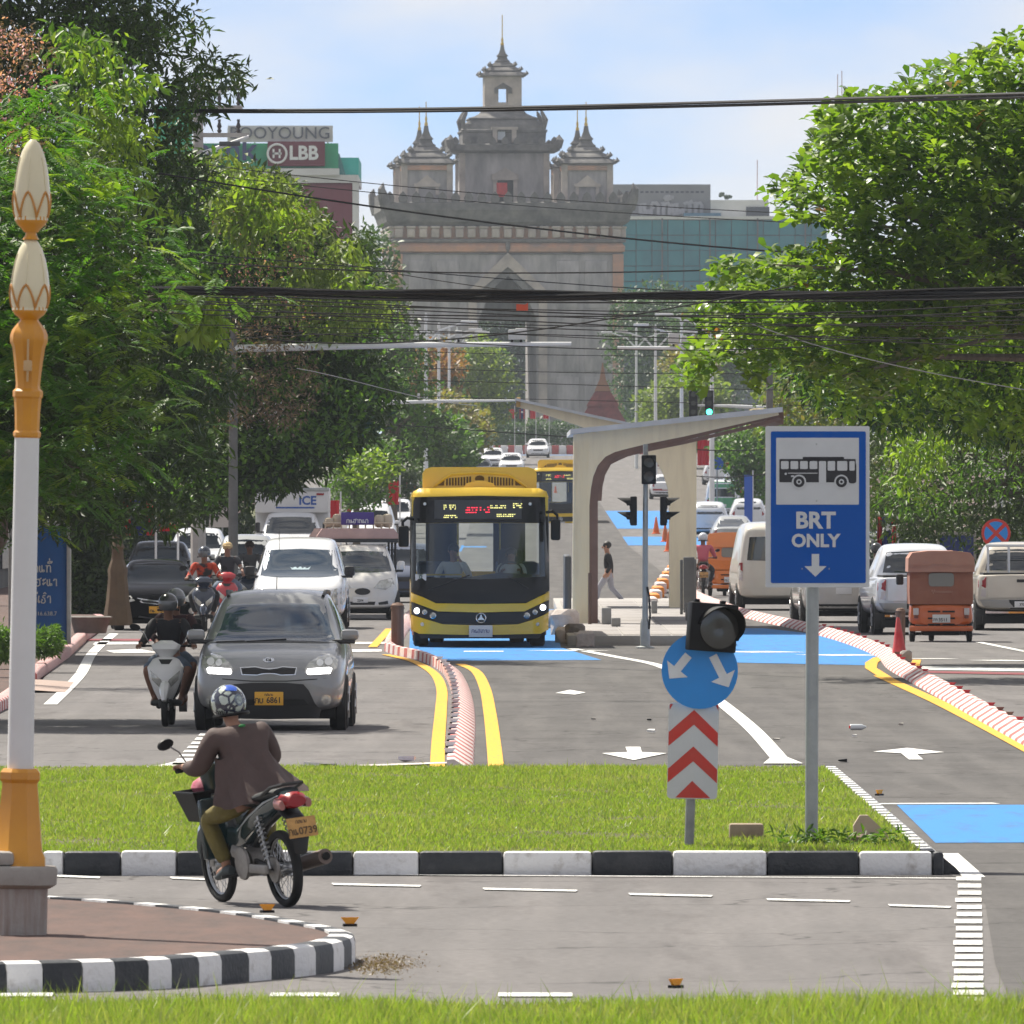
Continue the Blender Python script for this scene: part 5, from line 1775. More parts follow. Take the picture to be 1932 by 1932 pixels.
# rubble at the platform corner
def rock(loc, s, label, mat, rz=0., seed=0, name='rock', group=None):
    bm = bmesh.new()
    bmesh.ops.create_icosphere(bm, subdivisions=2, radius=1)
    rr = random.Random(seed)
    for q in bm.verts:
        q.co *= 1 + rr.uniform(-.16, .16)
        q.co = Vector((max(-.75, min(.75, q.co.x)) * s[0], max(-.75, min(.75, q.co.y)) * s[1], max(-.7, min(.8, q.co.z)) * s[2]))
    me = MB().addbm(bm).mesh(name, mat, True, 25)
    o = link(name, me, None, loc, (0, 0, rz))
    return tag(o, label, 'stone', group)
M_RUB = M('rubble', (.56, .50, .46), rough=.95, col2=(.40, .33, .29), scale=5, bump=.5)
for i, (x, y, s) in enumerate(((1050, 1178, .26), (1066, 1190, .34), (1084, 1205, .24), (1064, 1205, .2), (1104, 1213, .2))):
    p = G(x, y + 8)
    rock((p.x, p.y, s * .6), (s * 1.1, s, s * 1.1), ['grey rubble lump nearest the bus wheel', 'largest broken concrete lump at the platform corner', 'dark broken lump under the shelter pillar', 'small pale rubble piece in front of the heap', 'pale stone lying beside the rusty rail post'][i], M_RUB if i != 2 else M('rubble_dark', (.15, .13, .12), rough=.95, var=.3, scale=5), seed=i, group='rubble at the shelter platform')

# ---- overhead cables
M_CAB = M('cable_black', (.004, .004, .005), rough=.6)
M_CABP = M('cable_pale', (.35, .35, .34), rough=.6)
def cable(pts, Y, r, label, mat=None, cat='cable', strands=1, group='overhead cables', Y1=None):
    ys = [p[1] for p in pts]
    xs = [p[0] for p in pts]
    r *= 1.3
    b = MB()
    # smooth sag through the measured points
    c = np.polyfit(xs, ys, min(len(pts) - 1, 3))
    xx = np.linspace(xs[0], xs[-1], 26)
    for k in range(strands):
        ph = random.uniform(0, 6)
        P = []
        for i, x in enumerate(xx):
            Yc = Y + ((Y1 - Y) * i / 25 if Y1 else 0)
            p = W(x, np.polyval(c, x), Yc)
            if strands > 1:
                p = p + Vector((0, math.cos(ph + i * .9) * r * 1.6, math.sin(ph + i * .7) * r * 1.7 + (k - strands / 2) * r * .5))
            P.append(p)
        b.tube(P, r, 5, cap=False)
    o = b.out('overhead_cable', mat or M_CAB)
    return tag(o, label, cat, group)
cable([(-200, 196), (400, 205), (760, 209), (960, 204), (1350, 191), (1932, 177), (2200, 170)], 228, .018, 'upper of the twin black cables crossing the sky', Y1=165)
cable([(-200, 199), (400, 208), (760, 213), (960, 209), (1350, 197), (1932, 183), (2200, 175)], 228.3, .018, 'lower of the twin black cables crossing the sky', Y1=165)
cable([(-300, 536), (400, 546), (700, 554), (960, 561), (1350, 557), (1932, 548), (2300, 540)], 172, .014, 'thick black cable bundle across the arch', strands=9)
cable([(-300, 570), (400, 574), (960, 584), (1932, 598), (2300, 600)], 173, .006, 'thin black cable just below the thick bundle')
CN = ['thin dark cable sagging diagonally across the monument cornice', 'upper hair-thin wire passing the monument merlons', 'lower hair-thin wire just under the merlon wire', 'dark cable crossing above the gable point', 'thin wire just below the gable point', 'upper of the close wires beneath the thick bundle', 'lower of the close wires beneath the thick bundle', 'thin cable rising to the right in front of the arch', 'thin wire sloping down towards the right tree', 'faint wire right under the thick bundle', 'far wire below the first mast arm on the left', 'second far wire below the first mast arm', 'far wire just above the mast arm boxes', 'thin wire falling from the gable side to the right', 'drooping far cable meeting the shelter pillar top', 'far cable in the gap under the shelter roof end', 'lower far cable in the gap under the shelter roof end', 'far wire at the height of the shelter wing tip', 'dark cable hanging close under the thick bundle on the left', 'dark cable crossing that hanging one below the bundle', 'thin wire dipping towards the right tree foot', 'thin wire bowing up over the first mast arm', 'lowest thin wire of the tangle by the arch', 'dark cable almost touching the thick bundle']
for (pts, Y, r, m) in [
        ([(300, 330), (560, 362), (960, 428), (1480, 478), (1932, 490), (2300, 488)], 210, .012, None),
        ([(300, 300), (700, 346), (1100, 380), (1480, 402), (1932, 415)], 260, .007, None),
        ([(300, 320), (700, 362), (1100, 398), (1480, 418), (1932, 432)], 260, .007, None),
        ([(200, 480), (560, 502), (960, 518), (1480, 506), (1932, 484), (2300, 470)], 200, .009, None),
        ([(200, 470), (560, 492), (960, 530), (1300, 548), (1932, 552)], 220, .007, None),
        ([(300, 560), (700, 600), (960, 612), (1300, 616), (1932, 604)], 180, .006, None),
        ([(300, 590), (700, 606), (960, 618), (1300, 628), (1932, 640)], 180, .006, None),
        ([(500, 640), (800, 642), (1050, 620), (1290, 575), (1500, 540)], 170, .008, None),
        ([(300, 612), (700, 622), (1050, 632), (1300, 650), (1932, 690)], 190, .005, None),
        ([(300, 566), (700, 580), (960, 596), (1300, 606), (1932, 612)], 175, .006, None),
        ([(700, 690), (960, 700), (1300, 705), (1700, 700)], 330, .008, None),
        ([(700, 716), (960, 722), (1300, 732), (1700, 738)], 330, .008, None),
        ([(600, 655), (960, 668), (1300, 672), (1700, 668)], 300, .007, None),
        ([(560, 480), (900, 540), (1200, 572), (1480, 585)], 230, .006, None),
        ([(700, 800), (900, 812), (1100, 826), (1180, 830)], 360, .012, None),
        ([(1290, 846), (1380, 850), (1480, 845), (1700, 830)], 420, .014, None),
        ([(1290, 895), (1380, 900), (1480, 890), (1700, 880)], 470, .014, None),
        ([(700, 745), (960, 752), (1300, 760), (1700, 770)], 380, .008, None),
        ([(380, 560), (700, 571), (960, 590), (1300, 596), (1932, 584)], 177, .008, None),
        ([(380, 585), (700, 590), (960, 600), (1300, 594), (1932, 572)], 176, .008, None),
        ([(420, 600), (700, 596), (960, 606), (1300, 622), (1932, 655)], 182, .007, None),
        ([(420, 640), (700, 632), (960, 626), (1300, 640), (1932, 628)], 184, .006, None),
        ([(420, 618), (760, 640), (1000, 655), (1300, 660), (1700, 640)], 186, .006, None),
        ([(500, 560), (800, 566), (1000, 572), (1300, 570), (1932, 562)], 171, .009, None),
]:
    cable(pts, Y, r, CN.pop(0), m)
cable([(1415, 610), (1600, 668), (1932, 735), (2200, 780)], 186, .006, 'pale thin wire slanting down across the right tree', M_CABP)
cable([(560, 695), (680, 722), (785, 748), (900, 765)], 250, .006, 'pale thin wire slanting down from the left trees', M_CABP)
cable([(1280, 890), (1340, 720), (1400, 560)], 300, .005, 'pale stay wire rising steeply behind the shelter roof', M_CABP)
# broken red kite tangled on the bundle
b = MB().prism([(0, 0), (.16, 0), (.16, .11), (.12, .08), (.0, .09)], 0, .012, 'y')
p = W(974, 586, 171.8)
tag(b.out('plastic_scrap', M('scrap_red', (.6, .1, .05), rough=.6), None, p, smooth=False), 'red plastic scrap caught under the thick cable bundle', 'litter')

# ---- utility pole, mast arms, street lights
M_CPOLE = M('concrete_pole', (.42, .40, .38), rough=.9, var=.15, scale=3)
up = thing('utility_pole', 'concrete power pole with crossarms half hidden in the left trees', 'utility pole', (XX(374, 300), 300, .1))
uz = lambda y: CH - (y - HZ) * 300 / F - .1
MB().tube([(0, 0, 0), (0, 0, uz(160))], [.19, .11], 8).out('pole', M_CPOLE, up)
for yy, x0, x1 in ((203, -.1, 1.05), (255, -.1, 1.2)):
    MB().box(x0, x1, -.12, -.02, uz(yy) - .05, uz(yy) + .05).out('crossarm', M_CPOLE, up)
    for xx in (.5, .95):
        MB().lathe([(.03, 0), (.06, .05), (.03, .1), (.06, .15), (.03, .25), (.04, .32)], 8, (xx, -.07, uz(yy) + .05)).out('insulator', M('insulator', (.05, .045, .05), rough=.3), up)
for yy, ang in ((165, .35), (270, .3), (320, .22)):
    MB().tube([(.1, -.3, uz(yy) - .25), (1.2, -.3, uz(yy) + .15)], [.05, .035], 8).out('lamp_arm', M_POLEW, up)
    MB().box(.5, 1.0, -.36, -.24, uz(yy) - .08, uz(yy) + .03, .02).out('lamp_head', M('lamp_grey', (.08, .085, .09), rough=.4), up)
def mast(xb, xt, y, Y, label, zt=None, heads=(), r=.07, boxes=()):
    s = 1 if xt > xb else -1
    t = thing('mast_arm', label, 'mast arm', (XX(xb, Y), Y, ter(Y)), group='traffic mast arms')
    h = CH - (y - HZ) * Y / F - ter(Y)
    L = (xt - xb) * Y / F
    MB().tube([(0, 0, 0), (0, 0, h + .4)], [.12, .09], 10).out('pole', M('mast_pole_grey', (.16, .16, .155), rough=.7, var=.2, scale=3), t)
    MB().tube([(0, 0, h - .08), (L * .5, 0, h), (L, 0, h + .03)], [r * 1.3, r, r * .6], 10).out('arm', M_POLEW, t)
    for (x, col) in heads:
        xx = (x - xb) * Y / F
        hb = MB().box(xx - .16, xx + .16, -.12, .12, h - .45, h + .58, .03).out('signal_head', M_BLK, t)
        for i, c in enumerate(('red', 'amber', 'green')):
            on = c == col
            mt = M('lit_' + c, {'red': (.9, .05, .03), 'green': (.05, .9, .5), 'amber': (.9, .5, .05)}[c], emit=5. if on else 0.) if on else M_LENS
            MB().lathe([(.11, 0), (.1, -.02)], 12, (xx, -.125, h + .42 - i * .32), 'y').out('lens', mt, hb)
    for (x, w, hh) in boxes:
        xx = (x - xb) * Y / F
        c = MB().box(xx - w / 2, xx + w / 2, -.2, .1, h + .12, h + .12 + hh, .02).out('camera_box', M('camera_white', (.6, .6, .58), rough=.5), t)
        MB().tube([(xx, 0, h), (xx, 0, h + .14)], .03, 6).out('bracket', M_BLK, c)
    return t
mast(440, 1078, 651, 281, 'white mast arm reaching over the road from the left trees', boxes=((966, .17, .22), (983, .25, .25), (865, .16, .2)))
mast(1452, 1165, 658, 340, 'white mast arm reaching left from the right tree', boxes=((1271, .28, .3), (1291, .16, .22)))
mast(690, 975, 757, 520, 'white mast arm ending at the shelter wing', boxes=((790, .1, .2),))
mast(705, 850, 793, 650, 'small farther mast arm left of the monument', r=.1)
mast(1460, 1300, 766, 470, 'mast arm holding the lit green signal', heads=((1338, 'green'), (1308, 'none')), r=.06)
def lamppost(X, Y, label, h=9.6):
    t = thing('street_light', label, 'street light', (X, Y, ter(Y)), group='double armed white street lights')
    MB().tube([(0, 0, 0), (0, 0, h)], [.13, .07], 8).out('pole', M_POLEW, t)
    for s in (-1, 1):
        MB().tube([(0, 0, h - 1.1), (s * .7, 0, h - .35), (s * 1.6, 0, h - .05), (s * 2.1, 0, h)], [.07, .06, .05, .05], 6).out('arm', M_POLEW, t)
        MB().box(s * 1.7, s * 2.5, -.16, .16, h - .02, h + .12, .03).out('lamp_head', M_POLEW, t)
    MB().lathe([(.03, h), (.1, h + .15), (.03, h + .5)], 8).out('finial', M_POLEW, t)
for i, (X, Y) in enumerate(((-4.2, 620), (-4.2, 730), (-4.2, 850), (-4.2, 970), (8.8, 560), (8.8, 660), (8.8, 780), (8.8, 900))):
    lamppost(X, Y, ['nearest', 'second', 'third', 'farthest'][i % 4] + (' white street light of the left row' if i < 4 else ' white street light of the right row'))

# ---- left pavement: notice board, tan lamp, gate roof, flags
YN = 221.
pn = F / YN
nb = thing('notice_board', 'blue notice board with white Lao lettering in a pale frame', 'notice board', (XX(70, YN), YN, .14))
nx = lambda x: (x - 70) / pn
nzz = lambda y: CH - (y - HZ) / pn - .14
MB().box(nx(24), nx(126), 0, .06, .0, nzz(992)).out('panel', M('notice_blue', (.01, .10, .33), rough=.5, var=.12, scale=1.5), nb)
for x0, x1 in ((16, 24), (126, 134)):
    MB().box(nx(x0), nx(x1), -.06, .12, -.02, nzz(985), .01).out('frame_post', M('notice_frame', (.42, .42, .40), rough=.6, var=.15), nb)
MB().box(nx(24), nx(126), -.05, .11, nzz(992), nzz(984), .01).out('frame_top', M('notice_frame', (.42, .42, .40), rough=.6), nb)
M_NT = M('notice_white', (.6, .62, .6), rough=.6)
for seq, x, y, hh in ((('k', 'n', 't', 'ii', 'mk'), 80, 1080, 15), (('k', 's', 'a', 'n', 'aa'), 82, 1106, 15), (('t', 'ii', 'mk', 'e', 'ch', 'm', 'aa'), 78, 1138, 15)):
    link('lettering', lao_mesh(seq, hh / pn, M_NT, .16), nb, (nx(x), -.02, nzz(y)))
link('lettering', text_mesh('020 416.638.7', 11 / pn, M_NT, .004), nb, (nx(76), -.012, nzz(1158)))
link('lettering', lao_mesh(('t', 'k', 's'), 7 / pn, M('notice_dim', (.12, .25, .42), rough=.6), .14), nb, (nx(102), -.02, nzz(1204)))
MB().lathe([(6 / pn, 0), (6 / pn, .01)], 12, (nx(102), -.02, nzz(1190)), 'y').out('emblem', M('notice_dim', (.12, .25, .42), rough=.6), nb)

tl = thing('street_lamp', 'tan painted ornamental lamp column in the shade beside the black car', 'street lamp', (XX(222, 252), 252, .14))
M_TAN = M('tan_paint_shaded', (.11, .072, .038), rough=.7, var=.2, scale=3)  # tan darkened so the colour carries the deep shade under the trees
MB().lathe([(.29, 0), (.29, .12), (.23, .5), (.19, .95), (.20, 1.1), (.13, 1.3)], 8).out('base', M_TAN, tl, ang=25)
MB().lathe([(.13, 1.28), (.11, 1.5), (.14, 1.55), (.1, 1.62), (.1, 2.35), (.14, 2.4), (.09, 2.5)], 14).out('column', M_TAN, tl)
MB().lathe([(.09, 2.48), (.075, 5.2)], 14).out('upper_column', M_POLEW, tl)
MB().lathe([(.09, 5.15), (.15, 5.3), (.17, 5.5), (.09, 5.8), (.02, 6.0)], 14).out('globe', M_GLOBE, tl)

gr = thing('gate_roof', 'white scalloped eave of a temple style gate under the left trees', 'gate', (XX(140, 290), 290, .14))
gz = lambda y: CH - (y - HZ) * 290 / F - .14
gx_ = lambda x: (x - 140) * 290 / F
for i in range(5):
    x0 = 78 + i * 24
    MB().prism([(gx_(x0), gz(918 + i * 4)), (gx_(x0 + 8), gz(905 + i * 4)), (gx_(x0 + 12), gz(918 + i * 4)), (gx_(x0 + 24), gz(928 + i * 4)), (gx_(x0 + 24), gz(940 + i * 2)), (gx_(x0), gz(932 + i * 2))], 0, .18, 'y').out('scallop', M('gate_white', (.62, .62, .62), rough=.7), gr, smooth=False)
MB().box(gx_(186), gx_(200), -.05, .25, gz(945), gz(912), .02).out('eave_end', M('gate_white', (.62, .62, .62), rough=.7), gr)
for x in (80, 195):
    MB().box(gx_(x - 4), gx_(x + 4), .3, .6, -.1, gz(938)).out('gate_post', M('gate_post', (.12, .11, .10), rough=.9), gr)
M_FR, M_FB, M_FW = M('flag_red', (.52, .012, .02), rough=.85), M('flag_blue', (.012, .02, .16), rough=.85), M('flag_white', (.7, .7, .7), rough=.85)
def banner(x0, x1, y0, y1, Y, kind, label):
    t = thing('flag', label, 'flag', (XX((x0 + x1) / 2, Y), Y, ter(Y)), group='flags and banners along the avenue')
    c = (x0 + x1) / 2
    fx = lambda x: (x - c) * Y / F
    fz = lambda y: CH - (y - HZ) * Y / F - ter(Y)
    def cloth(a, b_, mat, nm, d=0.):
        v, f = [], []
        n = 8
        for i in range(n + 1):
            x = fx(a) + (fx(b_) - fx(a)) * i / n
            w = .06 * math.sin(i * 1.3 + x * 5)
            for z in (fz(y0), fz(y1)):
                v += [(x, w + d, z), (x, w + d + .01, z)]
        for i in range(n):
            q, r = i * 4, i * 4 + 4
            f += [(q, r, r + 2, q + 2), (q + 1, q + 3, r + 3, r + 1), (q, q + 1, r + 1, r), (q + 2, r + 2, r + 3, q + 3)]
        f += [(0, 2, 3, 1), (n * 4, n * 4 + 1, n * 4 + 3, n * 4 + 2)]
        MB().add(v, f).out(nm, mat, t)
    if kind == 'lao':
        w = (x1 - x0) / 4
        cloth(x0, x0 + w, M_FR, 'cloth')
        cloth(x0 + w, x1 - w, M_FB, 'cloth')
        cloth(x1 - w, x1, M_FR, 'cloth')
        MB().lathe([(fx(x0 + w * .8) - fx(x0), 0), (fx(x0 + w * .8) - fx(x0), .02)], 16, (0, -.12, (fz(y0) * .7 + fz(y1) * .3)), 'y').out('disc', M_FW, t)
    else:
        cloth(x0, x1, M_FR, 'cloth')
    MB().tube([(fx(x1) + .05, .03, 0), (fx(x1) + .05, .03, fz(y0) + .3)], .03, 6).out('pole', M_POLEW, t)
banner(233, 290, 944, 1010, 300, 'lao', 'hanging blue and red flag with white disc behind the black car')
banner(300, 332, 955, 1002, 315, 'red', 'dark red flag in shade right of the disc flag')
banner(608, 640, 944, 978, 430, 'red', 'red flag right behind the white box truck')
banner(733, 752, 907, 952, 480, 'red', 'tall red flag just left of the yellow bus')
banner(700, 722, 948, 972, 520, 'red', 'small red flag left of the tall one beside the bus')
banner(765, 785, 905, 930, 760, 'lao', 'tiny blue flag above the left bus corner')
banner(1316, 1338, 830, 878, 640, 'red', 'red banner high beside the shelter pillar')
banner(1366, 1380, 862, 880, 700, 'red', 'small red banner right of the round blue sign')
banner(1655, 1690, 975, 1040, 300, 'lao', 'disc flag peeping out right of the BRT sign')
banner(1386, 1400, 890, 930, 680, 'lao', 'tiny flag left of the plain blue panel')
for a_ in ((655, 670, 955, 980, 560, 'red', 'red flag over the light truck luggage'), (775, 792, 935, 960, 640, 'red', 'red flag brushing the bus roof pod'), (1342, 1352, 842, 862, 820, 'lao', 'tiny flag above the round blue sign'), (1385, 1396, 868, 884, 840, 'red', 'tiny red pennant left of the blue panel'), (1425, 1437, 880, 915, 640, 'lao', 'slim flag right of the blue panel'), (1240, 1250, 862, 880, 900, 'red', 'tiny red flag inside the shelter arch')):
    banner(*a_)
for i, x in enumerate((965, 985, 1005, 1030)):
    banner(x - 5, x + 5, 772, 790, 1065, 'red' if i != 1 else 'lao', ['first', 'second', 'third', 'last'][i] + ' tiny flag in the row under the arch')
pb = thing('banner_panel', 'plain tall blue panel behind the right queue of cars', 'banner', (XX(1412, 560), 560, ter(560)))
MB().box(-.18, .18, 0, .06, .1, 2.6).out('panel', M('panel_blue', (.02, .10, .48), rough=.6), pb)
MB().tube([(.2, .03, 0), (.2, .03, 2.8)], .03, 6).out('pole', M_POLEW, pb)
rs = thing('round_sign', 'small far round blue sign beside the shelter pillar', 'road sign', (XX(1353, 600), 600, ter(600)))
MB().tube([(0, 0, 0), (0, 0, 3.0)], .04, 6).out('post', M_GALV, rs)
MB().lathe([(.3, 0), (.3, -.02)], 20, (0, -.05, 2.9), 'y').out('disc', M('panel_blue', (.02, .10, .48), rough=.6), rs)
ns = thing('no_stopping_sign', 'round blue sign with red rim and red cross behind the beige pickup', 'road sign', (XX(1879, 280), 280, 0.))
nz_ = CH - (1006 - HZ) * 280 / F
MB().tube([(0, 0, 0), (0, 0, nz_ + .2)], .04, 8).out('post', M_GALV, ns)
d = MB().lathe([(.32, 0), (.32, -.015)], 32, (0, -.05, nz_), 'y').out('disc', M_SIGNR, ns, smooth=False)
for k in range(4):
    a0 = k * PI / 2 - PI / 4 + .16
    pts = [(.055 * math.cos(a0 + PI / 4 - .16), .055 * math.sin(a0 + PI / 4 - .16))] + [(.26 * math.cos(a0 + (PI / 2 - .32) * i / 8), .26 * math.sin(a0 + (PI / 2 - .32) * i / 8)) for i in range(9)]
    MB().prism([(p_[0], p_[1] + nz_) for p_ in pts], -.071, -.064, 'y').out('blue_quadrant', M_SIGNLB, d, smooth=False)
bb = thing('notice_board', 'dark blue board in a grey frame behind the tuk-tuk canopy', 'notice board', (XX(1805, 300), 300, 0.))
hz_ = lambda y: CH - (y - HZ) * 300 / F
MB().box(-.4, .4, 0, .05, .4, hz_(1010)).out('panel', M('board_navy', (.02, .035, .16), rough=.5), bb)
MB().box(-.46, -.4, -.03, .08, 0, hz_(1004)).out('frame_post', M_CONC, bb)
MB().box(.4, .46, -.03, .08, 0, hz_(1004)).out('frame_post', M_CONC, bb)
MB().box(-.4, .4, -.03, .08, hz_(1010), hz_(1004)).out('frame_top', M_CONC, bb)
ws = thing('notice_board', 'plain pale board on two posts behind the silver minivan', 'notice board', (XX(416, 380), 380, 0.))
wz = lambda y: CH - (y - HZ) * 380 / F
MB().box(-.34, .34, 0, .05, wz(995), wz(952)).out('panel', M('board_cream', (.55, .50, .46), rough=.7), ws)
for x in (-.28, .05):
    MB().tube([(x, .06, 0), (x, .06, wz(975))], .03, 6).out('post', M_GALV, ws)
for i, (x, y, Y) in enumerate(((170, 1120, 238),)):
    tag(MB().lathe([(.3, 0), (.36, .25), (.42, .3), (.38, .32)], 14).out('planter', M('planter_grey', (.16, .15, .14), rough=.9, var=.2, scale=5), None, (XX(x, Y), Y, .14)), 'round grey planter under the left trees', 'planter')

# ---- bollards, cone, reflectors, litter
M_BOL = M('bollard_brown', (.15, .075, .045), rough=.75, col2=(.22, .13, .09), scale=6, stretch=(5, 5, .4))
for i, (x, yb, yt, w) in enumerate(((750, 1224, 1137, 12), (1699, 1238, 1147, 9))):
    p = G(x, yb)
    pp = F / p.y
    t = thing('bollard', ['brown bollard at the kerb left of the yellow bus', 'brown bollard right behind the red cone'][i], 'bollard', (p.x, p.y, 0), group='brown bollards')
    h = (yb - yt) / pp
    MB().lathe([(w / pp, 0), (w / pp, h - .07), (w / pp * 1.05, h - .065), (w / pp * 1.05, h - .045), (w / pp * .95, h - .04), (w / pp * .75, h - .01), (.02, h)], 16).out('body', M_BOL, t)
    MB().lathe([(w / pp * 1.12, h - .11), (w / pp * 1.12, h - .085)], 16).out('band', M_BOL, t)
p = G(1697, 1250)
cn = thing('traffic_cone', 'faded red rubber cone held down by a stone', 'traffic cone', (p.x, p.y, .1), rot=(0, math.radians(-2), 0))
M_CONE = M('cone_red', (.55, .035, .045), rough=.65, col2=(.62, .12, .12), scale=4)
MB().lathe([(.125, .02), (.115, .06), (.03, .62), (.018, .64), (.0, .64)], 18).out('cone', M_CONE, cn)
MB().box(-.16, .16, -.16, .16, 0, .03, .01).out('base', M_CONE, cn)
rock((p.x + .1, p.y - .25, .1), (.13, .1, .13), 'brown stone propped against the red cone', M_RUB, seed=40)
p = G(1703, 1262)
def reflector(loc, rz, mat, label, group, s=1.):
    t = thing('road_reflector', label, 'reflector', loc, rz, group)
    MB().prism([(-.05 * s, 0), (.05 * s, 0), (.05 * s, .02 * s), (-.05 * s, .02 * s)], -.03 * s, .03 * s, 'y').out('base', M_BLK, t, smooth=False)
    MB().prism([(-.03 * s, .02 * s), (.03 * s, .02 * s), (.065 * s, .066 * s), (-.065 * s, .066 * s)], -.012 * s, .012 * s, 'y').out('tab', mat, t, smooth=False)
M_RO = M('reflector_amber', (.85, .33, .01), rough=.25, emit=0.)
M_RW = M('reflector_white', (.62, .62, .70), rough=.4)
M_RRd = M('reflector_red', (.55, .02, .03), rough=.3)
for i, (x, y, z, s) in enumerate(((504, 1722, .0, 1.0), (660, 1748, .178, 1.0), (1275, 1864, .0, 1.0), (1659, 1501, .15, .9), (390, 1632, .0, .5))):
    pp = G(x, y, z)
    if i == 4:
        continue
    reflector((pp.x, pp.y, z), [.5, .1, .8, 1.0][i], M_RO, ['amber reflector on the road beside the motorcycle wheel', 'amber reflector on the nose of the paved island', 'amber reflector at the edge of the bottom lawn', 'amber reflector on the striped kerb beside the lawn'][i], 'amber road reflectors', s * .85 if i != 2 else .8)
for k in range(22):
    q = 3 + k * 3.4
    if q > sL[-1] - 4:
        break
    pp, dd = at(sepL, sL, q)
    nn = Vector((-dd.y, dd.x)) * .11
    reflector((pp.x + nn.x, pp.y + nn.y, .14), math.atan2(dd.y, dd.x) - PI / 2, M_RW, 'pale reflector tab on the left separator kerb', 'pale reflectors on the left separator', .95)
for k in range(36):
    q = 2 + k * 3.3
    if q > sR[-1] - 4:
        break
    if k in (6, 7, 11, 12, 13, 17, 22, 26):
        continue
    pp, dd = at(sepR, sR, q)
    nn = Vector((dd.y, -dd.x)) * .1
    reflector((pp.x + nn.x, pp.y + nn.y, .14), math.atan2(dd.y, dd.x) - PI / 2 + random.uniform(-.2, .2), M_RRd if k not in (3, 4, 20) else M('reflector_brown', (.2, .1, .07), rough=.5), 'small red reflector tab on the right separator kerb', 'red reflectors on the right separator', .8)
# stones by the sign
p = G(1408, 1586, .16)
tag(MB().box(-.13, .13, -.1, .1, 0, .13, .02).out('concrete_block', M('block_tan', (.36, .28, .20), rough=.95, col2=(.26, .2, .15), scale=6), None, (p.x, p.y, .16)), 'tan concrete block in the grass between the two signs', 'stone')
p = G(1642, 1588, .16)
o = MB().prism([(-.12, 0), (.15, 0), (.12, .07), (-.02, .2), (-.08, .2), (-.13, .12)], -.06, .08, 'y').out('stone_slab', M('stone_beige', (.52, .42, .32), rough=.95, col2=(.42, .33, .26), scale=6), None, (p.x, p.y, .16), ang=20)
tag(o, 'pale leaning stone slab on the lawn corner', 'stone')
p = G(1616, 1596, .16)
rock((p.x, p.y, .19), (.1, .08, .07), 'low brown stone in front of the pale slab', M('stone_brown', (.2, .15, .11), rough=.95, var=.3, scale=6), seed=9)
p = G(1560, 1598, .16)
C = np.array([[p.x - .35 + .08 * i, p.y + random.uniform(-.2, .2), .2 + random.uniform(0, .05)] for i in range(12)])
V, T = crown(C, 'lance', .09, 26, .07)
tag(link('weed', npmesh('weed', V, T, GREEN['mid'])), 'leafy weeds at the foot of the blue bus sign', 'plant')
# bottle and litter
p = G(1618, 1379)
bt = thing('plastic_bottle', 'clear plastic bottle lying on the bus lane', 'bottle', (p.x, p.y, .045), .2)
MB().lathe([(.03, -.09), (.035, -.08), (.035, .05), (.015, .09), (.015, .1)], 12, axis='x').out('body', M('bottle_clear', (.62, .66, .68), rough=.15, spec=.8), bt)
MB().lathe([(.018, -.1), (.018, -.075)], 10, axis='x').out('cap', M_FR, bt)
lits = [(1228, 1384, M_OFFW, .05), (1612, 1392, M_OFFW, .03), (590, 1451, M_OFFW, .09), (620, 1453, M_BLK, .08), (768, 1440, M_RW, .09), (1120, 1360, M_CONC, .03), (1465, 1400, M_CONC, .04), (1530, 1392, M_CONC, .035), (1700, 1370, M_CONC, .03), (1590, 1440, M_BLK, .05), (1225, 1362, M_BLK, .03)]
for i, (x, y, mt, s) in enumerate(lits):
    p = G(x, y)
    b = MB().prism([(-s, -s * 2), (s * .8, -s * 1.4), (s, s * 2), (-s * .4, s * 1.5)], 0, s * .5)
    b.v = [(a, c, z + random.uniform(-.1, .3) * s) for a, c, z in b.v]
    tag(b.out('litter', mt, None, (p.x, p.y, .016), smooth=False), 'small scrap of litter on the asphalt', 'litter', 'scraps on the road')
# dry leaf and twig debris at the island nose
n = 1500
P = np.stack([RNG.normal(-.76, .09, n), RNG.normal(75.0, .7, n), np.full(n, .006)], 1)
V, T = leaves(P, RNG.normal(0, 1, (n, 3)) * [1, 1, .5] + [0, 0, .3], RNG.normal(0, .3, (n, 3)) + [0, 0, 1.], RNG.uniform(.01, .028, n), .5)
tag(link('leaf_litter', npmesh('leaf_litter', V, T, GREEN['twig']), kind='stuff'), 'dry leaf litter beside the nose of the paved island', 'leaf litter')
# roadworks far away: barriers and cones by the roundabout
for k in range(26):
    X = -1.9 + k * .62
    tag(MB().box(-.29, .29, -.15, .15, 0, .75, .05).out('water_barrier', M_KR if k % 2 else M_KW, None, (X, 1080, ter(1080))), 'red and white plastic barrier across the far roundabout', 'barrier', 'plastic barriers at the roundabout')
for i, (x, Y) in enumerate(((1048, 720), (1060, 800), (1238, 560), (1262, 480), (1255, 520))):
    t = MB().lathe([(.2, 0), (.2, .03), (.15, .04), (.03, .75), (.0, .76)], 10).out('traffic_cone', M('cone_orange', (.75, .14, .03), rough=.6), None, (XX(x, Y), Y, ter(Y)))
    tag(t, ['far orange cone above the yellow bus', 'farthest orange cone below the barriers', 'orange cone seen through the shelter beside the signal', 'nearest orange cone behind the shelter', 'orange cone between two others behind the shelter'][i], 'traffic cone', 'far orange cones')
M_OB = M('barrier_orange', (.75, .25, .03), rough=.6)
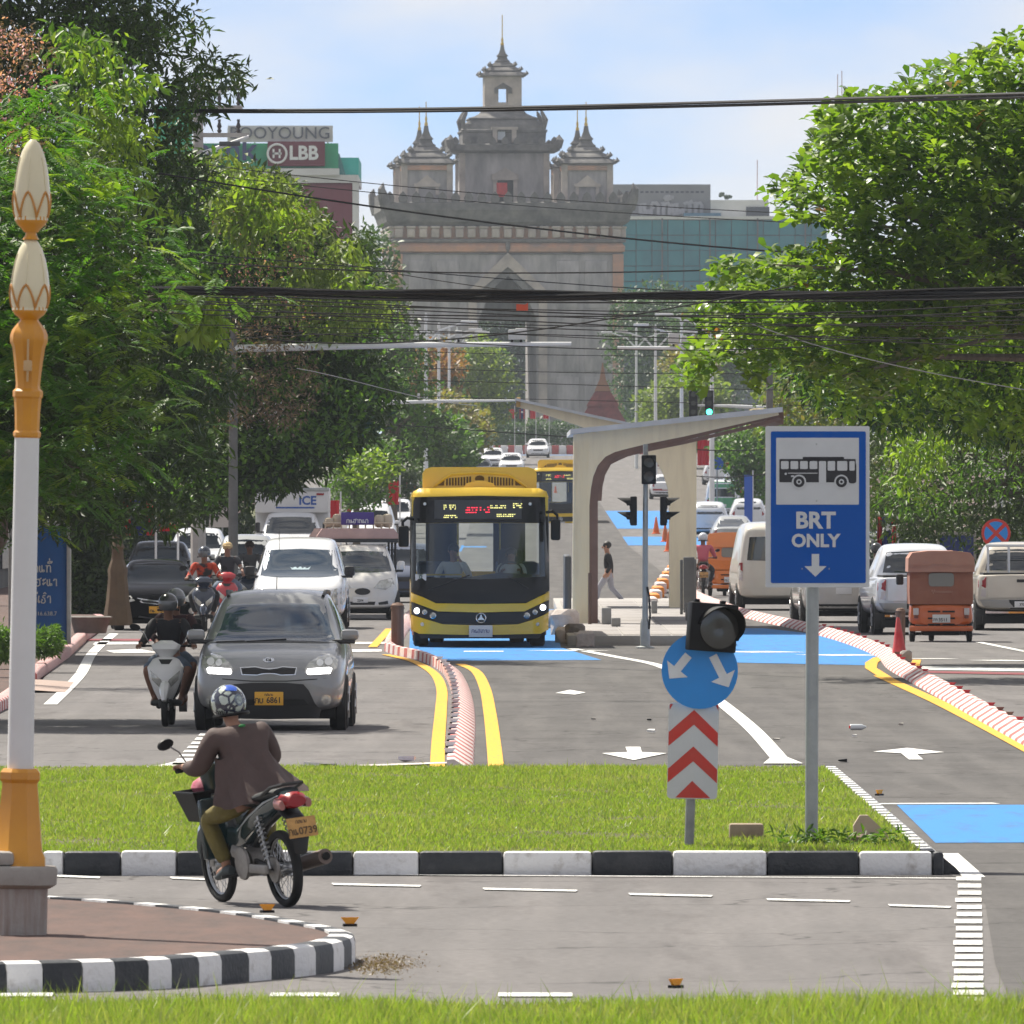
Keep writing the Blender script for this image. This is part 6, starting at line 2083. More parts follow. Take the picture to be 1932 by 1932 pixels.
for k in range(14):
    Y = 300 + k * 11
    X = XX(1238 + (14 - k) * 1.4, Y)
    tag(MB().box(-.14, .14, -2.4, 2.4, 0, .3, .05).out('lane_barrier', M_OB if k % 2 else M_KP, None, (XX(1228 + k * 4.5, Y), Y, ter(Y)), smooth=True), 'orange and pale lane barrier behind the shelter', 'barrier', 'lane barriers behind the shelter')

# ---------------------------------------------------------------- vehicles
M_GLASS = M('auto_glass', (.018, .026, .034), rough=.06, spec=.9, coat=.5)
M_GLASSB = M('auto_glass_blue', (.03, .05, .075), rough=.06, spec=.9, coat=.6)
M_GLASSD = M('auto_glass_dark', (.008, .011, .016), rough=.1, spec=.06)
M_TYRE = M('tyre', (.014, .014, .014), rough=.85)
M_RIM = M('rim_alloy', (.45, .46, .47), rough=.35, metal=.8)
M_TRIM = M('trim_black', (.016, .016, .017), rough=.5)
M_CHROME = M('chrome', (.62, .64, .66), rough=.16, metal=1.)
M_HEAD = M('headlamp', (.50, .50, .46), rough=.12, metal=.35, coat=1., var=.35, scale=14)
M_BULB = M('headlamp_bulb', (.85, .85, .82), rough=.1, coat=1.)
M_LIT = M('lamp_lit', (1., .98, 1.), emit=4.)
M_TAIL = M('tail_red', (.30, .006, .010), rough=.3, coat=.15)
M_TAILW = M('tail_clear', (.55, .5, .5), rough=.2, coat=.8)
M_PLY = M('plate_yellow', (.72, .38, .03), rough=.5)
M_PLW = M('plate_white', (.7, .7, .7), rough=.5)
M_INK = M('plate_ink', (.02, .02, .02), rough=.6)
M_UNDER = M('underbody', (.01, .01, .01), rough=.9)

def ring(w, zb, zs, zt, wt):
    h = [(0, zb), (w * .88, zb), (w * .985, zb + (zs - zb) * .22), (w, zb + (zs - zb) * .6), (w * .97, zs), (wt, zt - (zt - zs) * .12), (wt * .86, zt), (0, zt + .015)]
    return h
def hull(stations, mat, name='body', lv=2):
    v, f = [], []
    m = None
    for (y, w, zb, zs, zt, wt) in stations:
        h = ring(w, zb, zs, zt, wt)
        full = h + [(-x, z) for x, z in reversed(h[1:-1])]
        m = len(full)
        v += [(x, y, z) for x, z in full]
    k = len(stations)
    for i in range(k - 1):
        for j in range(m):
            f.append((i * m + j, i * m + (j + 1) % m, (i + 1) * m + (j + 1) % m, (i + 1) * m + j))
    # caps as quad strips
    for o in (0, (k - 1) * m):
        n2 = m // 2
        for j in range(n2):
            a, b2 = o + j, o + (j + 1)
            c2, d2 = o + (m - j - 1) % m, o + (m - j) % m
            if j == 0:
                f.append((a, b2, c2))
            elif j == n2 - 1:
                f.append((a, b2, d2))
            else:
                f.append((a, b2, c2, d2))
    me = MB().add(v, f).mesh(name, mat, True, 60)
    return subsurf(me, lv)

HATCH = [(0, .66, .30, .62, .70, .50), (.06, .80, .24, .70, .78, .64), (.3, .87, .21, .83, .90, .74), (.9, .885, .2, .93, 1.0, .77), (1.22, .89, .2, .97, 1.045, .75), (1.85, .89, .2, .99, 1.58, .64), (2.35, .89, .2, .99, 1.635, .65), (3.4, .885, .2, .98, 1.62, .64), (3.9, .87, .24, .97, 1.5, .62), (4.1, .78, .32, .92, 1.15, .6)]
VANF = [(0, .70, .30, .62, .72, .55), (.07, .86, .24, .74, .84, .70), (.35, .94, .22, .90, .98, .80), (.85, .955, .22, 1.0, 1.09, .82), (1.1, .96, .22, 1.03, 1.14, .80), (1.85, .96, .22, 1.05, 1.76, .70), (2.3, .96, .22, 1.05, 1.86, .74), (4.5, .96, .22, 1.05, 1.85, .74), (4.95, .95, .26, 1.05, 1.72, .72), (5.1, .88, .34, 1.0, 1.5, .68)]
SEDAN = [(0, .64, .28, .54, .60, .48), (.08, .80, .22, .64, .70, .62), (.5, .87, .19, .78, .84, .72), (1.1, .885, .18, .87, .93, .75), (1.3, .885, .18, .89, .96, .73), (2.1, .885, .18, .92, 1.37, .56), (2.6, .885, .18, .92, 1.43, .56), (3.3, .88, .18, .93, 1.34, .54), (3.9, .87, .2, .94, 1.02, .66), (4.4, .84, .25, .90, .97, .68), (4.5, .76, .32, .84, .92, .62)]
HIACE = [(0, .70, .34, .80, .92, .60), (.08, .82, .28, .95, 1.05, .72), (.3, .86, .26, 1.05, 1.15, .76), (.95, .87, .26, 1.12, 1.96, .70), (1.5, .87, .26, 1.12, 2.08, .74), (4.3, .87, .26, 1.12, 2.08, .74), (4.7, .87, .28, 1.12, 2.0, .73), (4.82, .83, .34, 1.1, 1.85, .70)]
MPV = [(y, w, zb, zs * .96, zt * 1.02, wt) for (y, w, zb, zs, zt, wt) in HATCH]

def sc_st(st, L, Wd, H):
    l0, w0, h0 = st[-1][0], max(s[1] for s in st), max(s[4] for s in st)
    return [(y * L / l0, w * Wd / w0, zb, zb + (zs - zb) * (H - .2) / (h0 - .2), zb + (zt - zb) * (H - .2) / (h0 - .2), wt * Wd / w0) for (y, w, zb, zs, zt, wt) in st]

WHEELS = {}
def wheel(parent, x, y, r=.33, w=.21):
    key = (round(r, 3), round(w, 3))
    if key not in WHEELS:
        t = MB().lathe([(r * .62, -w / 2), (r * .9, -w / 2), (r * .985, -w * .4), (r, -w * .2), (r, w * .2), (r * .985, w * .4), (r * .9, w / 2), (r * .62, w / 2)], 28, axis='x')
        rm = MB().lathe([(.05, -w * .42), (r * .3, -w * .40), (r * .55, -w * .46), (r * .63, -w * .5), (r * .63, w * .5), (r * .55, w * .46), (r * .3, w * .40), (.05, w * .42)], 24, axis='x')
        for k in range(5):
            a = k * 2 * PI / 5
            for s in (-1, 1):
                rm.tube([(s * w * .46, 0, 0), (s * w * .47, math.cos(a) * r * .58, math.sin(a) * r * .58)], r * .08, 5)
        WHEELS[key] = (t.mesh('wheel', M_TYRE, True, 35), rm.mesh('rim', M_RIM, True, 35))
    a, b = WHEELS[key]
    o = link('wheel', a, parent, (x, y, r))
    link('rim', b, o)
    return o

def mir(pts):
    return [(-x, z) for x, z in reversed(pts)]

class Vehicle:
    def __init__(s, name, label, cat, st, mat, loc, rz=0., group=None, L=None, Wd=None, H=None, parts_side=True, tyre=.33):
        if L:
            st = sc_st(st, L, Wd, H)
        s.st = st
        s.L = st[-1][0]
        s.W = max(q[1] for q in st)
        s.root = thing(name, label, cat, loc, rz, group)
        me = hull(st, mat)
        s.body = link('body', me, s.root)
        s.pf = caster(me, 'y', 1, -9, 0)
        s.pb = caster(me, 'y', -1, 20, s.L)
        s.pr = caster(me, 'x', -1, 9, s.W)
        s.mat = mat
        s.tyre = tyre
        for y in (.85 * s.L / 4.2, s.L - .8 * s.L / 4.2):
            for sd in (-1, 1):
                wheel(s.root, sd * (s.W - .10), y, tyre)
                MB().lathe([(tyre * 1.14, -.05), (tyre * 1.14, .05)], 24, (sd * (s.W - .065), y, tyre), 'x').out('wheel_arch', M_TRIM, s.body)
        MB().box(-s.W * .85, s.W * .85, .3, s.L - .3, .14, .3).out('underbody', M_UNDER, s.root)
    def front(s, pts, mat, name, both=False, out_=.006, step=.1, parent=None):
        o = decal(pts, s.pf, out_, .015, step).out(name, mat, parent or s.root, ang=35)
        if both:
            decal(mir(pts), s.pf, out_, .015, step).out(name, mat, parent or s.root, ang=35)
        return o
    def back(s, pts, mat, name, both=False, out_=.006, step=.1, parent=None):
        o = decal(pts, s.pb, out_, .015, step, sgn=1).out(name, mat, parent or s.root, ang=35)
        if both:
            decal(mir(pts), s.pb, out_, .015, step, sgn=1).out(name, mat, parent or s.root, ang=35)
        return o
    def side(s, pts, mat, name, out_=.006):
        for sd in (-1, 1):
            o = decal(pts, s.pr, out_, .01, .15, axis='x', sgn=1)
            if sd < 0:
                o.v = [(-a, b, c) for a, b, c in o.v]
            o.out(name, mat, s.root)
    def mirrors(s, x, y, z, mat=None, w=.2, h=.13):
        for sd in (-1, 1):
            m = MB().box(sd * x, sd * (x + w), y - .05, y + .06, z - h / 2, z + h / 2, .045).out('mirror', mat or s.mat, s.root)
            MB().box(sd * (x - .12), sd * (x + w * .8), y - .03, y + .05, z - h / 2 - .04, z - h / 2 + .01, .015).out('mirror_arm', M_TRIM, m)
    def plate(s, z, w, h, mat, front=True, txt=None, x=0., lao=None):
        if front:
            y = min(s.pf(x + a, z + b) for a in (-w / 2, 0, w / 2) for b in (-h / 2, 0, h / 2)) - .03
        else:
            y = max(s.pb(x + a, z + b) for a in (-w / 2, 0, w / 2) for b in (-h / 2, h / 2)) + .012
        p = MB().box(x - w / 2, x + w / 2, y - .006, y + .006, z - h / 2, z + h / 2, .004).out('licence_plate', mat, s.root)
        sg = -1 if front else 1
        def put(me, xx, zz):
            link('lettering', me, p, (xx, y + sg * .0075, zz), (0, 0, 0 if front else PI))
        if txt:
            put(text_mesh(txt, h * .62, M_INK, .001, bold=.002, sx=.9), x + (w * .17 if lao else 0) * (1 if front else -1), z - h * .14)
        if lao:
            put(lao_mesh(lao, h * .42, M_INK, .2), x - w * .33 * (1 if front else -1), z - h * .36)
            put(lao_mesh(('k', 's', 'n', 'aa', 'p'), h * .17, M_INK, .2), x, z + h * .2)
        return p

def ell(cx, cz, rx, rz_, n=16):
    return [(cx + rx * math.cos(2 * PI * i / n), cz + rz_ * math.sin(2 * PI * i / n)) for i in range(n)]

# ---- grey boxy hatchback (front view)
kc = lambda x, y: ((x - 795) / 474, (865 - y) / 474)
P_KIA = M('paint_gunmetal', (.26, .265, .265), rough=.32, metal=.35, coat=.8, var=.05, scale=1)
YKi = 148.4
kia = Vehicle('hatchback_car', 'gunmetal grey boxy hatchback with lit daytime lamps facing the lawn', 'car', HATCH, P_KIA, (XX(507.6, YKi), YKi, 0), math.radians(-1.2))
kia.front([kc(*p) for p in [(462, 378), (500, 300), (532, 172), (800, 162), (1078, 172), (1112, 300), (1148, 378), (1000, 372), (800, 368), (600, 372)]], M_GLASSB, 'windscreen', step=.09)
kia.front([kc(*p) for p in [(448, 384), (462, 380), (600, 374), (800, 370), (1000, 374), (1148, 380), (1162, 384), (1000, 384), (800, 380), (600, 384)]], M_TRIM, 'cowl', out_=.012)
hl = [kc(*p) for p in [(1172, 446), (1120, 436), (1075, 446), (1020, 482), (992, 522), (1000, 556), (1060, 556), (1140, 548), (1170, 515)]]
for sd in (0, 1):
    pts = hl if not sd else mir(hl)
    h = decal(pts, kia.pf, .012, .02, .06).out('headlight', M_HEAD, kia.root, ang=35)
    q = [kc(*p) for p in [(1008, 520), (1130, 512), (1142, 520), (1132, 546), (1012, 552), (1002, 540)]]
    decal(q if not sd else mir(q), kia.pf, .017, -.004, .06).out('daytime_lamp', M_LIT, h)
    for cx, cz, r in ((1075, 486, 19), (1122, 480, 22)):
        c_ = kc(cx, cz)
        decal(ell(c_[0] if not sd else -c_[0], c_[1], r / 474, r / 474), kia.pf, .02, -.005, .05).out('lamp_bulb', M_BULB, h)
gr_ = kia.front([kc(*p) for p in [(632, 512), (720, 506), (755, 514), (795, 518), (835, 514), (870, 506), (952, 512), (942, 555), (860, 558), (830, 551), (795, 549), (760, 551), (730, 558), (642, 555)]], M_CHROME, 'grille_frame', out_=.012, step=.06)
decal([kc(*p) for p in [(640, 517), (720, 512), (755, 520), (795, 524), (835, 520), (870, 512), (944, 517), (936, 550), (860, 553), (830, 545), (795, 543), (760, 545), (730, 553), (648, 550)]], kia.pf, .016, -.004, .06).out('grille_mesh', M_TRIM, gr_)
lo = kia.front([kc(*p) for p in [(600, 606), (700, 598), (795, 597), (890, 598), (985, 606), (1015, 640), (1050, 715), (1082, 740), (1070, 795), (795, 800), (520, 795), (508, 740), (540, 715), (575, 640)]], M_TRIM, 'lower_grille', out_=.010)
decal([kc(*p) for p in [(600, 690), (990, 690), (1015, 722), (575, 722)]], kia.pf, .02, -.005, .08).out('intake', M_UNDER, lo)
for cx, cz in ((1112, 692), (470, 696)):
    c_ = kc(cx, cz)
    fo = decal(ell(c_[0], c_[1], .075, .078), kia.pf, .014, .015, .05).out('fog_lamp_ring', P_KIA, kia.root)
    decal(ell(c_[0], c_[1], .058, .06), kia.pf, .019, -.006, .05).out('fog_lamp', M_HEAD, fo)
kia.plate(kc(0, 685)[1], .335, .157, M_PLY, True, '6861', lao=('k', 'p'))
em = kia.front(ell(*kc(790, 472), .068, .03), M_CHROME, 'emblem', out_=.006)
y_ = kia.pf(*kc(790, 472))
link('lettering', text_mesh('KIA', .05, M_INK, .002, bold=.001, sx=.85), em, (kc(790, 472)[0], y_ - .012, kc(790, 472)[1]), (math.radians(-28), 0, 0))
kia.mirrors(.80, 1.15, 1.11, w=.21, h=.13)
for a, b in (((650, 375), (870, 362)), ((480, 378), (640, 372))):
    pa_, pb_ = kc(*a), kc(*b)
    MB().tube([(pa_[0], kia.pf(*pa_) - .02, pa_[1]), (pb_[0], kia.pf(*pb_) - .02, pb_[1])], .008, 5).out('wiper', M_TRIM, kia.root)
for sd in (-1, 1):
    MB().tube([(sd * .56, 2.0, 1.555), (sd * .58, 2.2, 1.615), (sd * .58, 3.4, 1.60), (sd * .57, 3.6, 1.56)], .022, 6).out('roof_rail', M_TRIM, kia.root)
MB().tube([(-.05, 3.5, 1.58), (-.05, 3.62, 1.78)], .005, 4).out('aerial', M_TRIM, kia.root)
kia.side([(1.55, 1.05), (2.1, 1.46), (3.6, 1.46), (3.75, 1.05)], M_GLASS, 'side_window')
kia.front([kc(*p) for p in [(470, 572), (560, 582), (700, 592), (890, 592), (1040, 582), (1120, 572), (1040, 576), (890, 586), (700, 586), (560, 576)]], M_TRIM, 'bumper_seam', out_=.003)

# ---- white people carrier (front view)
P_WHT = paint('white', (.74, .75, .77))
P_WARM = paint('warm_white', (.72, .70, .66))
YV = 257.
vn = Vehicle('passenger_van', 'white people carrier right behind the grey hatchback', 'van', VANF, P_WHT, (XX(564, YV), YV, 0), 0)
vc = lambda x, y: ((x - 840) / 425, (1543 - y) / 425)
vn.front([(-.80, 1.08), (-.76, 1.30), (-.69, 1.60), (0, 1.63), (.69, 1.60), (.76, 1.30), (.80, 1.08), (.4, 1.05), (-.4, 1.05)], M_GLASSB, 'windscreen')
vn.front([(.90, .84), (.86, .92), (.72, .82), (.60, .52), (.64, .48), (.88, .50)], M_HEAD, 'headlight', True, .012)
vn.front([(-.5, .76), (.5, .76), (.46, .66), (-.46, .66)], M_TRIM, 'grille', out_=.012)
vn.front([(-.5, .785), (.5, .785), (.5, .765), (-.5, .765)], M_CHROME, 'grille_bar', out_=.018)
vn.front([(-.55, .44), (.55, .44), (.5, .30), (-.5, .30)], M_TRIM, 'lower_grille', out_=.01)
vn.front([(.7, .34), (.84, .35), (.84, .26), (.7, .27)], M_TRIM, 'fog_lamp', True, .01)
vn.mirrors(.90, 1.0, 1.18, M_TRIM, .22, .2)
vn.side([(1.3, 1.15), (2.0, 1.65), (4.7, 1.65), (4.8, 1.15)], M_GLASS, 'side_window')
MB().tube([(-.42, 1.2, 1.6), (-.42, 1.22, 2.0)], .006, 4).out('aerial', M_TRIM, vn.root)
vn.front([(-.2, 1.27), (.22, 1.27), (.18, 1.21), (-.16, 1.21)], M('glass_glint', (.5, .62, .66), rough=.2), 'windscreen_glint', out_=.009)  # glint painted as a pale patch on the windscreen
vn.front([(-.74, 1.36), (-.62, 1.45), (-.64, 1.38), (-.73, 1.32)], M('sticker_cyan', (.35, .6, .62), rough=.4), 'sticker', out_=.009)

# ---- songthaew style light truck (front view)
P_PINK = M('canopy_pink', (.50, .33, .30), rough=.7, var=.15, scale=2)
YTk = 276.
TRK = [(0, .60, .30, .60, .70, .48), (.06, .74, .25, .74, .86, .62), (.3, .80, .24, .92, 1.0, .70), (.55, .82, .24, 1.0, 1.1, .72), (1.05, .82, .24, 1.05, 1.56, .62), (1.4, .82, .24, 1.05, 1.64, .64), (1.9, .82, .24, 1.05, 1.62, .64), (2.0, .80, .3, 1.05, 1.5, .64)]
tk = Vehicle('pickup_truck', 'white light truck with pink passenger canopy and luggage on the roof', 'truck', TRK, P_WARM, (XX(684, YTk), YTk, 0), math.radians(4), tyre=.31)
tk.front([(-.66, 1.06), (-.62, 1.3), (-.56, 1.48), (0, 1.5), (.56, 1.48), (.62, 1.3), (.66, 1.06), (.3, 1.03), (-.3, 1.03)], M_GLASS, 'windscreen')
tk.front([(.24, .70), (.38, .86), (.66, .92), (.7, .78), (.5, .66)], M_HEAD, 'headlight', True, .012)
tk.front(ell(0, .62, .17, .075), M_TRIM, 'grille', out_=.012)
tk.front([(.34, .38), (.55, .42), (.56, .35), (.36, .33)], M_TRIM, 'fog_lamp', True, .01)
tk.front([(-.3, .40), (.28, .40), (.26, .33), (-.28, .33)], M_TRIM, 'lower_grille', out_=.01)
tk.plate(.44, .33, .12, M_PLW, True, '2204', x=-.05)
tk.front([(-.6, 1.42), (-.42, 1.45), (-.42, 1.34), (-.6, 1.30)], M('sticker_teal', (.05, .5, .45), rough=.4), 'sticker', out_=.009)
tk.mirrors(.80, .7, 1.18, P_WARM, .16, .2)
r_ = tk.root
MB().box(-.86, .86, 2.05, 4.6, .45, .62, .03).out('cargo_bed', M_TRIM, r_)
for sx in (-.84, .84):
    for yy in (2.1, 3.3, 4.5):
        MB().tube([(sx, yy, .6), (sx, yy, 1.75)], .03, 6).out('canopy_post', M_TRIM, r_)
cn_ = MB().prism([(-.92, 1.72), (.92, 1.72), (.9, 1.82), (.78, 1.98), (-.78, 1.98), (-.9, 1.82)], 1.6, 4.7, 'y').out('canopy', P_PINK, r_, smooth=False)
MB().box(-.9, .9, 1.55, 1.6, 1.68, 1.76, .02).out('canopy_rail', M_TRIM, cn_)
M_RACK = M('rack_cream', (.52, .44, .33), rough=.6)
for k in range(9):
    MB().tube([(-.7 + k * .175, 1.9, 1.98), (-.7 + k * .175, 1.9, 2.1)], .018, 5).out('rack_rail', M_RACK, cn_)
MB().tube([(-.75, 1.9, 2.1), (.75, 1.9, 2.1)], .022, 6).out('rack_rail', M_RACK, cn_)
for k, (xx, hh) in enumerate(((-.6, .22), (-.42, .3), (.5, .28), (.68, .3))):
    MB().box(xx - .1, xx + .1, 2.0, 2.5, 2.0, 2.0 + hh, .07).out('luggage', M_RACK, cn_)
sb = MB().box(-.36, .36, 1.86, 1.92, 2.06, 2.34, .02).out('name_board', M('board_purple', (.06, .03, .22), rough=.5), cn_)
link('lettering', lao_mesh(('k', 'n', 's', 'aa', 't', 'n', 'k'), .09, M_TW, .16), sb, (0, 1.85, 2.10))

# ---- black saloon (front view)
P_BLK = M('paint_black', (.004, .004, .005), rough=.14, spec=.02)
YBc = 255.
bk = Vehicle('saloon_car', 'black saloon with yellow number plate at the left kerb', 'car', SEDAN, P_BLK, (XX(300, YBc), YBc, 0), math.radians(3), Wd=.885, L=4.5, H=1.44)
bk.front([(-.70, .95), (-.52, 1.33), (0, 1.36), (.52, 1.33), (.70, .95), (0, .93)], M_GLASSD, 'windscreen')
bk.front([(.48, .60), (.62, .76), (.80, .80), (.82, .66), (.66, .56)], M_HEAD, 'headlight', True, .012)
bk.front([(-.44, .66), (0, .60), (.44, .66), (.36, .56), (0, .52), (-.36, .56)], M_CHROME, 'grille', out_=.012)
bk.front([(-.36, .62), (0, .575), (.36, .62), (.32, .57), (0, .535), (-.32, .57)], M_TRIM, 'grille_mesh', out_=.016)
bk.front([(-.4, .30), (0, .24), (.4, .30), (.42, .27), (0, .21), (-.42, .27)], M_CHROME, 'lower_trim', out_=.012)
bk.front(ell(.66, .40, .07, .06), M_HEAD, 'fog_lamp', True, .012)
bk.plate(.42, .40, .14, M_PLY, True, '14-41', lao=('k', 'n'))
bk.mirrors(.82, 1.3, 1.0, P_BLK, .18, .13)
bk.side([(1.6, .98), (2.2, 1.32), (3.2, 1.30), (3.7, .98)], M_GLASS, 'side_window')

def simple_front(st, name, label, cat, mat, x, Y, dims, ws, hl_, gz_=.6, rz=0., plate=None, group=None):
    L, Wd, H = dims
    c = Vehicle(name, label, cat, st, mat, (XX(x, Y), Y, ter(Y)), rz, group, L, Wd, H)
    k = Wd
    zb, zt = ws
    c.front([(-.83 * k, zb), (-.62 * k, zt), (0, zt + .03), (.62 * k, zt), (.83 * k, zb), (0, zb - .02)], M_GLASSD, 'windscreen', step=.15)
    c.front([(.55 * k, hl_ - .08), (.62 * k, hl_ + .07), (.9 * k, hl_ + .1), (.92 * k, hl_ - .04)], M_HEAD, 'headlight', True, .012, .15)
    c.front([(-.45 * k, gz_ + .05), (.45 * k, gz_ + .05), (.4 * k, gz_ - .06), (-.4 * k, gz_ - .06)], M_TRIM, 'grille', out_=.012, step=.15)
    c.front([(-.6 * k, .36), (.6 * k, .36), (.55 * k, .26), (-.55 * k, .26)], M_TRIM, 'lower_grille', out_=.012, step=.15)
    c.mirrors(k * .93, 1.25, zb + .08, mat, .18, .13)
    if plate:
        c.plate(.42, .34, .13, plate, True)
    return c
simple_front(HATCH, 'sport_utility_car', 'black tall car directly behind the black saloon', 'car', P_BLK, 298, 330, (4.5, .9, 1.5), (.98, 1.38), .75)
simple_front(HATCH, 'sport_utility_car', 'white tall car behind the rider with the tan cap', 'car', P_WHT, 372, 372, (4.6, .9, 1.62), (1.02, 1.45), .78)
simple_front(MPV, 'people_carrier', 'silver people carrier left of the white van', 'car', paint('silver', (.42, .43, .42), metal=.4), 462, 332, (4.4, .86, 1.66), (1.0, 1.5), .75)
simple_front(SEDAN, 'saloon_car', 'dark blue car squeezed left of the yellow bus', 'car', paint('navy', (.03, .045, .09)), 770, 318, (4.5, .88, 1.5), (.95, 1.38), .7)

# ---- box truck facing us
P_BOX = M('box_white', (.68, .68, .68), rough=.5, var=.1, scale=1)
YX = 400.
bt_ = Vehicle('box_truck', 'white box lorry with blue lettering above its cab in the left queue', 'truck', TRK, P_WHT, (XX(549, YX), YX, ter(YX)), 0, None, 2.0, 1.0, 2.0, tyre=.36)
bt_.front([(-.82, 1.3), (-.72, 1.8), (0, 1.82), (.72, 1.8), (.82, 1.3), (0, 1.28)], M_GLASS, 'windscreen')
bt_.front([(.5, .72), (.6, .9), (.9, .92), (.92, .76)], M_HEAD, 'headlight', True, .012)
bt_.front([(-.5, .8), (.5, .8), (.5, .62), (-.5, .62)], M_TRIM, 'grille', out_=.012)
bt_.mirrors(.98, .6, 1.5, M_TRIM, .16, .3)
bo = MB().box(-1.15, 1.15, 1.3, 6.2, 1.95, 2.72, .03).box(-1.15, 1.15, 2.05, 6.2, .75, 1.96, .03).out('cargo_box', P_BOX, bt_.root)
MB().box(-1.18, 1.18, 1.27, 1.4, 2.62, 2.74, .02).out('box_rim', M_GALV, bo)
MB().box(-.5, .72, 1.285, 1.297, 2.08, 2.13).out('stripe', M('box_blue', (.03, .10, .38), rough=.5), bo)
link('lettering', text_mesh('ICE', .38, M('box_blue', (.03, .10, .38), rough=.5), .003, bold=.012), bo, (.50, 1.292, 2.32))
MB().box(.78, 1.02, 1.27, 1.298, 2.5, 2.56).out('marker_lamp', M_TAIL, bo)

# ---- rear views on the right carriageway
def rear_at(x, Yb, L):
    """location for a vehicle whose rear end stands at distance Yb, driving away"""
    return (XX(x, Yb), Yb + L, ter(Yb))
P_CREAM = paint('cream_white', (.66, .62, .54))
hv = Vehicle('minibus', 'cream high roof minibus half hidden by the BRT sign', 'van', HIACE, P_CREAM, rear_at(1449, 298, 4.82), PI + math.radians(2))
hv.back([(-.66, 1.18), (-.60, 1.72), (0, 1.74), (.60, 1.72), (.66, 1.18), (0, 1.16)], M_GLASS, 'rear_window')
hv.back([(.76, .92), (.76, 1.12), (.84, 1.12), (.85, .92)], M_TAIL, 'tail_light', True, .012)
hv.back([(.76, .70), (.76, .915), (.85, .915), (.85, .70)], M_TAILW, 'tail_light', True, .012)
hv.back([(-.8, .52), (.8, .52), (.8, .36), (-.8, .36)], P_CREAM, 'bumper', out_=.07)
hv.back([(-.22, .98), (.22, .98), (.22, .76), (-.22, .76)], M('recess_grey', (.3, .28, .25), rough=.6), 'plate_recess', out_=.004)
hv.plate(.84, .34, .14, M_PLW, False, '8827')
sv = Vehicle('hatchback_car', 'silver car whose tail shows below the BRT sign', 'car', MPV, paint('champagne', (.46, .44, .42), metal=.35), rear_at(1572, 270, 4.3), PI + math.radians(3), None, 4.3, .87, 1.55)
sv.back([(-.62, 1.02), (-.54, 1.40), (.54, 1.40), (.62, 1.02)], M_GLASS, 'rear_window')
sv.back([(.62, .70), (.62, .92), (.8, .95), (.82, .72)], M_TAILW, 'tail_light', True, .012)
sv.back([(-.2, .86), (.2, .86), (.2, .82), (-.2, .82)], M_TAIL, 'brake_lamp', out_=.012)
sv.back([(-.7, .40), (.7, .40), (.7, .24), (-.7, .24)], M_TRIM, 'bumper', out_=.03)
sv.plate(.68, .34, .14, M_PLW, False)

PKL = [(0, .70, .40, .72, .82, .56), (.08, .86, .36, .84, .95, .70), (.6, .92, .35, .98, 1.06, .82), (1.2, .925, .35, 1.05, 1.12, .84), (3.4, .925, .36, 1.05, 1.13, .86), (5.1, .925, .40, 1.05, 1.13, .88), (5.25, .90, .46, 1.04, 1.11, .86)]
CAB = [(1.15, .80, .95, 1.05, 1.12, .72), (1.35, .86, .95, 1.08, 1.25, .74), (1.95, .88, .95, 1.10, 1.68, .64), (2.3, .88, .95, 1.10, 1.78, .66), (3.2, .88, .95, 1.10, 1.76, .66), (3.45, .87, .95, 1.10, 1.62, .66), (3.6, .84, .95, 1.08, 1.2, .72)]
def pickup(label, mat, x, Yb, bars, rz=0.):
    p = Vehicle('pickup_truck', label, 'pickup', PKL, mat, rear_at(x, Yb, 5.25), PI + rz, 'pickups on the right carriageway', tyre=.38)
    cme = hull(CAB, mat, 'cab')
    cb = link('cab', cme, p.root)
    pb2 = caster(cme, 'y', -1, 20, 3.6)
    decal([(-.66, 1.2), (-.58, 1.60), (0, 1.63), (.58, 1.60), (.66, 1.2)], pb2, .006, .015, .12, sgn=1).out('rear_window', M_GLASS, cb)
    p.back([(-.70, .66), (-.70, 1.08), (.70, 1.08), (.70, .66)], mat, 'tailgate', out_=.016)
    p.back([(-.12, 1.03), (.12, 1.03), (.12, .97), (-.12, .97)], M_TRIM, 'tailgate_handle', out_=.03)
    p.back([(.74, .86), (.73, 1.08), (.88, 1.08), (.89, .86)], M_TAIL, 'tail_light', True, .02)
    p.back([(.74, .68), (.74, .85), (.89, .85), (.88, .68)], M_TAILW, 'tail_light', True, .02)
    p.back([(-.86, .62), (.86, .62), (.84, .46), (-.84, .46)], M('bumper_grey', (.33, .33, .33), rough=.4, metal=.5), 'bumper', out_=.08)
    p.back([(-.28, .62), (.28, .62), (.25, .44), (-.25, .44)], M_TRIM, 'bumper_step', out_=.09)
    y = p.L + .1
    pp = MB().box(-.17, .17, y - .004, y + .006, .47, .59, .003).out('licence_plate', M_PLW, p.root)
    link('lettering', text_mesh('7731', .07, M_INK, .001, bold=.002), pp, (0, y + .008, .52), (0, 0, PI))
    MB().box(-.78, .78, 3.72, 5.12, .98, 1.16).out('bed_liner', M_TRIM, p.root)
    if bars:
        for bx_ in (-.62, -.2, .2, .62):
            MB().tube([(bx_, 3.85, 1.1), (bx_, 3.8, 1.70)], .028, 6).out('roll_bar', P_WHT, p.root)
        MB().tube([(-.66, 3.8, 1.70), (.66, 3.8, 1.70)], .03, 6).out('roll_bar', P_WHT, p.root)
    for sd in (-1, 1):
        MB().box(sd * .72, sd * .92, 4.75, 4.79, .12, .42, .01).out('mud_flap', M_TRIM, p.root)
    p.mirrors(.9, 1.55, 1.25, M_TRIM, .2, .2)
    return p
P_PK = paint('pickup_white', (.68, .70, .74))
P_BG = paint('pickup_beige', (.60, .55, .47))
pickup('bluish white pickup just left of the orange tuk-tuk', P_PK, 1716, 247.5, False, math.radians(3))
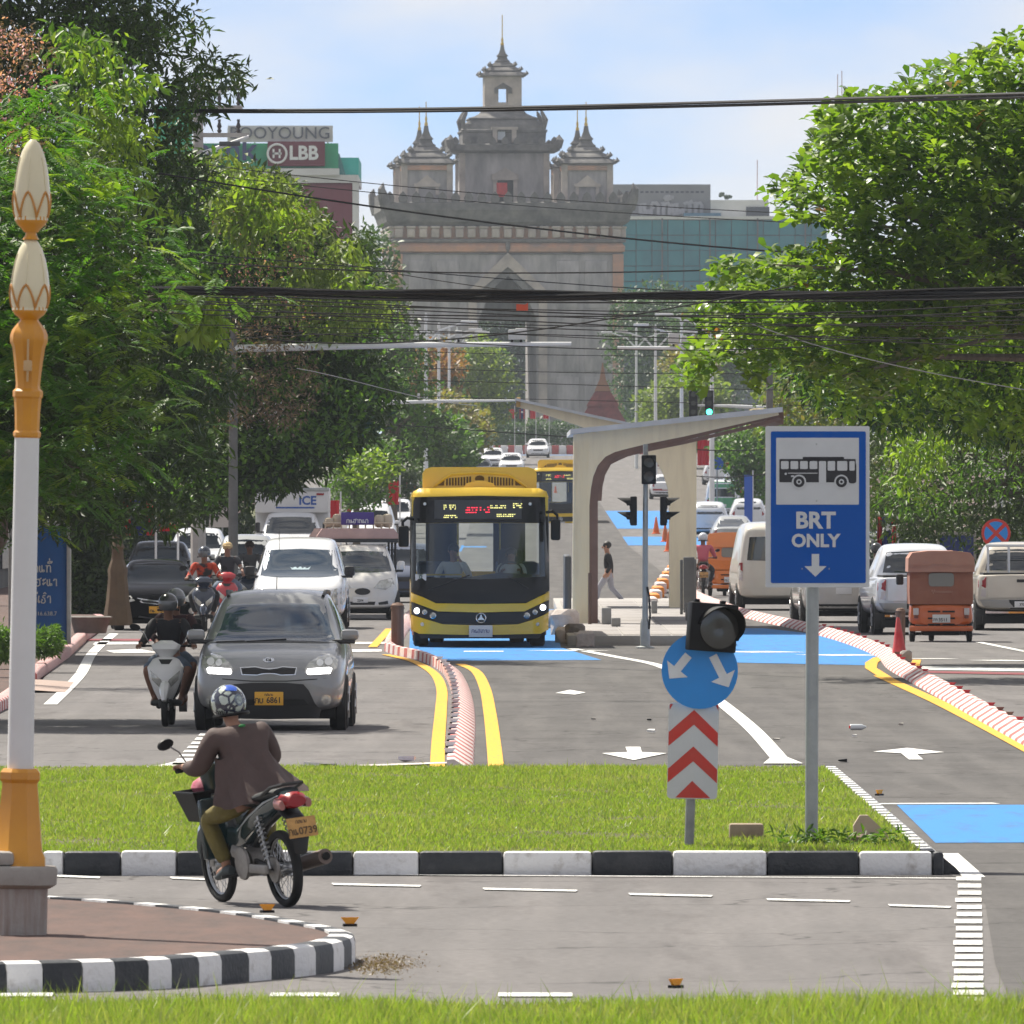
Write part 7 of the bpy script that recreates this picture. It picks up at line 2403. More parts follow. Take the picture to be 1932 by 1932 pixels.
pickup('beige pickup with roll bars at the right edge of the frame', P_BG, 1921, 255, True, math.radians(1))

# ---- tuk-tuks
M_CANV = M('canvas_rust', (.33, .135, .085), rough=.9, col2=(.27, .10, .065), scale=3)
M_CANVP = M('canvas_rose', (.48, .25, .18), rough=.9, col2=(.42, .20, .15), scale=3)
P_OR = paint('tuk_orange', (.62, .12, .015), rough=.45)
def tuktuk(label, x, Yb, canopy, canopy_top, orange, s=1., txt=True):
    t = thing('tuk_tuk', label, 'tuk-tuk', (XX(x, Yb), Yb, ter(Yb)), 0, 'orange tuk-tuks')
    w = .6 * s
    # rear faces -y
    st = [(0, w * .96, .32, .55, .66, w * .94), (.05, w, .30, .6, .72, w * .98), (1.2, w, .3, .6, .72, w * .98), (1.9, w * .7, .3, .55, .66, w * .6), (2.3, w * .35, .35, .5, .6, w * .3)]
    v_ = hull(st, orange, 'body', 1)
    bd_ = link('body', v_, t)
    pf = caster(v_, 'y', 1, -9, 0)
    # canopy
    def rr(zz, wd, d0, d1):
        return [(-wd, d0, zz), (wd, d0, zz), (wd, d1, zz), (-wd, d1, zz)]
    v, f = [], []
    lv = [(.70, w * .97, .0), (.95, w * .985, -.012), (1.22, w * .975, .01), (1.34, w * .985, 0.02)]
    for zz, wd, d in lv:
        v += rr(zz, wd, d, 1.5)
    for i in range(len(lv) - 1):
        for j in range(4):
            f.append((i * 4 + j, i * 4 + (j + 1) % 4, i * 4 + 4 + (j + 1) % 4, i * 4 + 4 + j))
    f.append((12, 13, 14, 15))
    cp = MB().add(v, f).out('canopy_back', canopy, t, smooth=False)
    MB().prism([(-w * 1.03, 1.30), (w * 1.03, 1.30), (w * 1.02, 1.55), (w * .9, 1.655), (w * .4, 1.69), (-w * .4, 1.69), (-w * .9, 1.655), (-w * 1.02, 1.55)], -.06, 1.65, 'y').out('canopy_top', canopy_top, t, smooth=False)
    MB().box(-w * 1.035, w * 1.035, -.075, -.06, 1.40, 1.415).out('canopy_seam', canopy_top, cp)
    MB().prism(rrect(-.235, .235, 1.03, 1.28, .06), -.02, .02, 'y').out('rear_window', M('plastic_window', (.20, .19, .17), rough=.25, coat=.4), cp, smooth=False)
    if txt:
        for zz, sz in ((.93, .085), (1.435, .06)):
            tm = MB().tube([(-.2 + i * .006, 0, sz * .3 * math.sin(i * .9) * (1.6 if i < 12 else .8)) for i in range(66)], .004, 4).mesh('lettering', M('canvas_ink', (.55, .33, .27), rough=.9))
            link('lettering', tm, cp, (0.02, -.03 if zz < 1 else -.066, zz))
    for sd in (-1, 1):
        l_ = MB().box(sd * .42, sd * .52, -.03, .03, .50, .63, .01).out('tail_light', M_TAILW, t)
        MB().box(sd * .43, sd * .51, -.032, .02, .44, .498, .008).out('tail_lens', M('tail_brown', (.2, .05, .03), rough=.3), l_)
    for zz in (.565, .44, .325):
        MB().box(-.25, -.02, -.012, .02, zz - .015, zz + .015, .004).out('vent', M_UNDER, t)
        MB().box(.02, .25, -.012, .02, zz - .015, zz + .015, .004).out('vent', M_UNDER, t)
    pl_ = MB().box(-.165, .165, -.055, -.04, .36, .51, .004).out('licence_plate', M_PLW, t)
    link('lettering', text_mesh('3511', .085, M_INK, .001, bold=.002), pl_, (.03, -.057, .41))
    link('lettering', lao_mesh(('k', 't'), .05, M_INK, .2), pl_, (-.11, -.057, .39))
    MB().box(-w * .98, w * .98, -.03, .03, .20, .30, .02).out('bumper', orange, t)
    for xx, yy in ((-.53, .35), (.53, .35), (-.12, 2.0)):
        wheel(t, xx * s, yy, .215, .10)
    MB().box(-.35, .35, .1, .9, .12, .28, .03).out('engine', M_UNDER, t)
    for sd in (-1, 1):
        MB().tube([(sd * w * .96, 1.45, .6), (sd * w * .96, 1.55, 1.4)], .02, 6).out('canopy_post', M_TRIM, t)
    m_ = MB().box(-w - .2, -w - .06, 1.3, 1.36, 1.05, 1.25, .03).out('mirror', M_TRIM, t)
    return t
tuktuk('rust canopied orange tuk-tuk seen from behind on the right lane', 1776, 236, M_CANV, M_CANVP, P_OR)
P_OR2 = paint('tuk_bright_orange', (.80, .20, .015), rough=.45)
tuktuk('bright orange tuk-tuk tucked left of the cream minibus', 1378, 337, P_OR2, P_OR2, P_OR2, txt=False)

# ---- far queue, right (rear views) and left (fronts)
def simple_rear(st, name, label, mat, x, Yb, dims, wz, group='far cars on the right carriageway'):
    L, Wd, H = dims
    c = Vehicle(name, label, 'car', st, mat, rear_at(x, Yb, L), PI, group, L, Wd, H)
    k = Wd
    c.back([(-.72 * k, wz[0]), (-.62 * k, wz[1]), (.62 * k, wz[1]), (.72 * k, wz[0])], M_GLASS, 'rear_window', step=.2)
    c.back([(.72 * k, .70), (.72 * k, .92), (.92 * k, .92), (.93 * k, .70)], M_TAIL, 'tail_light', True, .015, .2)
    c.back([(-.75 * k, .42), (.75 * k, .42), (.75 * k, .28), (-.75 * k, .28)], M_TRIM, 'bumper', out_=.02, step=.2)
    c.plate(.62, .34, .14, M_PLW, False)
    return c
P_TAXI = paint('taxi_green', (.06, .30, .14))
c = simple_rear(HIACE, 'taxi_van', 'green and white taxi van in the far right queue', P_WHT, 1364, 628, (4.6, .86, 1.9), (1.05, 1.45))
c.back([(-.7, 1.5), (-.6, 1.78), (.5, 1.8), (.62, 1.5)], P_TAXI, 'paint_flash', out_=.008)
c.back([(-.74, .5), (-.74, 1.0), (.74, 1.0), (.74, .5)], P_TAXI, 'lower_panel', out_=.008)
simple_rear(MPV, 'hatchback_car', 'white car right beside the shelter pillar in the far queue', P_WHT, 1338, 540, (4.2, .88, 1.55), (1.0, 1.38))
simple_rear(SEDAN, 'saloon_car', 'small silver saloon above the minibus roof', paint('silver', (.42, .43, .42)), 1384, 470, (4.4, .86, 1.45), (.95, 1.3))
simple_rear(HIACE, 'minibus', 'white van behind the green taxi', P_WHT, 1422, 690, (4.8, .9, 2.05), (1.1, 1.6))
simple_rear(MPV, 'hatchback_car', 'white hatchback left of the BRT sign edge', P_WHT, 1412, 575, (4.2, .86, 1.5), (.98, 1.34))
simple_rear(SEDAN, 'saloon_car', 'dark car topping the far right queue', paint('grey_dark', (.06, .065, .07)), 1392, 760, (4.5, .88, 1.48), (.95, 1.3))
simple_rear(MPV, 'hatchback_car', 'pale car at the far end of the right queue', P_WHT, 1352, 800, (4.2, .86, 1.55), (1.0, 1.38))
simple_rear(MPV, 'hatchback_car', 'farthest white car beside the orange cones', P_WHT, 1412, 860, (4.2, .86, 1.55), (1.0, 1.38))
simple_rear(MPV, 'hatchback_car', 'dark car seen between BRT sign and white pickup', paint('grey_dark', (.06, .065, .07)), 1672, 330, (4.4, .9, 1.75), (1.05, 1.5))
for i, (x, Y, m_, lab) in enumerate(((930, 900, P_WHT, 'white car above the bus roof, leftmost of the far pair'), (965, 860, P_WHT, 'low white car above the bus roof, right of the far pair'), (905, 820, paint('grey_dark', (.06, .065, .07)), 'dark car at the far left above the bus roof'), (1015, 980, P_WHT, 'tiny white car before the far barriers'))):
    simple_front(HATCH, 'hatchback_car', lab, 'car', m_, x, Y, (4.2, .88, 1.5), (.98, 1.38), .72, group='far cars on the left carriageway')
simple_front(VANF, 'passenger_van', 'white van far behind the light truck', 'van', P_WHT, 700, 470, (4.9, .93, 1.9), (1.1, 1.6), .75)
simple_front(HATCH, 'hatchback_car', 'pale car far behind beside the bus shoulder', 'car', P_WHT, 745, 560, (4.2, .88, 1.55), (.98, 1.4), .72)
c = simple_rear(SEDAN, 'saloon_car', 'red and white car seen through the shelter arch', P_WHT, 1255, 720, (4.4, .86, 1.45), (.95, 1.3))
c.back([(-.7, .6), (.7, .6), (.7, .5), (-.7, .5)], M_TAIL, 'stripe', out_=.012)

# ---------------------------------------------------------------- yellow buses
P_YEL = paint('bus_yellow', (.84, .54, .010), rough=.35)
M_BUSGL = glassmat('bus_glass', (.88, .92, .92))
M_INT = M('bus_interior', (.42, .43, .43), rough=.8, var=.1, scale=2)
M_SEAT = M('bus_seat', (.12, .16, .28), rough=.9)
M_DASH = M('bus_dash', (.03, .031, .033), rough=.6)
HWB = 1.23
def busfront(x, z):
    ax_ = abs(x)
    y = 0.02 * (ax_ / 1.0) ** 2
    if ax_ > .95:
        t = min(1, (ax_ - .95) / .285)
        y += .22 * (1 - math.sqrt(max(0, 1 - t * t)))
    y += max(0, z - 1.05) * .06 + max(0, .75 - z) * .05
    if z > 2.62:
        y += ((z - 2.62) / .25) ** 2 * .16
    return y
bcx = lambda x, y: ((x - 632) / 393, (1810 - y) / 393)
def bus(label, x, Y, detailed=True, rz=0.):
    t = thing('city_bus', label, 'bus', (XX(x, Y), Y, ter(Y)), rz, 'yellow city buses')
    L = 10.4
    def fr(pts, mat, name, out_=.0, in_=.02, step=.1, parent=None, both=False):
        o = decal(pts, busfront, out_, in_, step).out(name, mat, parent or t, ang=35)
        if both:
            decal(mir(pts), busfront, out_, in_, step).out(name, mat, parent or t, ang=35)
        return o
    # shell: sides with window band left open, roof, rear, floor
    sides = MB()
    for s in (-1, 1):
        sides.box(s * (HWB - .05), s * HWB, .22, L, .32, 1.15)
        sides.box(s * (HWB - .06), s * (HWB - .01), .22, L, 2.35, 2.70)
    sides.box(-HWB + .05, HWB - .05, L - .05, L, .32, 1.3)
    sides.box(-HWB + .05, HWB - .05, L - .05, L, 2.2, 2.70)
    bo = sides.out('body', P_YEL, t)
    wp = MB()
    for s in (-1, 1):
        for k in range(8):
            y = .3 + k * (L - .6) / 7
            wp.box(s * (HWB - .05), s * (HWB - .005), y - .06, y + .06, 1.15, 2.36)
        for y in (.4, L - .4):
            wp.box(s * (HWB - .9), s * (HWB - .3), L - .05, L, 1.3, 2.2)
    wp.out('window_pillar', M_TRIM, bo)
    for s in (-1, 1):
        MB().box(s * (HWB - .02), s * (HWB - .012), .36, L - .4, 1.16, 2.34).out('side_window', M_BUSGL, bo)
    rf = MB().prism([(-HWB, 2.66), (HWB, 2.66), (HWB - .03, 2.76), (HWB - .16, 2.85), (-HWB + .16, 2.85), (-HWB + .03, 2.76)], .26, L, 'y').out('roof', P_YEL, t)
    MB().box(-HWB + .06, HWB - .06, .3, L - .06, .33, .42).out('floor', M_INT, t)
    MB().box(-HWB + .07, HWB - .07, .3, L - .06, 2.60, 2.655).out('ceiling', M_INT, t)
    # front panels
    brow = [bcx(150, 752), bcx(165, 712), bcx(215, 690), (0, bcx(0, 683)[1]), bcx(1050, 690), bcx(1100, 712), bcx(1116, 752), (0, bcx(0, 742)[1])]
    fr(brow, P_YEL, 'front_brow', .03)
    # glass front: black surround with hole for the windscreen
    mask = [bcx(148, 753), (0, bcx(0, 744)[1]), bcx(1118, 753), bcx(1122, 1410), bcx(1040, 1450), bcx(955, 1492), bcx(640, 1500), bcx(320, 1492), bcx(230, 1450), bcx(148, 1420)]
    hole = [bcx(182, 935), bcx(632, 930), bcx(1085, 935), bcx(1092, 1310), bcx(632, 1330), bcx(185, 1310)]
    mk_ = decal(mask, busfront, .012, .02, .11, holes=[hole]).out('front_mask', M('mask_black', (.009, .009, .010), rough=.2, spec=.35), t, ang=35)
    fr(hole, M_BUSGL, 'windscreen', .006, -.002)
    dp = fr([bcx(312, 772), bcx(925, 772), bcx(925, 905), bcx(312, 905)], M('led_panel', (.05, .052, .055), rough=.3), 'destination_display', .016, -.013)
    M_LY, M_LR = M('led_yellow', (.8, .75, .25), emit=.9), M('led_red', (.9, .03, .06), emit=1.3)
    def rows(cx, cy, w, n, pitch, mat, seed):
        rr = random.Random(seed)
        b_ = MB()
        for k in range(n):
            x_ = cx - w / 2
            while x_ < cx + w / 2:
                L_ = rr.uniform(4, 14)
                if rr.random() < .8:
                    p0, p1 = bcx(x_, cy + (k - (n - 1) / 2) * pitch), bcx(min(x_ + L_, cx + w / 2), cy + (k - (n - 1) / 2) * pitch)
                    y_ = busfront(*p0) - .018
                    b_.box(p0[0], p1[0], y_ - .002, y_, p0[1] - .009, p0[1] + .009)
                x_ += L_ + rr.uniform(2, 5)
        b_.out('lettering', mat, dp, smooth=False)
    rows(587, 843, 110, 3, 17, M_LR, 1)
    rows(680, 841, 42, 3, 17, M_LR, 2)
    rows(420, 822, 85, 3, 13, M_LY, 3)
    rows(760, 820, 110, 2, 15, M_LY, 4)
    rows(897, 812, 64, 3, 13, M_LY, 5)
    rows(420, 888, 105, 2, 13, M_LY, 6)
    rows(815, 880, 130, 2, 13, M_LY, 7)
    for cx in (245, 985):
        px, pz_ = bcx(cx, 800)
        MB().lathe([(.03, 0), (.02, -.02)], 12, (px, busfront(px, pz_) - .012, pz_), 'y').out('marker_lamp', M_BULB, mk_)
    # yellow band, black lamp band, bumper
    fr([bcx(148, 1425), bcx(232, 1455), bcx(322, 1498), bcx(632, 1503), bcx(955, 1498), bcx(1040, 1455), bcx(1122, 1418), bcx(1122, 1470), bcx(945, 1555), bcx(632, 1562), bcx(335, 1555), bcx(148, 1485)], P_YEL, 'front_band', .022)
    lb_ = fr([bcx(150, 1490), bcx(335, 1560), bcx(632, 1566), bcx(945, 1560), bcx(1120, 1476), bcx(1118, 1560), bcx(1000, 1610), bcx(900, 1640), bcx(632, 1648), bcx(370, 1640), bcx(270, 1610), bcx(150, 1575)], M_TRIM, 'lamp_band', .012)
    fr([bcx(150, 1580), bcx(270, 1615), bcx(370, 1645), bcx(632, 1653), bcx(900, 1645), bcx(1000, 1615), bcx(1118, 1565), bcx(1112, 1685), bcx(1060, 1712), bcx(632, 1722), bcx(205, 1712), bcx(158, 1690)], P_YEL, 'bumper', .03)
    fr([bcx(205, 1714), bcx(1060, 1714), bcx(1050, 1745), bcx(215, 1745)], M_TRIM, 'bumper_lip', .01)
    for s in (-1, 1):
        for cx, cz, r, mt in ((443, 1528 if s > 0 else 1550, .058, M_LIT), (330, 1585, .05, M_HEAD), (388, 1560, .04, M_HEAD)):
            px = s * cx / 393
            pz_ = (1810 - cz) / 393
            h_ = MB().lathe([(r * 1.15, 0), (r * 1.15, -.02), (r, -.025)], 18, (px, busfront(px, pz_) - .008, pz_), 'y').out('headlight', M_CHROME, lb_)
            MB().lathe([(r * .92, 0), (r * .6, -.02), (.01, -.026)], 18, (px, busfront(px, pz_) - .03, pz_), 'y').out('lamp_glass', mt, lb_)
        px, pz_ = s * 405 / 393, (1810 - 1645) / 393
        MB().lathe([(.036, 0), (.028, -.012)], 14, (px, busfront(px, pz_) - .03, pz_), 'y').out('fog_lamp', M_HEAD, t)
    c0 = bcx(640, 1602)
    b = MB().tube([(c0[0] + .085 * math.cos(a), busfront(*c0) - .02, c0[1] + .085 * math.sin(a)) for a in np.linspace(0, 2 * PI, 20, endpoint=False)], .011, 6, closed=True)
    for k in range(3):
        a = PI / 2 + k * 2 * PI / 3
        b.prism([(c0[0] + .075 * math.cos(a), c0[1] + .075 * math.sin(a)), (c0[0] + .03 * math.cos(a + 1), c0[1] + .03 * math.sin(a + 1)), (c0[0], c0[1]), (c0[0] + .03 * math.cos(a - 1), c0[1] + .03 * math.sin(a - 1))], busfront(*c0) - .026, busfront(*c0) - .014, 'y')
    b.out('emblem', M_CHROME, lb_)
    px0, px1 = bcx(555, 0)[0], bcx(720, 0)[0]
    lp = MB().box(px0, px1, -.065, -.05, bcx(0, 1735)[1], bcx(0, 1652)[1], .004).out('licence_plate', M_PLW, t)
    link('lettering', lao_mesh(('k', 'n', 's', 'e', 'k', 'aa', 'p'), .065, M('plate_blue', (.08, .1, .25), rough=.6), .16), lp, ((px0 + px1) / 2, -.067, bcx(0, 1706)[1]))
    st_ = fr([bcx(178, 1292), bcx(255, 1292), bcx(255, 1338), bcx(178, 1338)], M_PLW, 'fleet_number', .016, -.013)
    pz2 = bcx(218, 1315)
    link('lettering', text_mesh('04', .11, M('num_ink', (.05, .12, .1), rough=.6), .001, bold=.002), st_, (pz2[0] + .02, busfront(*pz2) - .019, pz2[1]))
    # roof pod
    pod = MB()
    pod.prism([(-1.02, 2.84), (1.02, 2.84), (1.02, 3.12), (.97, 3.2), (.86, 3.23), (-.86, 3.23), (-.97, 3.2), (-1.02, 3.12)], .55, 3.6, 'y')
    po = pod.out('roof_pod', P_YEL, t)
    M_VENT = M('vent_shadow', (.13, .075, .006), rough=.7)  # dark yellow paints the shade between the pod's louvres
    arcp = [(-.86 + .02, 2.87), (-.62, 3.03), (-.5, 3.10), (0, 3.125), (.5, 3.10), (.62, 3.03), (.84, 2.87)]
    MB().tube([(x_, .545, z_) for x_, z_ in arcp], .028, 6).out('pod_rim', P_YEL, po)
    for s in (-1, 1):
        for k in range(9):
            x_ = s * (.17 + k * .052)
            MB().box(x_ - .016, x_ + .016, .54, .56, 2.9, 3.06 - .004 * k).out('louvre_shade', M_VENT, po)
        MB().prism([(s * .64, 2.9), (s * .78, 2.9), (s * .66, 3.02), (s * .63, 3.02)], .54, .56, 'y').out('louvre_shade', M_VENT, po, smooth=False)
    MB().prism(ell(0, 3.02, .085, .06), .535, .56, 'y').out('louvre_shade', M_VENT, po)
    MB().prism([(-.3, 2.86), (.3, 2.86), (.24, 2.94), (.05, 2.99), (-.05, 2.99), (-.24, 2.94)], .36, .56, 'y').out('pod_nose', P_YEL, po, smooth=False)
    MB().box(-.9, .9, 5, 8.4, 2.84, 3.05, .06).out('battery_pod', P_YEL, t)
    # wheels
    for yy in (1.9, 7.6):
        for s in (-1, 1):
            wheel(t, s * 1.05, yy, .47, .27)
    for s in (-1, 1):
        wheel(t, s * .74, 7.6, .47, .27)
    MB().box(-1.1, 1.1, .5, L - .3, .2, .33).out('underbody', M_UNDER, t)
    # mirrors
    for s, x0, x1, z0, z1 in ((1, 1.265, 1.44, 1.92, 2.32), (-1, 1.27, 1.46, 1.8, 2.2)):
        m_ = MB().box(s * x0, s * x1, -.12, .02, z0 + .0, z1 - .02, .04).out('mirror', M_BLK, t)
        MB().tube([(s * 1.2, .1, z1 + .1), (s * 1.3, -.05, z1 + .12), (s * 1.38, -.06, z1 + .05), (s * 1.38, -.05, z1 - .04)], .028, 8).out('mirror_arm', M_BLK, m_)
    for a, b_ in (((270, 1405), (560, 1300)), ((975, 1395), (830, 1310))):
        pa_, pb_ = bcx(*a), bcx(*b_)
        MB().tube([(pa_[0], busfront(*pa_) - .03, pa_[1]), (pb_[0], busfront(*pb_) - .03, pb_[1])], .012, 6).out('wiper', M_TRIM, t)
    # interior
    MB().prism([(-1.12, .42), (1.12, .42), (1.12, 1.30), (.35, 1.34), (-.2, 1.26), (-1.12, 1.24)], .3, .62, 'y').out('dashboard', M_DASH, t)
    MB().tube([(.55 + .21 * math.cos(a), .72 + .1 * math.sin(a), 1.36 + .17 * math.sin(a)) for a in np.linspace(0, 2 * PI, 18, endpoint=False)], .016, 6, closed=True).out('steering_wheel', M_DASH, t)
    ds = MB().box(.33, .78, 1.15, 1.3, .9, 1.75, .05).box(.33, .78, 1.0, 1.3, .85, .95, .04).out('driver_seat', M_DASH, t)
    for r in range(6):
        for s in (-1, 1):
            MB().box(s * .35, s * 1.1, 3.0 + r * 1.0, 3.12 + r * 1.0, .75, 1.5, .04).out('passenger_seat', M_SEAT, t)
    for s in (-1, 1):
        MB().tube([(s * .38, 2.4, .42), (s * .38, 2.4, 2.6)], .02, 6).out('grab_pole', M('pole_yellow', (.7, .5, .05), rough=.4), t)
    MB().tube([(-1.1, .68, 1.3), (-.25, .68, 1.3)], .018, 6).out('handrail', M('pole_yellow', (.7, .5, .05), rough=.4), t)
    return t
the_bus = bus('yellow city bus with black windscreen mask coming down the blue lane', 905.5, 227.4, rz=math.radians(.6))
bus('second yellow bus far behind, half hidden by the shelter pillar', 1057, 578)

# ---------------------------------------------------------------- motorcycles and people
M_SKIN = M('skin', (.36, .19, .125), rough=.6)
M_SKIND = M('skin_tan', (.25, .125, .08), rough=.6)
M_HAIR = M('hair_black', (.012, .010, .009), rough=.55)
M_SPOKE = M('spoke_steel', (.42, .43, .44), rough=.3, metal=.9)
M_ENG = M('engine_alloy', (.28, .265, .25), rough=.5, metal=.5, var=.25, scale=9)
M_TEALB = M('bike_teal', (.012, .035, .042), rough=.22, coat=.9)
M_SEATV = M('seat_vinyl', (.018, .022, .024), rough=.45)
BW = {}
def bikewheel(parent, x, y, r=.285, w=.075, spokes=True):
    k = (r, w, spokes)
    if k not in BW:
        t = MB().lathe([(r * .80, -w * .36), (r * .86, -w * .5), (r * .94, -w * .46), (r * .985, -w * .28), (r, 0), (r * .985, w * .28), (r * .94, w * .46), (r * .86, w * .5), (r * .80, w * .36)], 40, axis='x')
        rm = MB().tube([(0, r * .79 * math.cos(a), r * .79 * math.sin(a)) for a in np.linspace(0, 2 * PI, 36, endpoint=False)], r * .045, 8, closed=True)
        rm.lathe([(.035, -.05), (.05, -.045), (.035, -.02), (.035, .02), (.05, .045), (.035, .05)], 14, axis='x')
        if spokes:
            for i in range(28):
                a = i * 2 * PI / 28
                b = a + (.5 if i % 2 else -.5)
                s = .04 if i % 4 < 2 else -.04
                rm.tube([(s, .045 * math.cos(b), .045 * math.sin(b)), (0, r * .78 * math.cos(a), r * .78 * math.sin(a))], .0028, 4, cap=False)
        else:
            for i in range(5):
                a = i * 2 * PI / 5
                rm.tube([(0, .03 * math.cos(a), .03 * math.sin(a)), (0, r * .77 * math.cos(a), r * .77 * math.sin(a))], .018, 5)
        # lathe with open bore: drop the two end caps of the tyre
        t.f = t.f[:-2] + [(8 * 40 + j, 8 * 40 + (j + 1) % 40, (j + 1) % 40, j) for j in range(40)]
        BW[k] = (t.mesh('wheel', M_TYRE, True, 40), rm.mesh('rim', M_SPOKE, True, 50))
    a, b = BW[k]
    o = link('wheel', a, parent, (x, y, r))
    link('rim', b, o)
    return o

def loft(rings, cap=True):
    """rings: list of (centre, rx vector, ry vector)"""
    n = 16
    v, f = [], []
    for c, a, b in rings:
        c, a, b = Vector(c), Vector(a), Vector(b)
        for j in range(n):
            t = 2 * PI * j / n
            v.append(c + a * math.cos(t) + b * math.sin(t))
    for i in range(len(rings) - 1):
        for j in range(n):
            f.append((i * n + j, i * n + (j + 1) % n, (i + 1) * n + (j + 1) % n, (i + 1) * n + j))
    if cap:
        f.append(tuple(range(n - 1, -1, -1)))
        f.append(tuple(range((len(rings) - 1) * n, len(rings) * n)))
    return MB().add(v, f)

def helix(p0, p1, r, turns, wire):
    p0, p1 = Vector(p0), Vector(p1)
    d = p1 - p0
    a = d.orthogonal().normalized()
    b = d.normalized().cross(a)
    pts = [p0 + d * (i / (turns * 10)) + a * r * math.cos(2 * PI * i / 10) + b * r * math.sin(2 * PI * i / 10) for i in range(turns * 10 + 1)]
    return MB().tube(pts, wire, 5)

def underbone(name, label, loc, rz, lean, body, detail=True, basket=False, plate=True):
    """forward is +y, origin on the ground between the wheels"""
    t = thing(name, label, 'motorcycle', loc, rot=(0, lean, rz))
    bikewheel(t, 0, -.60)
    bikewheel(t, 0, .63, .285, .065)
    # frame, swing arm, fork
    MB().tube([(0, .45, .80), (0, .25, .55), (0, -.1, .42), (0, -.4, .62), (0, -.75, .74)], .035, 8).out('frame', M_TRIM, t)
    for s in (-1, 1):
        MB().tube([(s * .07, -.15, .36), (s * .075, -.62, .285)], .02, 6).out('swing_arm', M_TRIM, t)
        MB().tube([(s * .06, .44, .82), (s * .06, .60, .34), (s * .055, .63, .285)], .021, 8).out('fork_leg', M_SPOKE, t)
        sh_ = helix((s * .12, -.62, .36), (s * .11, -.47, .66), .03, 9, .006).out('shock_absorber', M_SPOKE, t)
        MB().tube([(s * .12, -.63, .30), (s * .11, -.47, .68)], .012, 6).out('damper', M_SPOKE, sh_)
    # front fender
    v = []
    MB().tube([(0, .63 + .31 * math.cos(a), .285 + .31 * math.sin(a)) for a in np.linspace(.1, 2.2, 9)], [.02, .045, .055, .06, .06, .06, .055, .045, .02], 8).out('front_fender', body, t)
    # engine
    eg = loft([((-.10, -.10, .33), (0, .17, 0), (0, 0, .11)), ((.10, -.10, .33), (0, .17, 0), (0, 0, .11))]).out('engine', M_ENG, t)
    MB().lathe([(.125, -.03), (.12, -.05), (.05, -.058), (.01, -.058)], 24, (-.10, -.16, .33), 'x').out('clutch_cover', M_ENG, eg)
    MB().lathe([(.12, .03), (.115, .05), (.01, .056)], 24, (.10, -.16, .33), 'x').out('crank_cover', M_ENG, eg)
    MB().tube([(0, .02, .36), (0, .22, .40)], .07, 10).out('cylinder', M_ENG, eg)
    MB().box(-.145, -.12, -.62, -.22, .26, .33, .012).out('chain_guard', M_ENG, eg)
    MB().lathe([(.10, -.02), (.095, -.035), (.02, -.04)], 18, (-.05, -.60, .285), 'x').out('brake_drum', M_ENG, t)
    # exhaust on the right
    MB().tube([(.05, .2, .36), (.12, .1, .22), (.14, -.2, .2), (.15, -.45, .27)], .02, 8).out('exhaust_pipe', M_ENG, t)
    ex = MB().tube([(.15, -.35, .26), (.165, -.5, .29), (.19, -.95, .36)], [.035, .055, .058], 14).out('muffler', M('muffler_heat', (.16, .12, .10), rough=.45, metal=.6), t)
    MB().lathe([(.03, 0), (.03, -.012)], 12, (.192, -.955, .362), 'y').out('muffler_tip', M_UNDER, ex)
    # body covers
    MB().box(-.20, .20, .40, .46, .34, .80, .03).out('leg_shield', body, t)
    loft([((0, .50, .78), (.09, 0, 0), (0, .05, .05)), ((0, .54, .90), (.10, 0, 0), (0, .07, .03)), ((0, .50, 1.0), (.14, 0, 0), (0, .06, .03)), ((0, .44, 1.06), (.06, 0, 0), (0, .04, .02))]).out('headlamp_cowl', body, t)
    loft([((0, .30, .50), (.05, 0, 0), (0, 0, .10)), ((0, .1, .50), (.07, 0, 0), (0, 0, .10)), ((0, -.1, .58), (.10, 0, 0), (0, 0, .12)), ((0, -.4, .70), (.115, 0, 0), (0, 0, .10)), ((0, -.75, .80), (.10, 0, 0), (0, 0, .07)), ((0, -.92, .83), (.07, 0, 0), (0, 0, .04))]).out('side_cover', body, t)
    for s in (-1, 1):
        MB().tube([(s * .085, .0, .56), (s * .118, -.3, .67), (s * .11, -.6, .78), (s * .09, -.85, .84)], [.004, .008, .008, .003], 5).out('decal_stripe', M('decal_silver', (.45, .48, .5), rough=.4), t)
    loft([((0, .12, .70), (.07, 0, 0), (0, 0, .03)), ((0, .0, .76), (.12, 0, 0), (0, 0, .045)), ((0, -.25, .78), (.135, 0, 0), (0, 0, .045)), ((0, -.55, .83), (.13, 0, 0), (0, 0, .04)), ((0, -.80, .86), (.10, 0, 0), (0, 0, .03))]).out('seat', M_SEATV, t)
    MB().tube([(-.11, -.6, .84), (-.12, -.8, .90), (-.08, -.93, .92), (.08, -.93, .92), (.12, -.8, .90), (.11, -.6, .84)], .014, 6).out('grab_rail', M_TRIM, t)
    # tail
    tl_ = loft([((0, -.86, .80), (.10, 0, 0), (0, 0, .065)), ((0, -.95, .80), (.095, 0, 0), (0, 0, .06)), ((0, -.99, .79), (.07, 0, 0), (0, 0, .04))]).out('tail_light', M_TAIL, t)
    for s in (-1, 1):
        loft([((s * .10, -.84, .78), (.03, 0, 0), (0, 0, .045)), ((s * .105, -.95, .77), (.025, 0, 0), (0, 0, .035))]).out('indicator', M('indicator_pink', (.36, .14, .12), rough=.25, coat=.4), tl_)
    loft([((0, -.80, .72), (.085, 0, 0), (0, .02, .03)), ((0, -.93, .66), (.075, 0, 0), (0, .02, .03)), ((0, -.98, .52), (.065, 0, 0), (0, .02, .02)), ((0, -.96, .42), (.05, 0, 0), (0, .012, .02))]).out('rear_fender', M_TRIM, t)
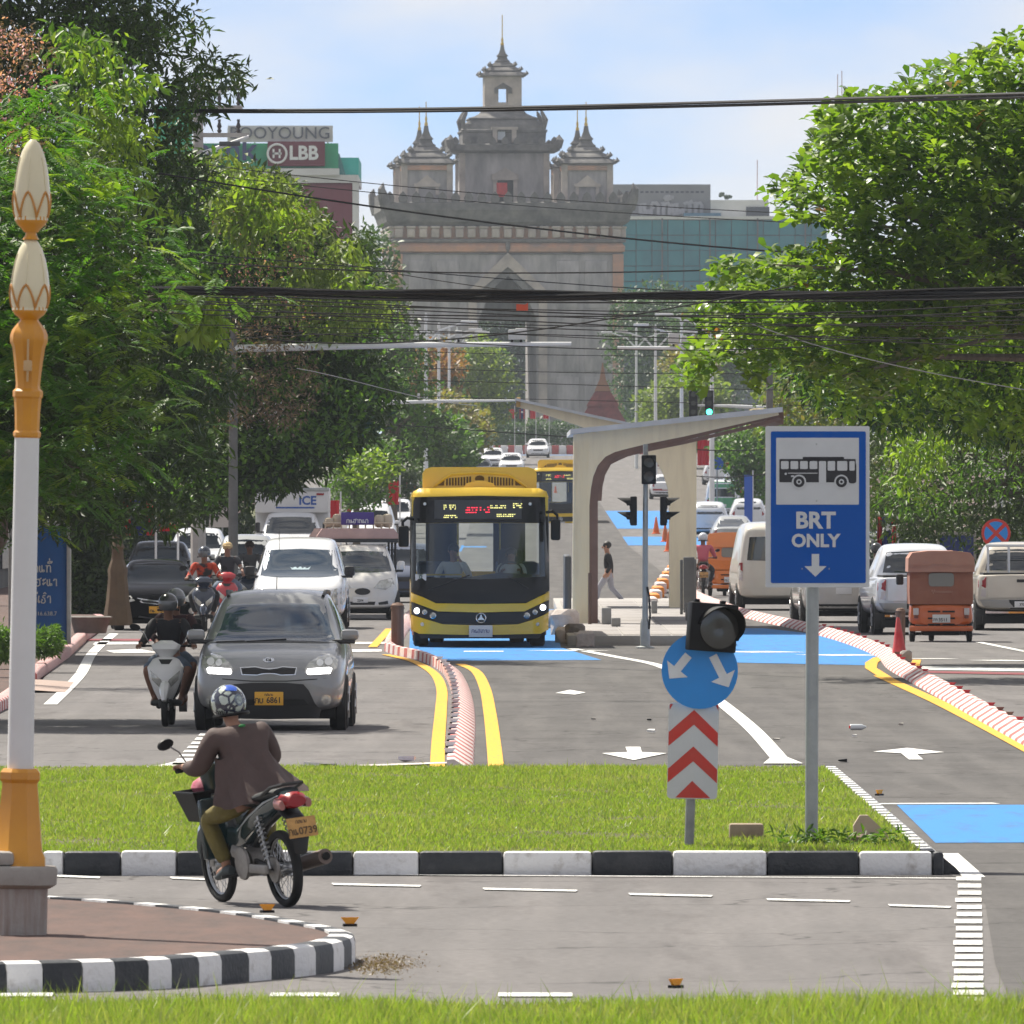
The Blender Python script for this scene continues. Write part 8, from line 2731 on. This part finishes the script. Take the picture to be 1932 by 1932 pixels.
    if plate:
        R = Matrix.Translation((.01, -1.005, .60)) @ Matrix.Rotation(math.radians(-14), 4, 'X')
        pl_ = MB().box(-.115, .115, -.004, .004, -.075, .075, .004).xf(R).out('licence_plate', M('plate_faded', (.52, .29, .09), rough=.6, var=.2, scale=12), t)
        e = R.to_euler()
        link('lettering', text_mesh('0739', .075, M('plate_ink2', (.12, .07, .03), rough=.7), .001, bold=.0015), pl_, R @ Vector((.04, -.006, -.03)), e)
        link('lettering', lao_mesh(('k', 'n'), .05, M('plate_ink2', (.12, .07, .03), rough=.7), .2), pl_, R @ Vector((-.075, -.006, -.055)), e)
        link('lettering', lao_mesh(('k', 's', 'n', 'aa', 'p'), .024, M('plate_ink2', (.12, .07, .03), rough=.7), .2), pl_, R @ Vector((0, -.006, .03)), e)
    # bars, mirrors
    hb_ = MB().tube([(-.34, .36, 1.03), (-.2, .42, 1.04), (0, .46, 1.0), (.2, .42, 1.04), (.34, .36, 1.03)], .013, 8).out('handlebar', M_TRIM, t)
    for s in (-1, 1):
        MB().tube([(s * .26, .39, 1.035), (s * .37, .35, 1.03)], .018, 8).out('grip', M_BLK, hb_)
        MB().tube([(s * .24, .42, 1.05), (s * .29, .45, 1.16), (s * .36, .44, 1.21)], .007, 6).out('mirror_stem', M_SPOKE, t)
        loft([((s * .39, .46, 1.23), (.065, 0, .01), (-.0, 0, .042)), ((s * .39, .44, 1.23), (.06, 0, .01), (0, 0, .038))]).out('mirror', M_BLK, t)
    MB().tube([(-.10, -.05, .24), (-.26, -.02, .24)], .014, 6).out('foot_peg', M_TRIM, t)
    MB().tube([(.10, -.05, .24), (.26, -.02, .24)], .014, 6).out('foot_peg', M_TRIM, t)
    if basket:
        bk_ = MB()
        P0 = [(-.15, .50, .62), (.15, .50, .62), (.15, .76, .62), (-.15, .76, .62)]
        P1 = [(-.21, .46, .84), (.21, .46, .84), (.21, .84, .84), (-.21, .84, .84)]
        bk_.add(P0 + P1, [(0, 1, 2, 3)] + [(i, (i + 1) % 4, 4 + (i + 1) % 4, 4 + i) for i in range(4)])
        bo_ = bk_.out('front_basket', M_BLK, t, smooth=False)
        MB().tube([P1[0], P1[1], P1[2], P1[3]], .012, 6, closed=True).out('basket_rim', M_BLK, bo_)
    return t

def scooter(name, label, loc, rz, body, body2, lean=0.):
    """forward is +y"""
    t = thing(name, label, 'motorcycle', loc, rot=(0, lean, rz))
    bikewheel(t, 0, -.60, .25, .09, False)
    bikewheel(t, 0, .63, .25, .085, False)
    for s in (-1, 1):
        MB().tube([(s * .07, .52, .66), (s * .065, .63, .25)], .022, 8).out('fork_leg', M_TRIM, t)
    MB().tube([(0, .63 + .275 * math.cos(a), .25 + .275 * math.sin(a)) for a in np.linspace(.3, 2.3, 8)], [.03, .055, .068, .072, .072, .068, .055, .03], 8).out('front_fender', body, t)
    # apron: shield shaped front
    st = [((0, .60, .34), (.09, 0, 0), (0, .05, .02)), ((0, .62, .46), (.15, 0, 0), (0, .07, .02)), ((0, .62, .62), (.21, 0, 0), (0, .09, .0)), ((0, .58, .76), (.235, 0, 0), (0, .10, 0)), ((0, .50, .86), (.17, 0, 0), (0, .08, 0)), ((0, .46, .90), (.08, 0, 0), (0, .05, 0))]
    ap = loft(st).out('apron', body, t)
    pf = caster(ap.data, 'y', -1, 5, .6)
    for s in (-1, 1):
        h_ = decal([(s * .03, .55), (s * .07, .50), (s * .17, .60), (s * .19, .72), (s * .12, .66), (s * .05, .60)], pf, .01, .02, .04, sgn=1).out('headlight', M_HEAD, ap)
    decal([(-.05, .80), (.05, .80), (.09, .86), (-.09, .86)], pf, .008, .01, .05, sgn=1).out('apron_trim', M_TRIM, ap)
    loft([((0, .46, .90), (.09, 0, 0), (0, .05, 0)), ((0, .49, .98), (.17, 0, 0), (0, .07, .01)), ((0, .47, 1.04), (.19, 0, 0), (0, .06, .01)), ((0, .43, 1.10), (.08, 0, 0), (0, .04, 0))]).out('handlebar_cowl', body, t)
    MB().box(-.2, .2, -.1, .52, .26, .34, .04).out('floorboard', M_TRIM, t)
    loft([((0, -.05, .45), (.14, 0, 0), (0, 0, .12)), ((0, -.3, .56), (.17, 0, 0), (0, 0, .17)), ((0, -.65, .66), (.15, 0, 0), (0, 0, .13)), ((0, -.92, .74), (.08, 0, 0), (0, 0, .06))]).out('rear_body', body2, t)
    loft([((0, .0, .70), (.11, 0, 0), (0, 0, .04)), ((0, -.25, .77), (.14, 0, 0), (0, 0, .05)), ((0, -.6, .83), (.14, 0, 0), (0, 0, .05)), ((0, -.85, .86), (.09, 0, 0), (0, 0, .03))]).out('seat', M_SEATV, t)
    hb_ = MB().tube([(-.36, .34, 1.03), (-.2, .42, 1.03), (.2, .42, 1.03), (.36, .34, 1.03)], .014, 8).out('handlebar', M_TRIM, t)
    for s in (-1, 1):
        MB().tube([(s * .27, .39, 1.03), (s * .38, .33, 1.03)], .019, 8).out('grip', M_BLK, hb_)
        MB().tube([(s * .22, .42, 1.06), (s * .28, .46, 1.19), (s * .36, .45, 1.25)], .007, 6).out('mirror_stem', M_SPOKE, t)
        loft([((s * .40, .46, 1.27), (.07, 0, .01), (0, 0, .042)), ((s * .40, .44, 1.27), (.065, 0, .01), (0, 0, .038))]).out('mirror', M_BLK, t)
        loft([((s * .19, -.9, .78), (.03, 0, 0), (0, 0, .03)), ((s * .19, -.95, .78), (.02, 0, 0), (0, 0, .02))]).out('indicator', M_TAIL, t)
    MB().lathe([(.11, -.05), (.11, .05)], 16, (-.16, -.5, .28), 'x').out('engine', M_ENG, t)
    MB().tube([(.14, -.3, .25), (.17, -.9, .32)], [.04, .055], 12).out('muffler', M_TRIM, t)
    return t

def add_hand(V, E, R, wrist, fwd, side, palm_n, s=1.):
    """five curled fingers on a palm; indexes appended to the skeleton"""
    wi, wp = wrist
    fwd, side, pn = Vector(fwd).normalized(), Vector(side).normalized(), Vector(palm_n).normalized()
    p = wp + fwd * .055 * s
    V.append(p); R.append((.032 * s, .018 * s)); E.append((wi, len(V) - 1))
    pi_ = len(V) - 1
    for k, (o, L) in enumerate(((-.028, .034), (-.009, .04), (.010, .037), (.027, .028))):
        a = p + fwd * .03 * s + side * o * s
        b = a + fwd * L * .6 * s + pn * L * .5 * s
        c = b - fwd * L * .2 * s + pn * L * .7 * s
        n0 = len(V)
        V.extend([a, b, c]); R.extend([.0095 * s, .009 * s, .008 * s])
        E.extend([(pi_, n0), (n0, n0 + 1), (n0 + 1, n0 + 2)])
    a = wp + fwd * .035 * s - side * .035 * s
    b = a + fwd * .03 * s + pn * .03 * s - side * .008 * s
    n0 = len(V)
    V.extend([a, b]); R.extend([.011 * s, .009 * s]); E.extend([(pi_, n0), (n0, n0 + 1)])

def person(label, J, mats, root_loc, root_rot, head='helmet', helmet=None, group=None, sleeves=True, shorts=False, look=0., hair=True, jacket_big=1., extra=None):
    """J: joint positions. body one skin mesh; clothes, helmet and shoes are its children"""
    r = thing('person', label, 'person', root_loc, rot=root_rot, group=group)
    pel, ch, nk, hd = [Vector(J[k]) for k in ('pelvis', 'chest', 'neck', 'head')]
    fw = Vector(J.get('face', (0, 1, 0))).normalized()
    V, E, R = [], [], []
    def ad(p, rad, prev=None):
        V.append(Vector(p)); R.append(rad)
        if prev is not None:
            E.append((prev, len(V) - 1))
        return len(V) - 1
    i0 = ad(pel, (.13, .10))
    i1 = ad(pel.lerp(ch, .5), (.12, .09), i0)
    i2 = ad(ch, (.13, .09), i1)
    i3 = ad(nk, .052, i2)
    up = (hd - nk).normalized()
    i4 = ad(hd - up * .05 + fw * .008, .068, i3)
    i5 = ad(hd + up * .02, .088, i4)
    i6 = ad(hd + up * .09 - fw * .005, .07, i5)
    for s, n in ((-1, 'l'), (1, 'r')):
        hip, kn, an, to = [Vector(J[k + n]) for k in ('hip', 'knee', 'ankle', 'toe')]
        a = ad(hip, .085, i0); a = ad(hip.lerp(kn, .5), .072, a); a = ad(kn, .055, a); a = ad(kn.lerp(an, .35), .056, a); a = ad(an, .036, a); ad(to, .03, a)
        so_, el, wr = [Vector(J[k + n]) for k in ('shoulder', 'elbow', 'wrist')]
        a = ad(so_, .055, i2); a = ad(so_.lerp(el, .5), .046, a); a = ad(el, .038, a); a = ad(wr, .026, a)
        fwd = (wr - el).normalized()
        pn = Vector((0, 0, -1)) if abs(fwd.z) < .8 else Vector((-s, 0, 0))
        sd_ = fwd.cross(pn)
        add_hand(V, E, R, (a, wr), fwd, sd_, pn)
    me = skin_mesh(V, E, R, 'body', mats['skin'], 1, 0)
    link('body', me, r)
    # top
    V, E, R = [], [], []
    k = jacket_big
    waist = pel.lerp(ch, .12)
    i0 = ad(waist, (.165 * k, .125 * k)); i1 = ad(pel.lerp(ch, .55), (.160 * k, .125 * k), i0); i2 = ad(ch + (ch - pel) * .06, (.165 * k, .12 * k), i1)
    i3 = ad(nk - (nk - ch) * .25, .075, i2)
    for n in 'lr':
        so_, el, wr = [Vector(J[q + n]) for q in ('shoulder', 'elbow', 'wrist')]
        a = ad(so_, .078 * k, i2); a = ad(so_.lerp(el, .5), .066 * k, a)
        a = ad(el if sleeves else so_.lerp(el, .7), .056 * k, a)
        if sleeves:
            a = ad(el.lerp(wr, .5), .05 * k, a)
            ad(wr - (wr - el).normalized() * .02, .042, a)
    link('jacket' if sleeves else 'shirt', skin_mesh(V, E, R, 'top', mats['top'], 2, 0), r)
    # trousers
    V, E, R = [], [], []
    i0 = ad(pel + Vector((0, 0, .05)), (.15, .12)); i1 = ad(pel - Vector((0, 0, .02)), (.15, .115), i0)
    for n in 'lr':
        hip, kn, an = [Vector(J[q + n]) for q in ('hip', 'knee', 'ankle')]
        a = ad(hip.lerp(kn, .12), .095, i1); a = ad(hip.lerp(kn, .55), .086, a)
        if shorts:
            ad(hip.lerp(kn, .95), .082, a)
        else:
            a = ad(kn, .07, a); a = ad(kn.lerp(an, .5), .066, a); ad(an + (kn - an).normalized() * .03, .055, a)
    link('shorts' if shorts else 'trousers', skin_mesh(V, E, R, 'trousers', mats['legs'], 2, 1), r)
    for n in 'lr':
        an, to = Vector(J['ankle' + n]), Vector(J['toe' + n])
        d = (to - an)
        d.z *= .4
        d.normalize()
        upv = Vector((0, 0, 1))
        sv_ = d.cross(upv).normalized()
        loft([(an - d * .07 - upv * .03, sv_ * .03, upv * .03), (an - upv * .025, sv_ * .042, upv * .048), (an + d * .09 - upv * .045, sv_ * .045, upv * .034), (an + d * .17 - upv * .055, sv_ * .036, upv * .022), (an + d * .2 - upv * .057, sv_ * .015, upv * .012)]).out('shoe', mats['shoe'], r)
    up = (hd - nk).normalized()
    if head == 'helmet':
        Rm = Matrix.Translation(hd + up * .03) @ (fw.to_track_quat('Y', 'Z').to_matrix().to_4x4())
        hb = MB()
        n, m = 22, 14
        v, f = [], []
        for i in range(m + 1):
            th = PI * .70 * i / m
            for j in range(n):
                p = 2 * PI * j / n
                cut = 1.0
                v.append((.128 * math.sin(th) * math.cos(p), .148 * math.sin(th) * math.sin(p) - .008, .138 * math.cos(th) + .01))
        for i in range(m):
            for j in range(n):
                pj = 2 * PI * (j + .5) / n
                if i >= m * .62 and math.sin(pj) > .55:
                    continue
                f.append((i * n + j, i * n + (j + 1) % n, (i + 1) * n + (j + 1) % n, (i + 1) * n + j))
        ho = hb.add(v, f).xf(Rm).out('helmet', helmet, r)
        # visor across the face
        v, f = [], []
        for i in range(7):
            th = PI * (.40 + .30 * i / 6)
            for j in range(11):
                p = PI * (.14 + .72 * j / 10)
                v.append((.136 * math.sin(th) * math.cos(p), .158 * math.sin(th) * math.sin(p) - .006, .142 * math.cos(th) + .01))
        for i in range(6):
            for j in range(10):
                f.append((i * 11 + j, i * 11 + j + 1, i * 11 + 12 + j, i * 11 + 11 + j))
        MB().add(v, f).xf(Rm).out('visor', M('visor_smoke', (.10, .105, .11), rough=.08, spec=.8, coat=.6), ho)
        MB().tube([Rm @ Vector((.132 * math.cos(p), .15 * math.sin(p) - .008, -.075)) for p in np.linspace(PI * 1.02, PI * 1.98, 14)], .014, 6).out('helmet_trim', M_BLK, ho)
        r['_'] = 0
        return r, ho, Rm
    Rm = Matrix.Translation(hd) @ (fw.to_track_quat('Y', 'Z').to_matrix().to_4x4())
    fc = MB().ball((0, .098, .0), (.014, .022, .026), 8, 6).out('nose', mats['skin'], r)
    fc.matrix_local = Rm
    for s in (-1, 1):
        e = MB().ball((s * .034, .083, .03), (.012, .008, .007), 8, 6).out('eye', M_HAIR, r)
        e.matrix_local = Rm
        e = MB().ball((s * .092, -.005, .01), (.012, .02, .032), 8, 6).out('ear', mats['skin'], r)
        e.matrix_local = Rm
    e = MB().box(-.025, .025, .082, .09, -.045, -.037, .003).out('mouth', M('lip', (.28, .10, .08), rough=.6), r)
    e.matrix_local = Rm
    if head == 'cap':
        c_ = MB().ball((0, 0, .06), (.108, .118, .085), 16, 8).out('cap', helmet, r)
        c_.matrix_local = Rm
        q = MB().box(-.07, .07, .09, .19, .06, .075, .006).out('cap_peak', helmet, r)
        q.matrix_local = Rm
    c_ = MB().ball((0, -.025, .045), (.102, .105, .095), 16, 8).out('hair', M_HAIR, r)
    c_.matrix_local = Rm
    return r, None, Rm

def ride_pose(dy=0., lean=.0, foot=.30, wide=.2, arm=1.0, zs=.80, bar=(.33, .34, 1.05)):
    J = dict(pelvis=(0, -.22 + dy, zs + .07), chest=(0, -.08 + dy + lean, zs + .45), neck=(0, -.03 + dy + lean * 1.25, zs + .60), head=(0, .02 + dy + lean * 1.4, zs + .73), face=(0, 1, -.06))
    for n, s in (('l', -1), ('r', 1)):
        J['hip' + n] = (s * .10, -.18 + dy, zs + .04)
        J['knee' + n] = (s * wide, .20 + dy, zs - .08)
        J['ankle' + n] = (s * .17, .08 + dy, foot + .06)
        J['toe' + n] = (s * .18, .26 + dy, foot + .0)
        J['shoulder' + n] = (s * .185, -.06 + dy + lean, zs + .54)
        J['elbow' + n] = (s * .30, .06 + dy + lean * .6, zs + .30)
        J['wrist' + n] = (s * bar[0], bar[1] - .06, bar[2] + .03)
    return J

# ---- the motorcyclist in front of the lawn
px_, Ym = 484, 86.1
MX = XX(px_, Ym)
HERO_RZ = math.radians(24)
HERO_LEAN = math.radians(-7)
hero_bike = underbone('motorcycle', 'dark teal underbone motorcycle ridden past the lawn, seen from behind', (MX, Ym, 0), HERO_RZ, HERO_LEAN, M_TEALB, basket=True)
hero_bike.scale = (.92, .92, .92)
MB().ball((.0, .64, .87), (.15, .13, .08), 10, 6).out('front_bag', M('bag_pink', (.38, .05, .10), rough=.7, col2=(.6, .25, .3), scale=14), hero_bike)
J = ride_pose(dy=-.02, lean=.07, foot=.24, wide=.24, zs=.74, bar=(.33, .36, 1.03))
J['head'] = (.02, .15, 1.455)
J['neck'] = (0, .07, 1.34)
M_OLIVE = M('trouser_olive', (.155, .125, .035), rough=.85, var=.25, scale=9, bump=.3, bscale=20)
M_JBR = M('jacket_brown', (.082, .052, .047), rough=.75, var=.15, scale=6, bump=.45, bscale=5)
def helmet_mat():
    m = M('helmet_graphic', (.45, .52, .46), rough=.25, coat=.8)
    nt = m.node_tree
    b = nt.nodes['Principled BSDF']
    t = nt.nodes.new('ShaderNodeTexCoord')
    vo = nt.nodes.new('ShaderNodeTexVoronoi')
    vo.feature = 'DISTANCE_TO_EDGE'
    vo.inputs['Scale'].default_value = 15
    r = nt.nodes.new('ShaderNodeValToRGB')
    r.color_ramp.interpolation = 'CONSTANT'
    r.color_ramp.elements[0].color = (.03, .035, .06, 1)
    r.color_ramp.elements[1].position = .12
    r.color_ramp.elements[1].color = (.50, .56, .50, 1)
    nt.links.new(t.outputs['Object'], vo.inputs['Vector'])
    nt.links.new(vo.outputs['Distance'], r.inputs['Fac'])
    nt.links.new(r.outputs['Color'], b.inputs['Base Color'])
    return m
hr_, ho, Rm = person('rider in brown jacket, olive trousers and patterned blue helmet, seen from behind', J, dict(skin=M_SKIN, top=M_JBR, legs=M_OLIVE, shoe=M('shoe_grey', (.05, .06, .065), rough=.7)), (MX, Ym, 0), (0, HERO_LEAN, HERO_RZ), helmet=helmet_mat(), jacket_big=1.36)
hr_.scale = (.92, .92, .92)
# blue crown flash and round crest on the back of the helmet
def hpatch(pts, mat, name, off=.003):
    v, f = [], []
    def sph(u, w):      # u azimuth from the back (-y), w elevation
        th, ph = PI / 2 - w, -PI / 2 + u
        return Rm @ Vector(((.128 + off) * math.sin(th) * math.cos(ph), (.148 + off) * math.sin(th) * math.sin(ph) - .008, (.138 + off) * math.cos(th) + .01))
    v2, fs = fillpoly(pts, .12)
    MB().add([sph(*p) for p in v2], fs).out(name, mat, ho)
hpatch([(-.5, .75), (.25, .62), (.6, .85), (.4, 1.2), (-.4, 1.25), (-.8, 1.0)], M('helmet_blue', (.02, .10, .55), rough=.25, coat=.8), 'helmet_flash')
hpatch(ell(.22, .12, .30, .34), M('crest_slate', (.16, .20, .26), rough=.4, var=.5, scale=60), 'helmet_crest')
hpatch(ell(.22, .12, .20, .22), M('crest_pale', (.36, .42, .42), rough=.4, var=.5, scale=70), 'helmet_crest', .005)
link('lettering', text_mesh('ayu', .055, M_INK, .001, bold=.001), ho, Rm @ Vector((-.105, -.092, -.045)), (Rm.to_euler().x, Rm.to_euler().y, Rm.to_euler().z - 1.0))
# wind blown jacket skirt
v, f = [], []
n = 30
rows = 8
for i in range(rows):
    t_ = i / (rows - 1)
    for j in range(n):
        a = 2 * PI * j / n
        back = max(0, -math.sin(a))
        right = max(0, math.cos(a))
        rx = .215 + .05 * t_ + .17 * t_ ** 1.6 * right
        ry = .175 + .05 * t_ + .17 * t_ ** 1.4 * back
        wr = (.018 * math.sin(a * 6 + t_ * 3) + .011 * math.sin(a * 13 - t_ * 5)) * (.3 + t_)
        z = 1.12 - .36 * t_ + .06 * t_ * right + .02 * math.sin(a * 5)
        v.append(((rx + wr) * math.cos(a), -.15 + (ry + wr) * math.sin(a) + .10 * (1 - t_), z))
for i in range(rows - 1):
    for j in range(n):
        f.append((i * n + j, i * n + (j + 1) % n, (i + 1) * n + (j + 1) % n, (i + 1) * n + j))
MB().add(v, f).out('jacket_skirt', M_JBR, hr_)
p_ = Vector((.0, -.205 + .1 + .02, 1.335))
MB().ball((0.0, -.11, 1.33), (.03, .012, .012), 8, 5).out('jacket_label', M('label_green', (.03, .22, .06), rough=.7), hr_)

# ---- white scooter with two riders coming towards us
sx0, Ys = 315, GD(1371)
SC_RZ = PI + math.radians(-2)
sco_ = scooter('scooter', 'white scooter with two riders beside the grey hatchback', (XX(sx0, Ys), Ys + .63, 0), SC_RZ, paint('scooter_white', (.82, .82, .80)), M_TRIM)
M_GRAPH = M('jacket_graphite', (.022, .022, .026), rough=.8, var=.3, scale=5)
M_DENIM = M('denim', (.13, .17, .23), rough=.9, var=.2, scale=10)
M_HBLK = M('helmet_black', (.02, .021, .023), rough=.2, coat=.8)
J = ride_pose(dy=.02, foot=.30, wide=.27, zs=.80, bar=(.34, .36, 1.02))
pa_r = person('scooter rider in dark jacket, denim shorts and black helmet', J, dict(skin=M_SKIND, top=M_GRAPH, legs=M_DENIM, shoe=M('sandal', (.25, .10, .05), rough=.8)), (XX(sx0, Ys), Ys + .63, 0), (0, 0, SC_RZ), helmet=M_HBLK, shorts=True)
J = ride_pose(dy=-.42, foot=.34, wide=.28, zs=.86, bar=(.20, .0, 1.05))
pb_r = person('pillion passenger behind the scooter rider with grey helmet', J, dict(skin=M_SKIND, top=M('jacket_maroon', (.05, .02, .022), rough=.85), legs=M_DENIM, shoe=M('sandal', (.25, .10, .05), rough=.8)), (XX(sx0, Ys) - .0, Ys + .63, 0), (0, math.radians(-2.5), SC_RZ), helmet=M('helmet_grey', (.16, .165, .17), rough=.25, coat=.8), shorts=True)

for q_ in (sco_, pa_r[0], pb_r[0]):
    q_.scale = (.93, .93, .93)

def rider_pair(x, yb, label_b, label_p, body, top, legs, head, hm, lean=0., kind='scooter', rz=PI, skin=M_SKIND, sleeves=True, zs=.8):
    Yr = GD(yb)
    loc = (XX(x, Yr), Yr + .63, 0) if abs(rz) > 1 else (XX(x, Yr), Yr + .6, ter(Yr))
    if kind == 'scooter':
        scooter('scooter', label_b, loc, rz, body, M_TRIM)
    else:
        underbone('motorcycle', label_b, loc, rz, 0, body)
    J = ride_pose(dy=0, foot=.30, wide=.26, zs=zs, lean=lean)
    person(label_p, J, dict(skin=skin, top=top, legs=legs, shoe=M('shoe_dark', (.03, .03, .03), rough=.7)), loc, (0, 0, rz), head, hm, sleeves=sleeves)
rider_pair(384, 1192, 'dark blue scooter behind the white one', 'rider in red and black vest on the dark blue scooter', M('scooter_navy', (.02, .03, .055), rough=.2, coat=.8), M('vest_red', (.50, .05, .015), rough=.8, col2=(.02, .02, .022), scale=3.2, thr=(.47, .53)), M_GRAPH, 'helmet', M('helmet_navy', (.02, .03, .05), rough=.25, coat=.8))
rider_pair(428, 1178, 'red scooter beside the white van', 'rider in charcoal shirt and tan cap left of the white van', paint('scooter_red', (.45, .02, .03)), M('shirt_charcoal', (.035, .037, .045), rough=.85), M_DENIM, 'cap', M('cap_tan', (.55, .40, .20), rough=.8), sleeves=False, zs=.86)
rider_pair(470, 1160, 'dark scooter half hidden by the white van', 'rider with dark cap half hidden by the white van', M('scooter_navy', (.02, .03, .055), rough=.2, coat=.8), M('shirt_grey', (.12, .12, .12), rough=.85), M_GRAPH, 'cap', M('cap_dark', (.05, .03, .02), rough=.8))
rider_pair(1655, 1176, 'small motorcycle between the silver car and the white pickup', 'rider hidden behind the BRT sign beside the white pickup', M_TEALB, M_GRAPH, M_DENIM, 'helmet', M_HBLK, kind='u', rz=0.)
rider_pair(1327, 1128, 'motorcycle ahead of the bright orange tuk-tuk', 'rider in pink shirt with white helmet left of the bright tuk-tuk', paint('bike_white', (.6, .6, .6)), M('shirt_pink', (.55, .12, .16), rough=.85), M_GRAPH, 'helmet', M('helmet_white', (.6, .62, .66), rough=.25, coat=.8), kind='u', rz=0.)

# ---- pedestrian crossing behind the shelter
Yp = GD(1145)
sc_ = 1.0
J = dict(pelvis=(0, 0, .84), chest=(0, .02, 1.17), neck=(0, .03, 1.33), head=(0, .05, 1.45), face=(0, 1, -.1),
         hipl=(-.09, 0, .80), kneel=(-.09, .22, .46), anklel=(-.09, .30, .10), toel=(-.09, .46, .04),
         hipr=(.09, 0, .80), kneer=(.09, -.06, .45), ankler=(.09, -.36, .14), toer=(.09, -.22, .04),
         shoulderl=(-.17, .02, 1.27), elbowl=(-.20, -.10, 1.02), wristl=(-.18, .04, .80),
         shoulderr=(.17, .02, 1.27), elbowr=(.20, -.04, 1.0), wristr=(.18, -.05, .78))
person('pedestrian in black jumper and grey trousers striding left behind the shelter', J, dict(skin=M_SKIN, top=M('jumper_black', (.018, .018, .02), rough=.85), legs=M('trouser_grey', (.30, .30, .34), rough=.85), shoe=M('shoe_dark', (.03, .03, .03), rough=.7)), (XX(1148, Yp), Yp, .0), (0, 0, PI / 2 - .15), 'bare')
# ---- people in the bus
bl_ = Vector((XX(905.5, 227.4), 227.4, 0))
SIT = dict(pelvis=(0, 0, 1.0), chest=(0, .02, 1.36), neck=(0, .04, 1.52), head=(0, .06, 1.65), face=(0, 1, 0))
for n, s in (('l', -1), ('r', 1)):
    SIT['hip' + n] = (s * .1, .04, .98); SIT['knee' + n] = (s * .14, .42, .98); SIT['ankle' + n] = (s * .14, .42, .56); SIT['toe' + n] = (s * .14, .56, .5)
    SIT['shoulder' + n] = (s * .18, .02, 1.46); SIT['elbow' + n] = (s * .26, .16, 1.22); SIT['wrist' + n] = (s * .17, .36, 1.36)
person('bus driver in white shirt at the wheel of the front bus', SIT, dict(skin=M_SKIND, top=M('shirt_white', (.66, .67, .68), rough=.85), legs=M_GRAPH, shoe=M('shoe_dark', (.03, .03, .03), rough=.7)), (bl_.x + .56, bl_.y + 1.15, 0), (0, 0, PI), 'bare', sleeves=False)
ST = dict(pelvis=(0, 0, 1.0), chest=(0, .02, 1.38), neck=(0, .05, 1.58), head=(0, .08, 1.72), face=(.3, 1, -.1))
for n, s in (('l', -1), ('r', 1)):
    ST['hip' + n] = (s * .1, 0, .95); ST['knee' + n] = (s * .12, .04, .72); ST['ankle' + n] = (s * .12, 0, .5); ST['toe' + n] = (s * .12, .15, .46)
    ST['shoulder' + n] = (s * .19, .02, 1.50); ST['elbow' + n] = (s * .30, .1, 1.25)
ST['wristl'] = (-.12, .26, 1.56); ST['wristr'] = (.22, .3, 1.15)
person('passenger in pale shirt standing inside the bus door side', ST, dict(skin=M_SKIN, top=M('shirt_white', (.66, .67, .68), rough=.85), legs=M_GRAPH, shoe=M('shoe_dark', (.03, .03, .03), rough=.7)), (bl_.x - .48, bl_.y + 1.2, 0), (0, 0, PI), 'bare')

# ---------------------------------------------------------------- warm hazy air
hm_ = bpy.data.materials.new('haze')
hm_.use_nodes = True
nt = hm_.node_tree
nt.nodes.remove(nt.nodes['Principled BSDF'])
pv_ = nt.nodes.new('ShaderNodeVolumePrincipled')
pv_.inputs['Color'].default_value = (.80, .88, 1.0, 1)
pv_.inputs['Density'].default_value = .000085
pv_.inputs['Anisotropy'].default_value = .2
nt.links.new(pv_.outputs['Volume'], nt.nodes['Material Output'].inputs['Volume'])
MB().box(-5200, 5200, -400, 9200, -1.5, 75).out('haze', hm_, None, smooth=False, kind='stuff')
SC.cycles.volume_step_rate = 4.0

bpy.data.scenes.remove(TMP)
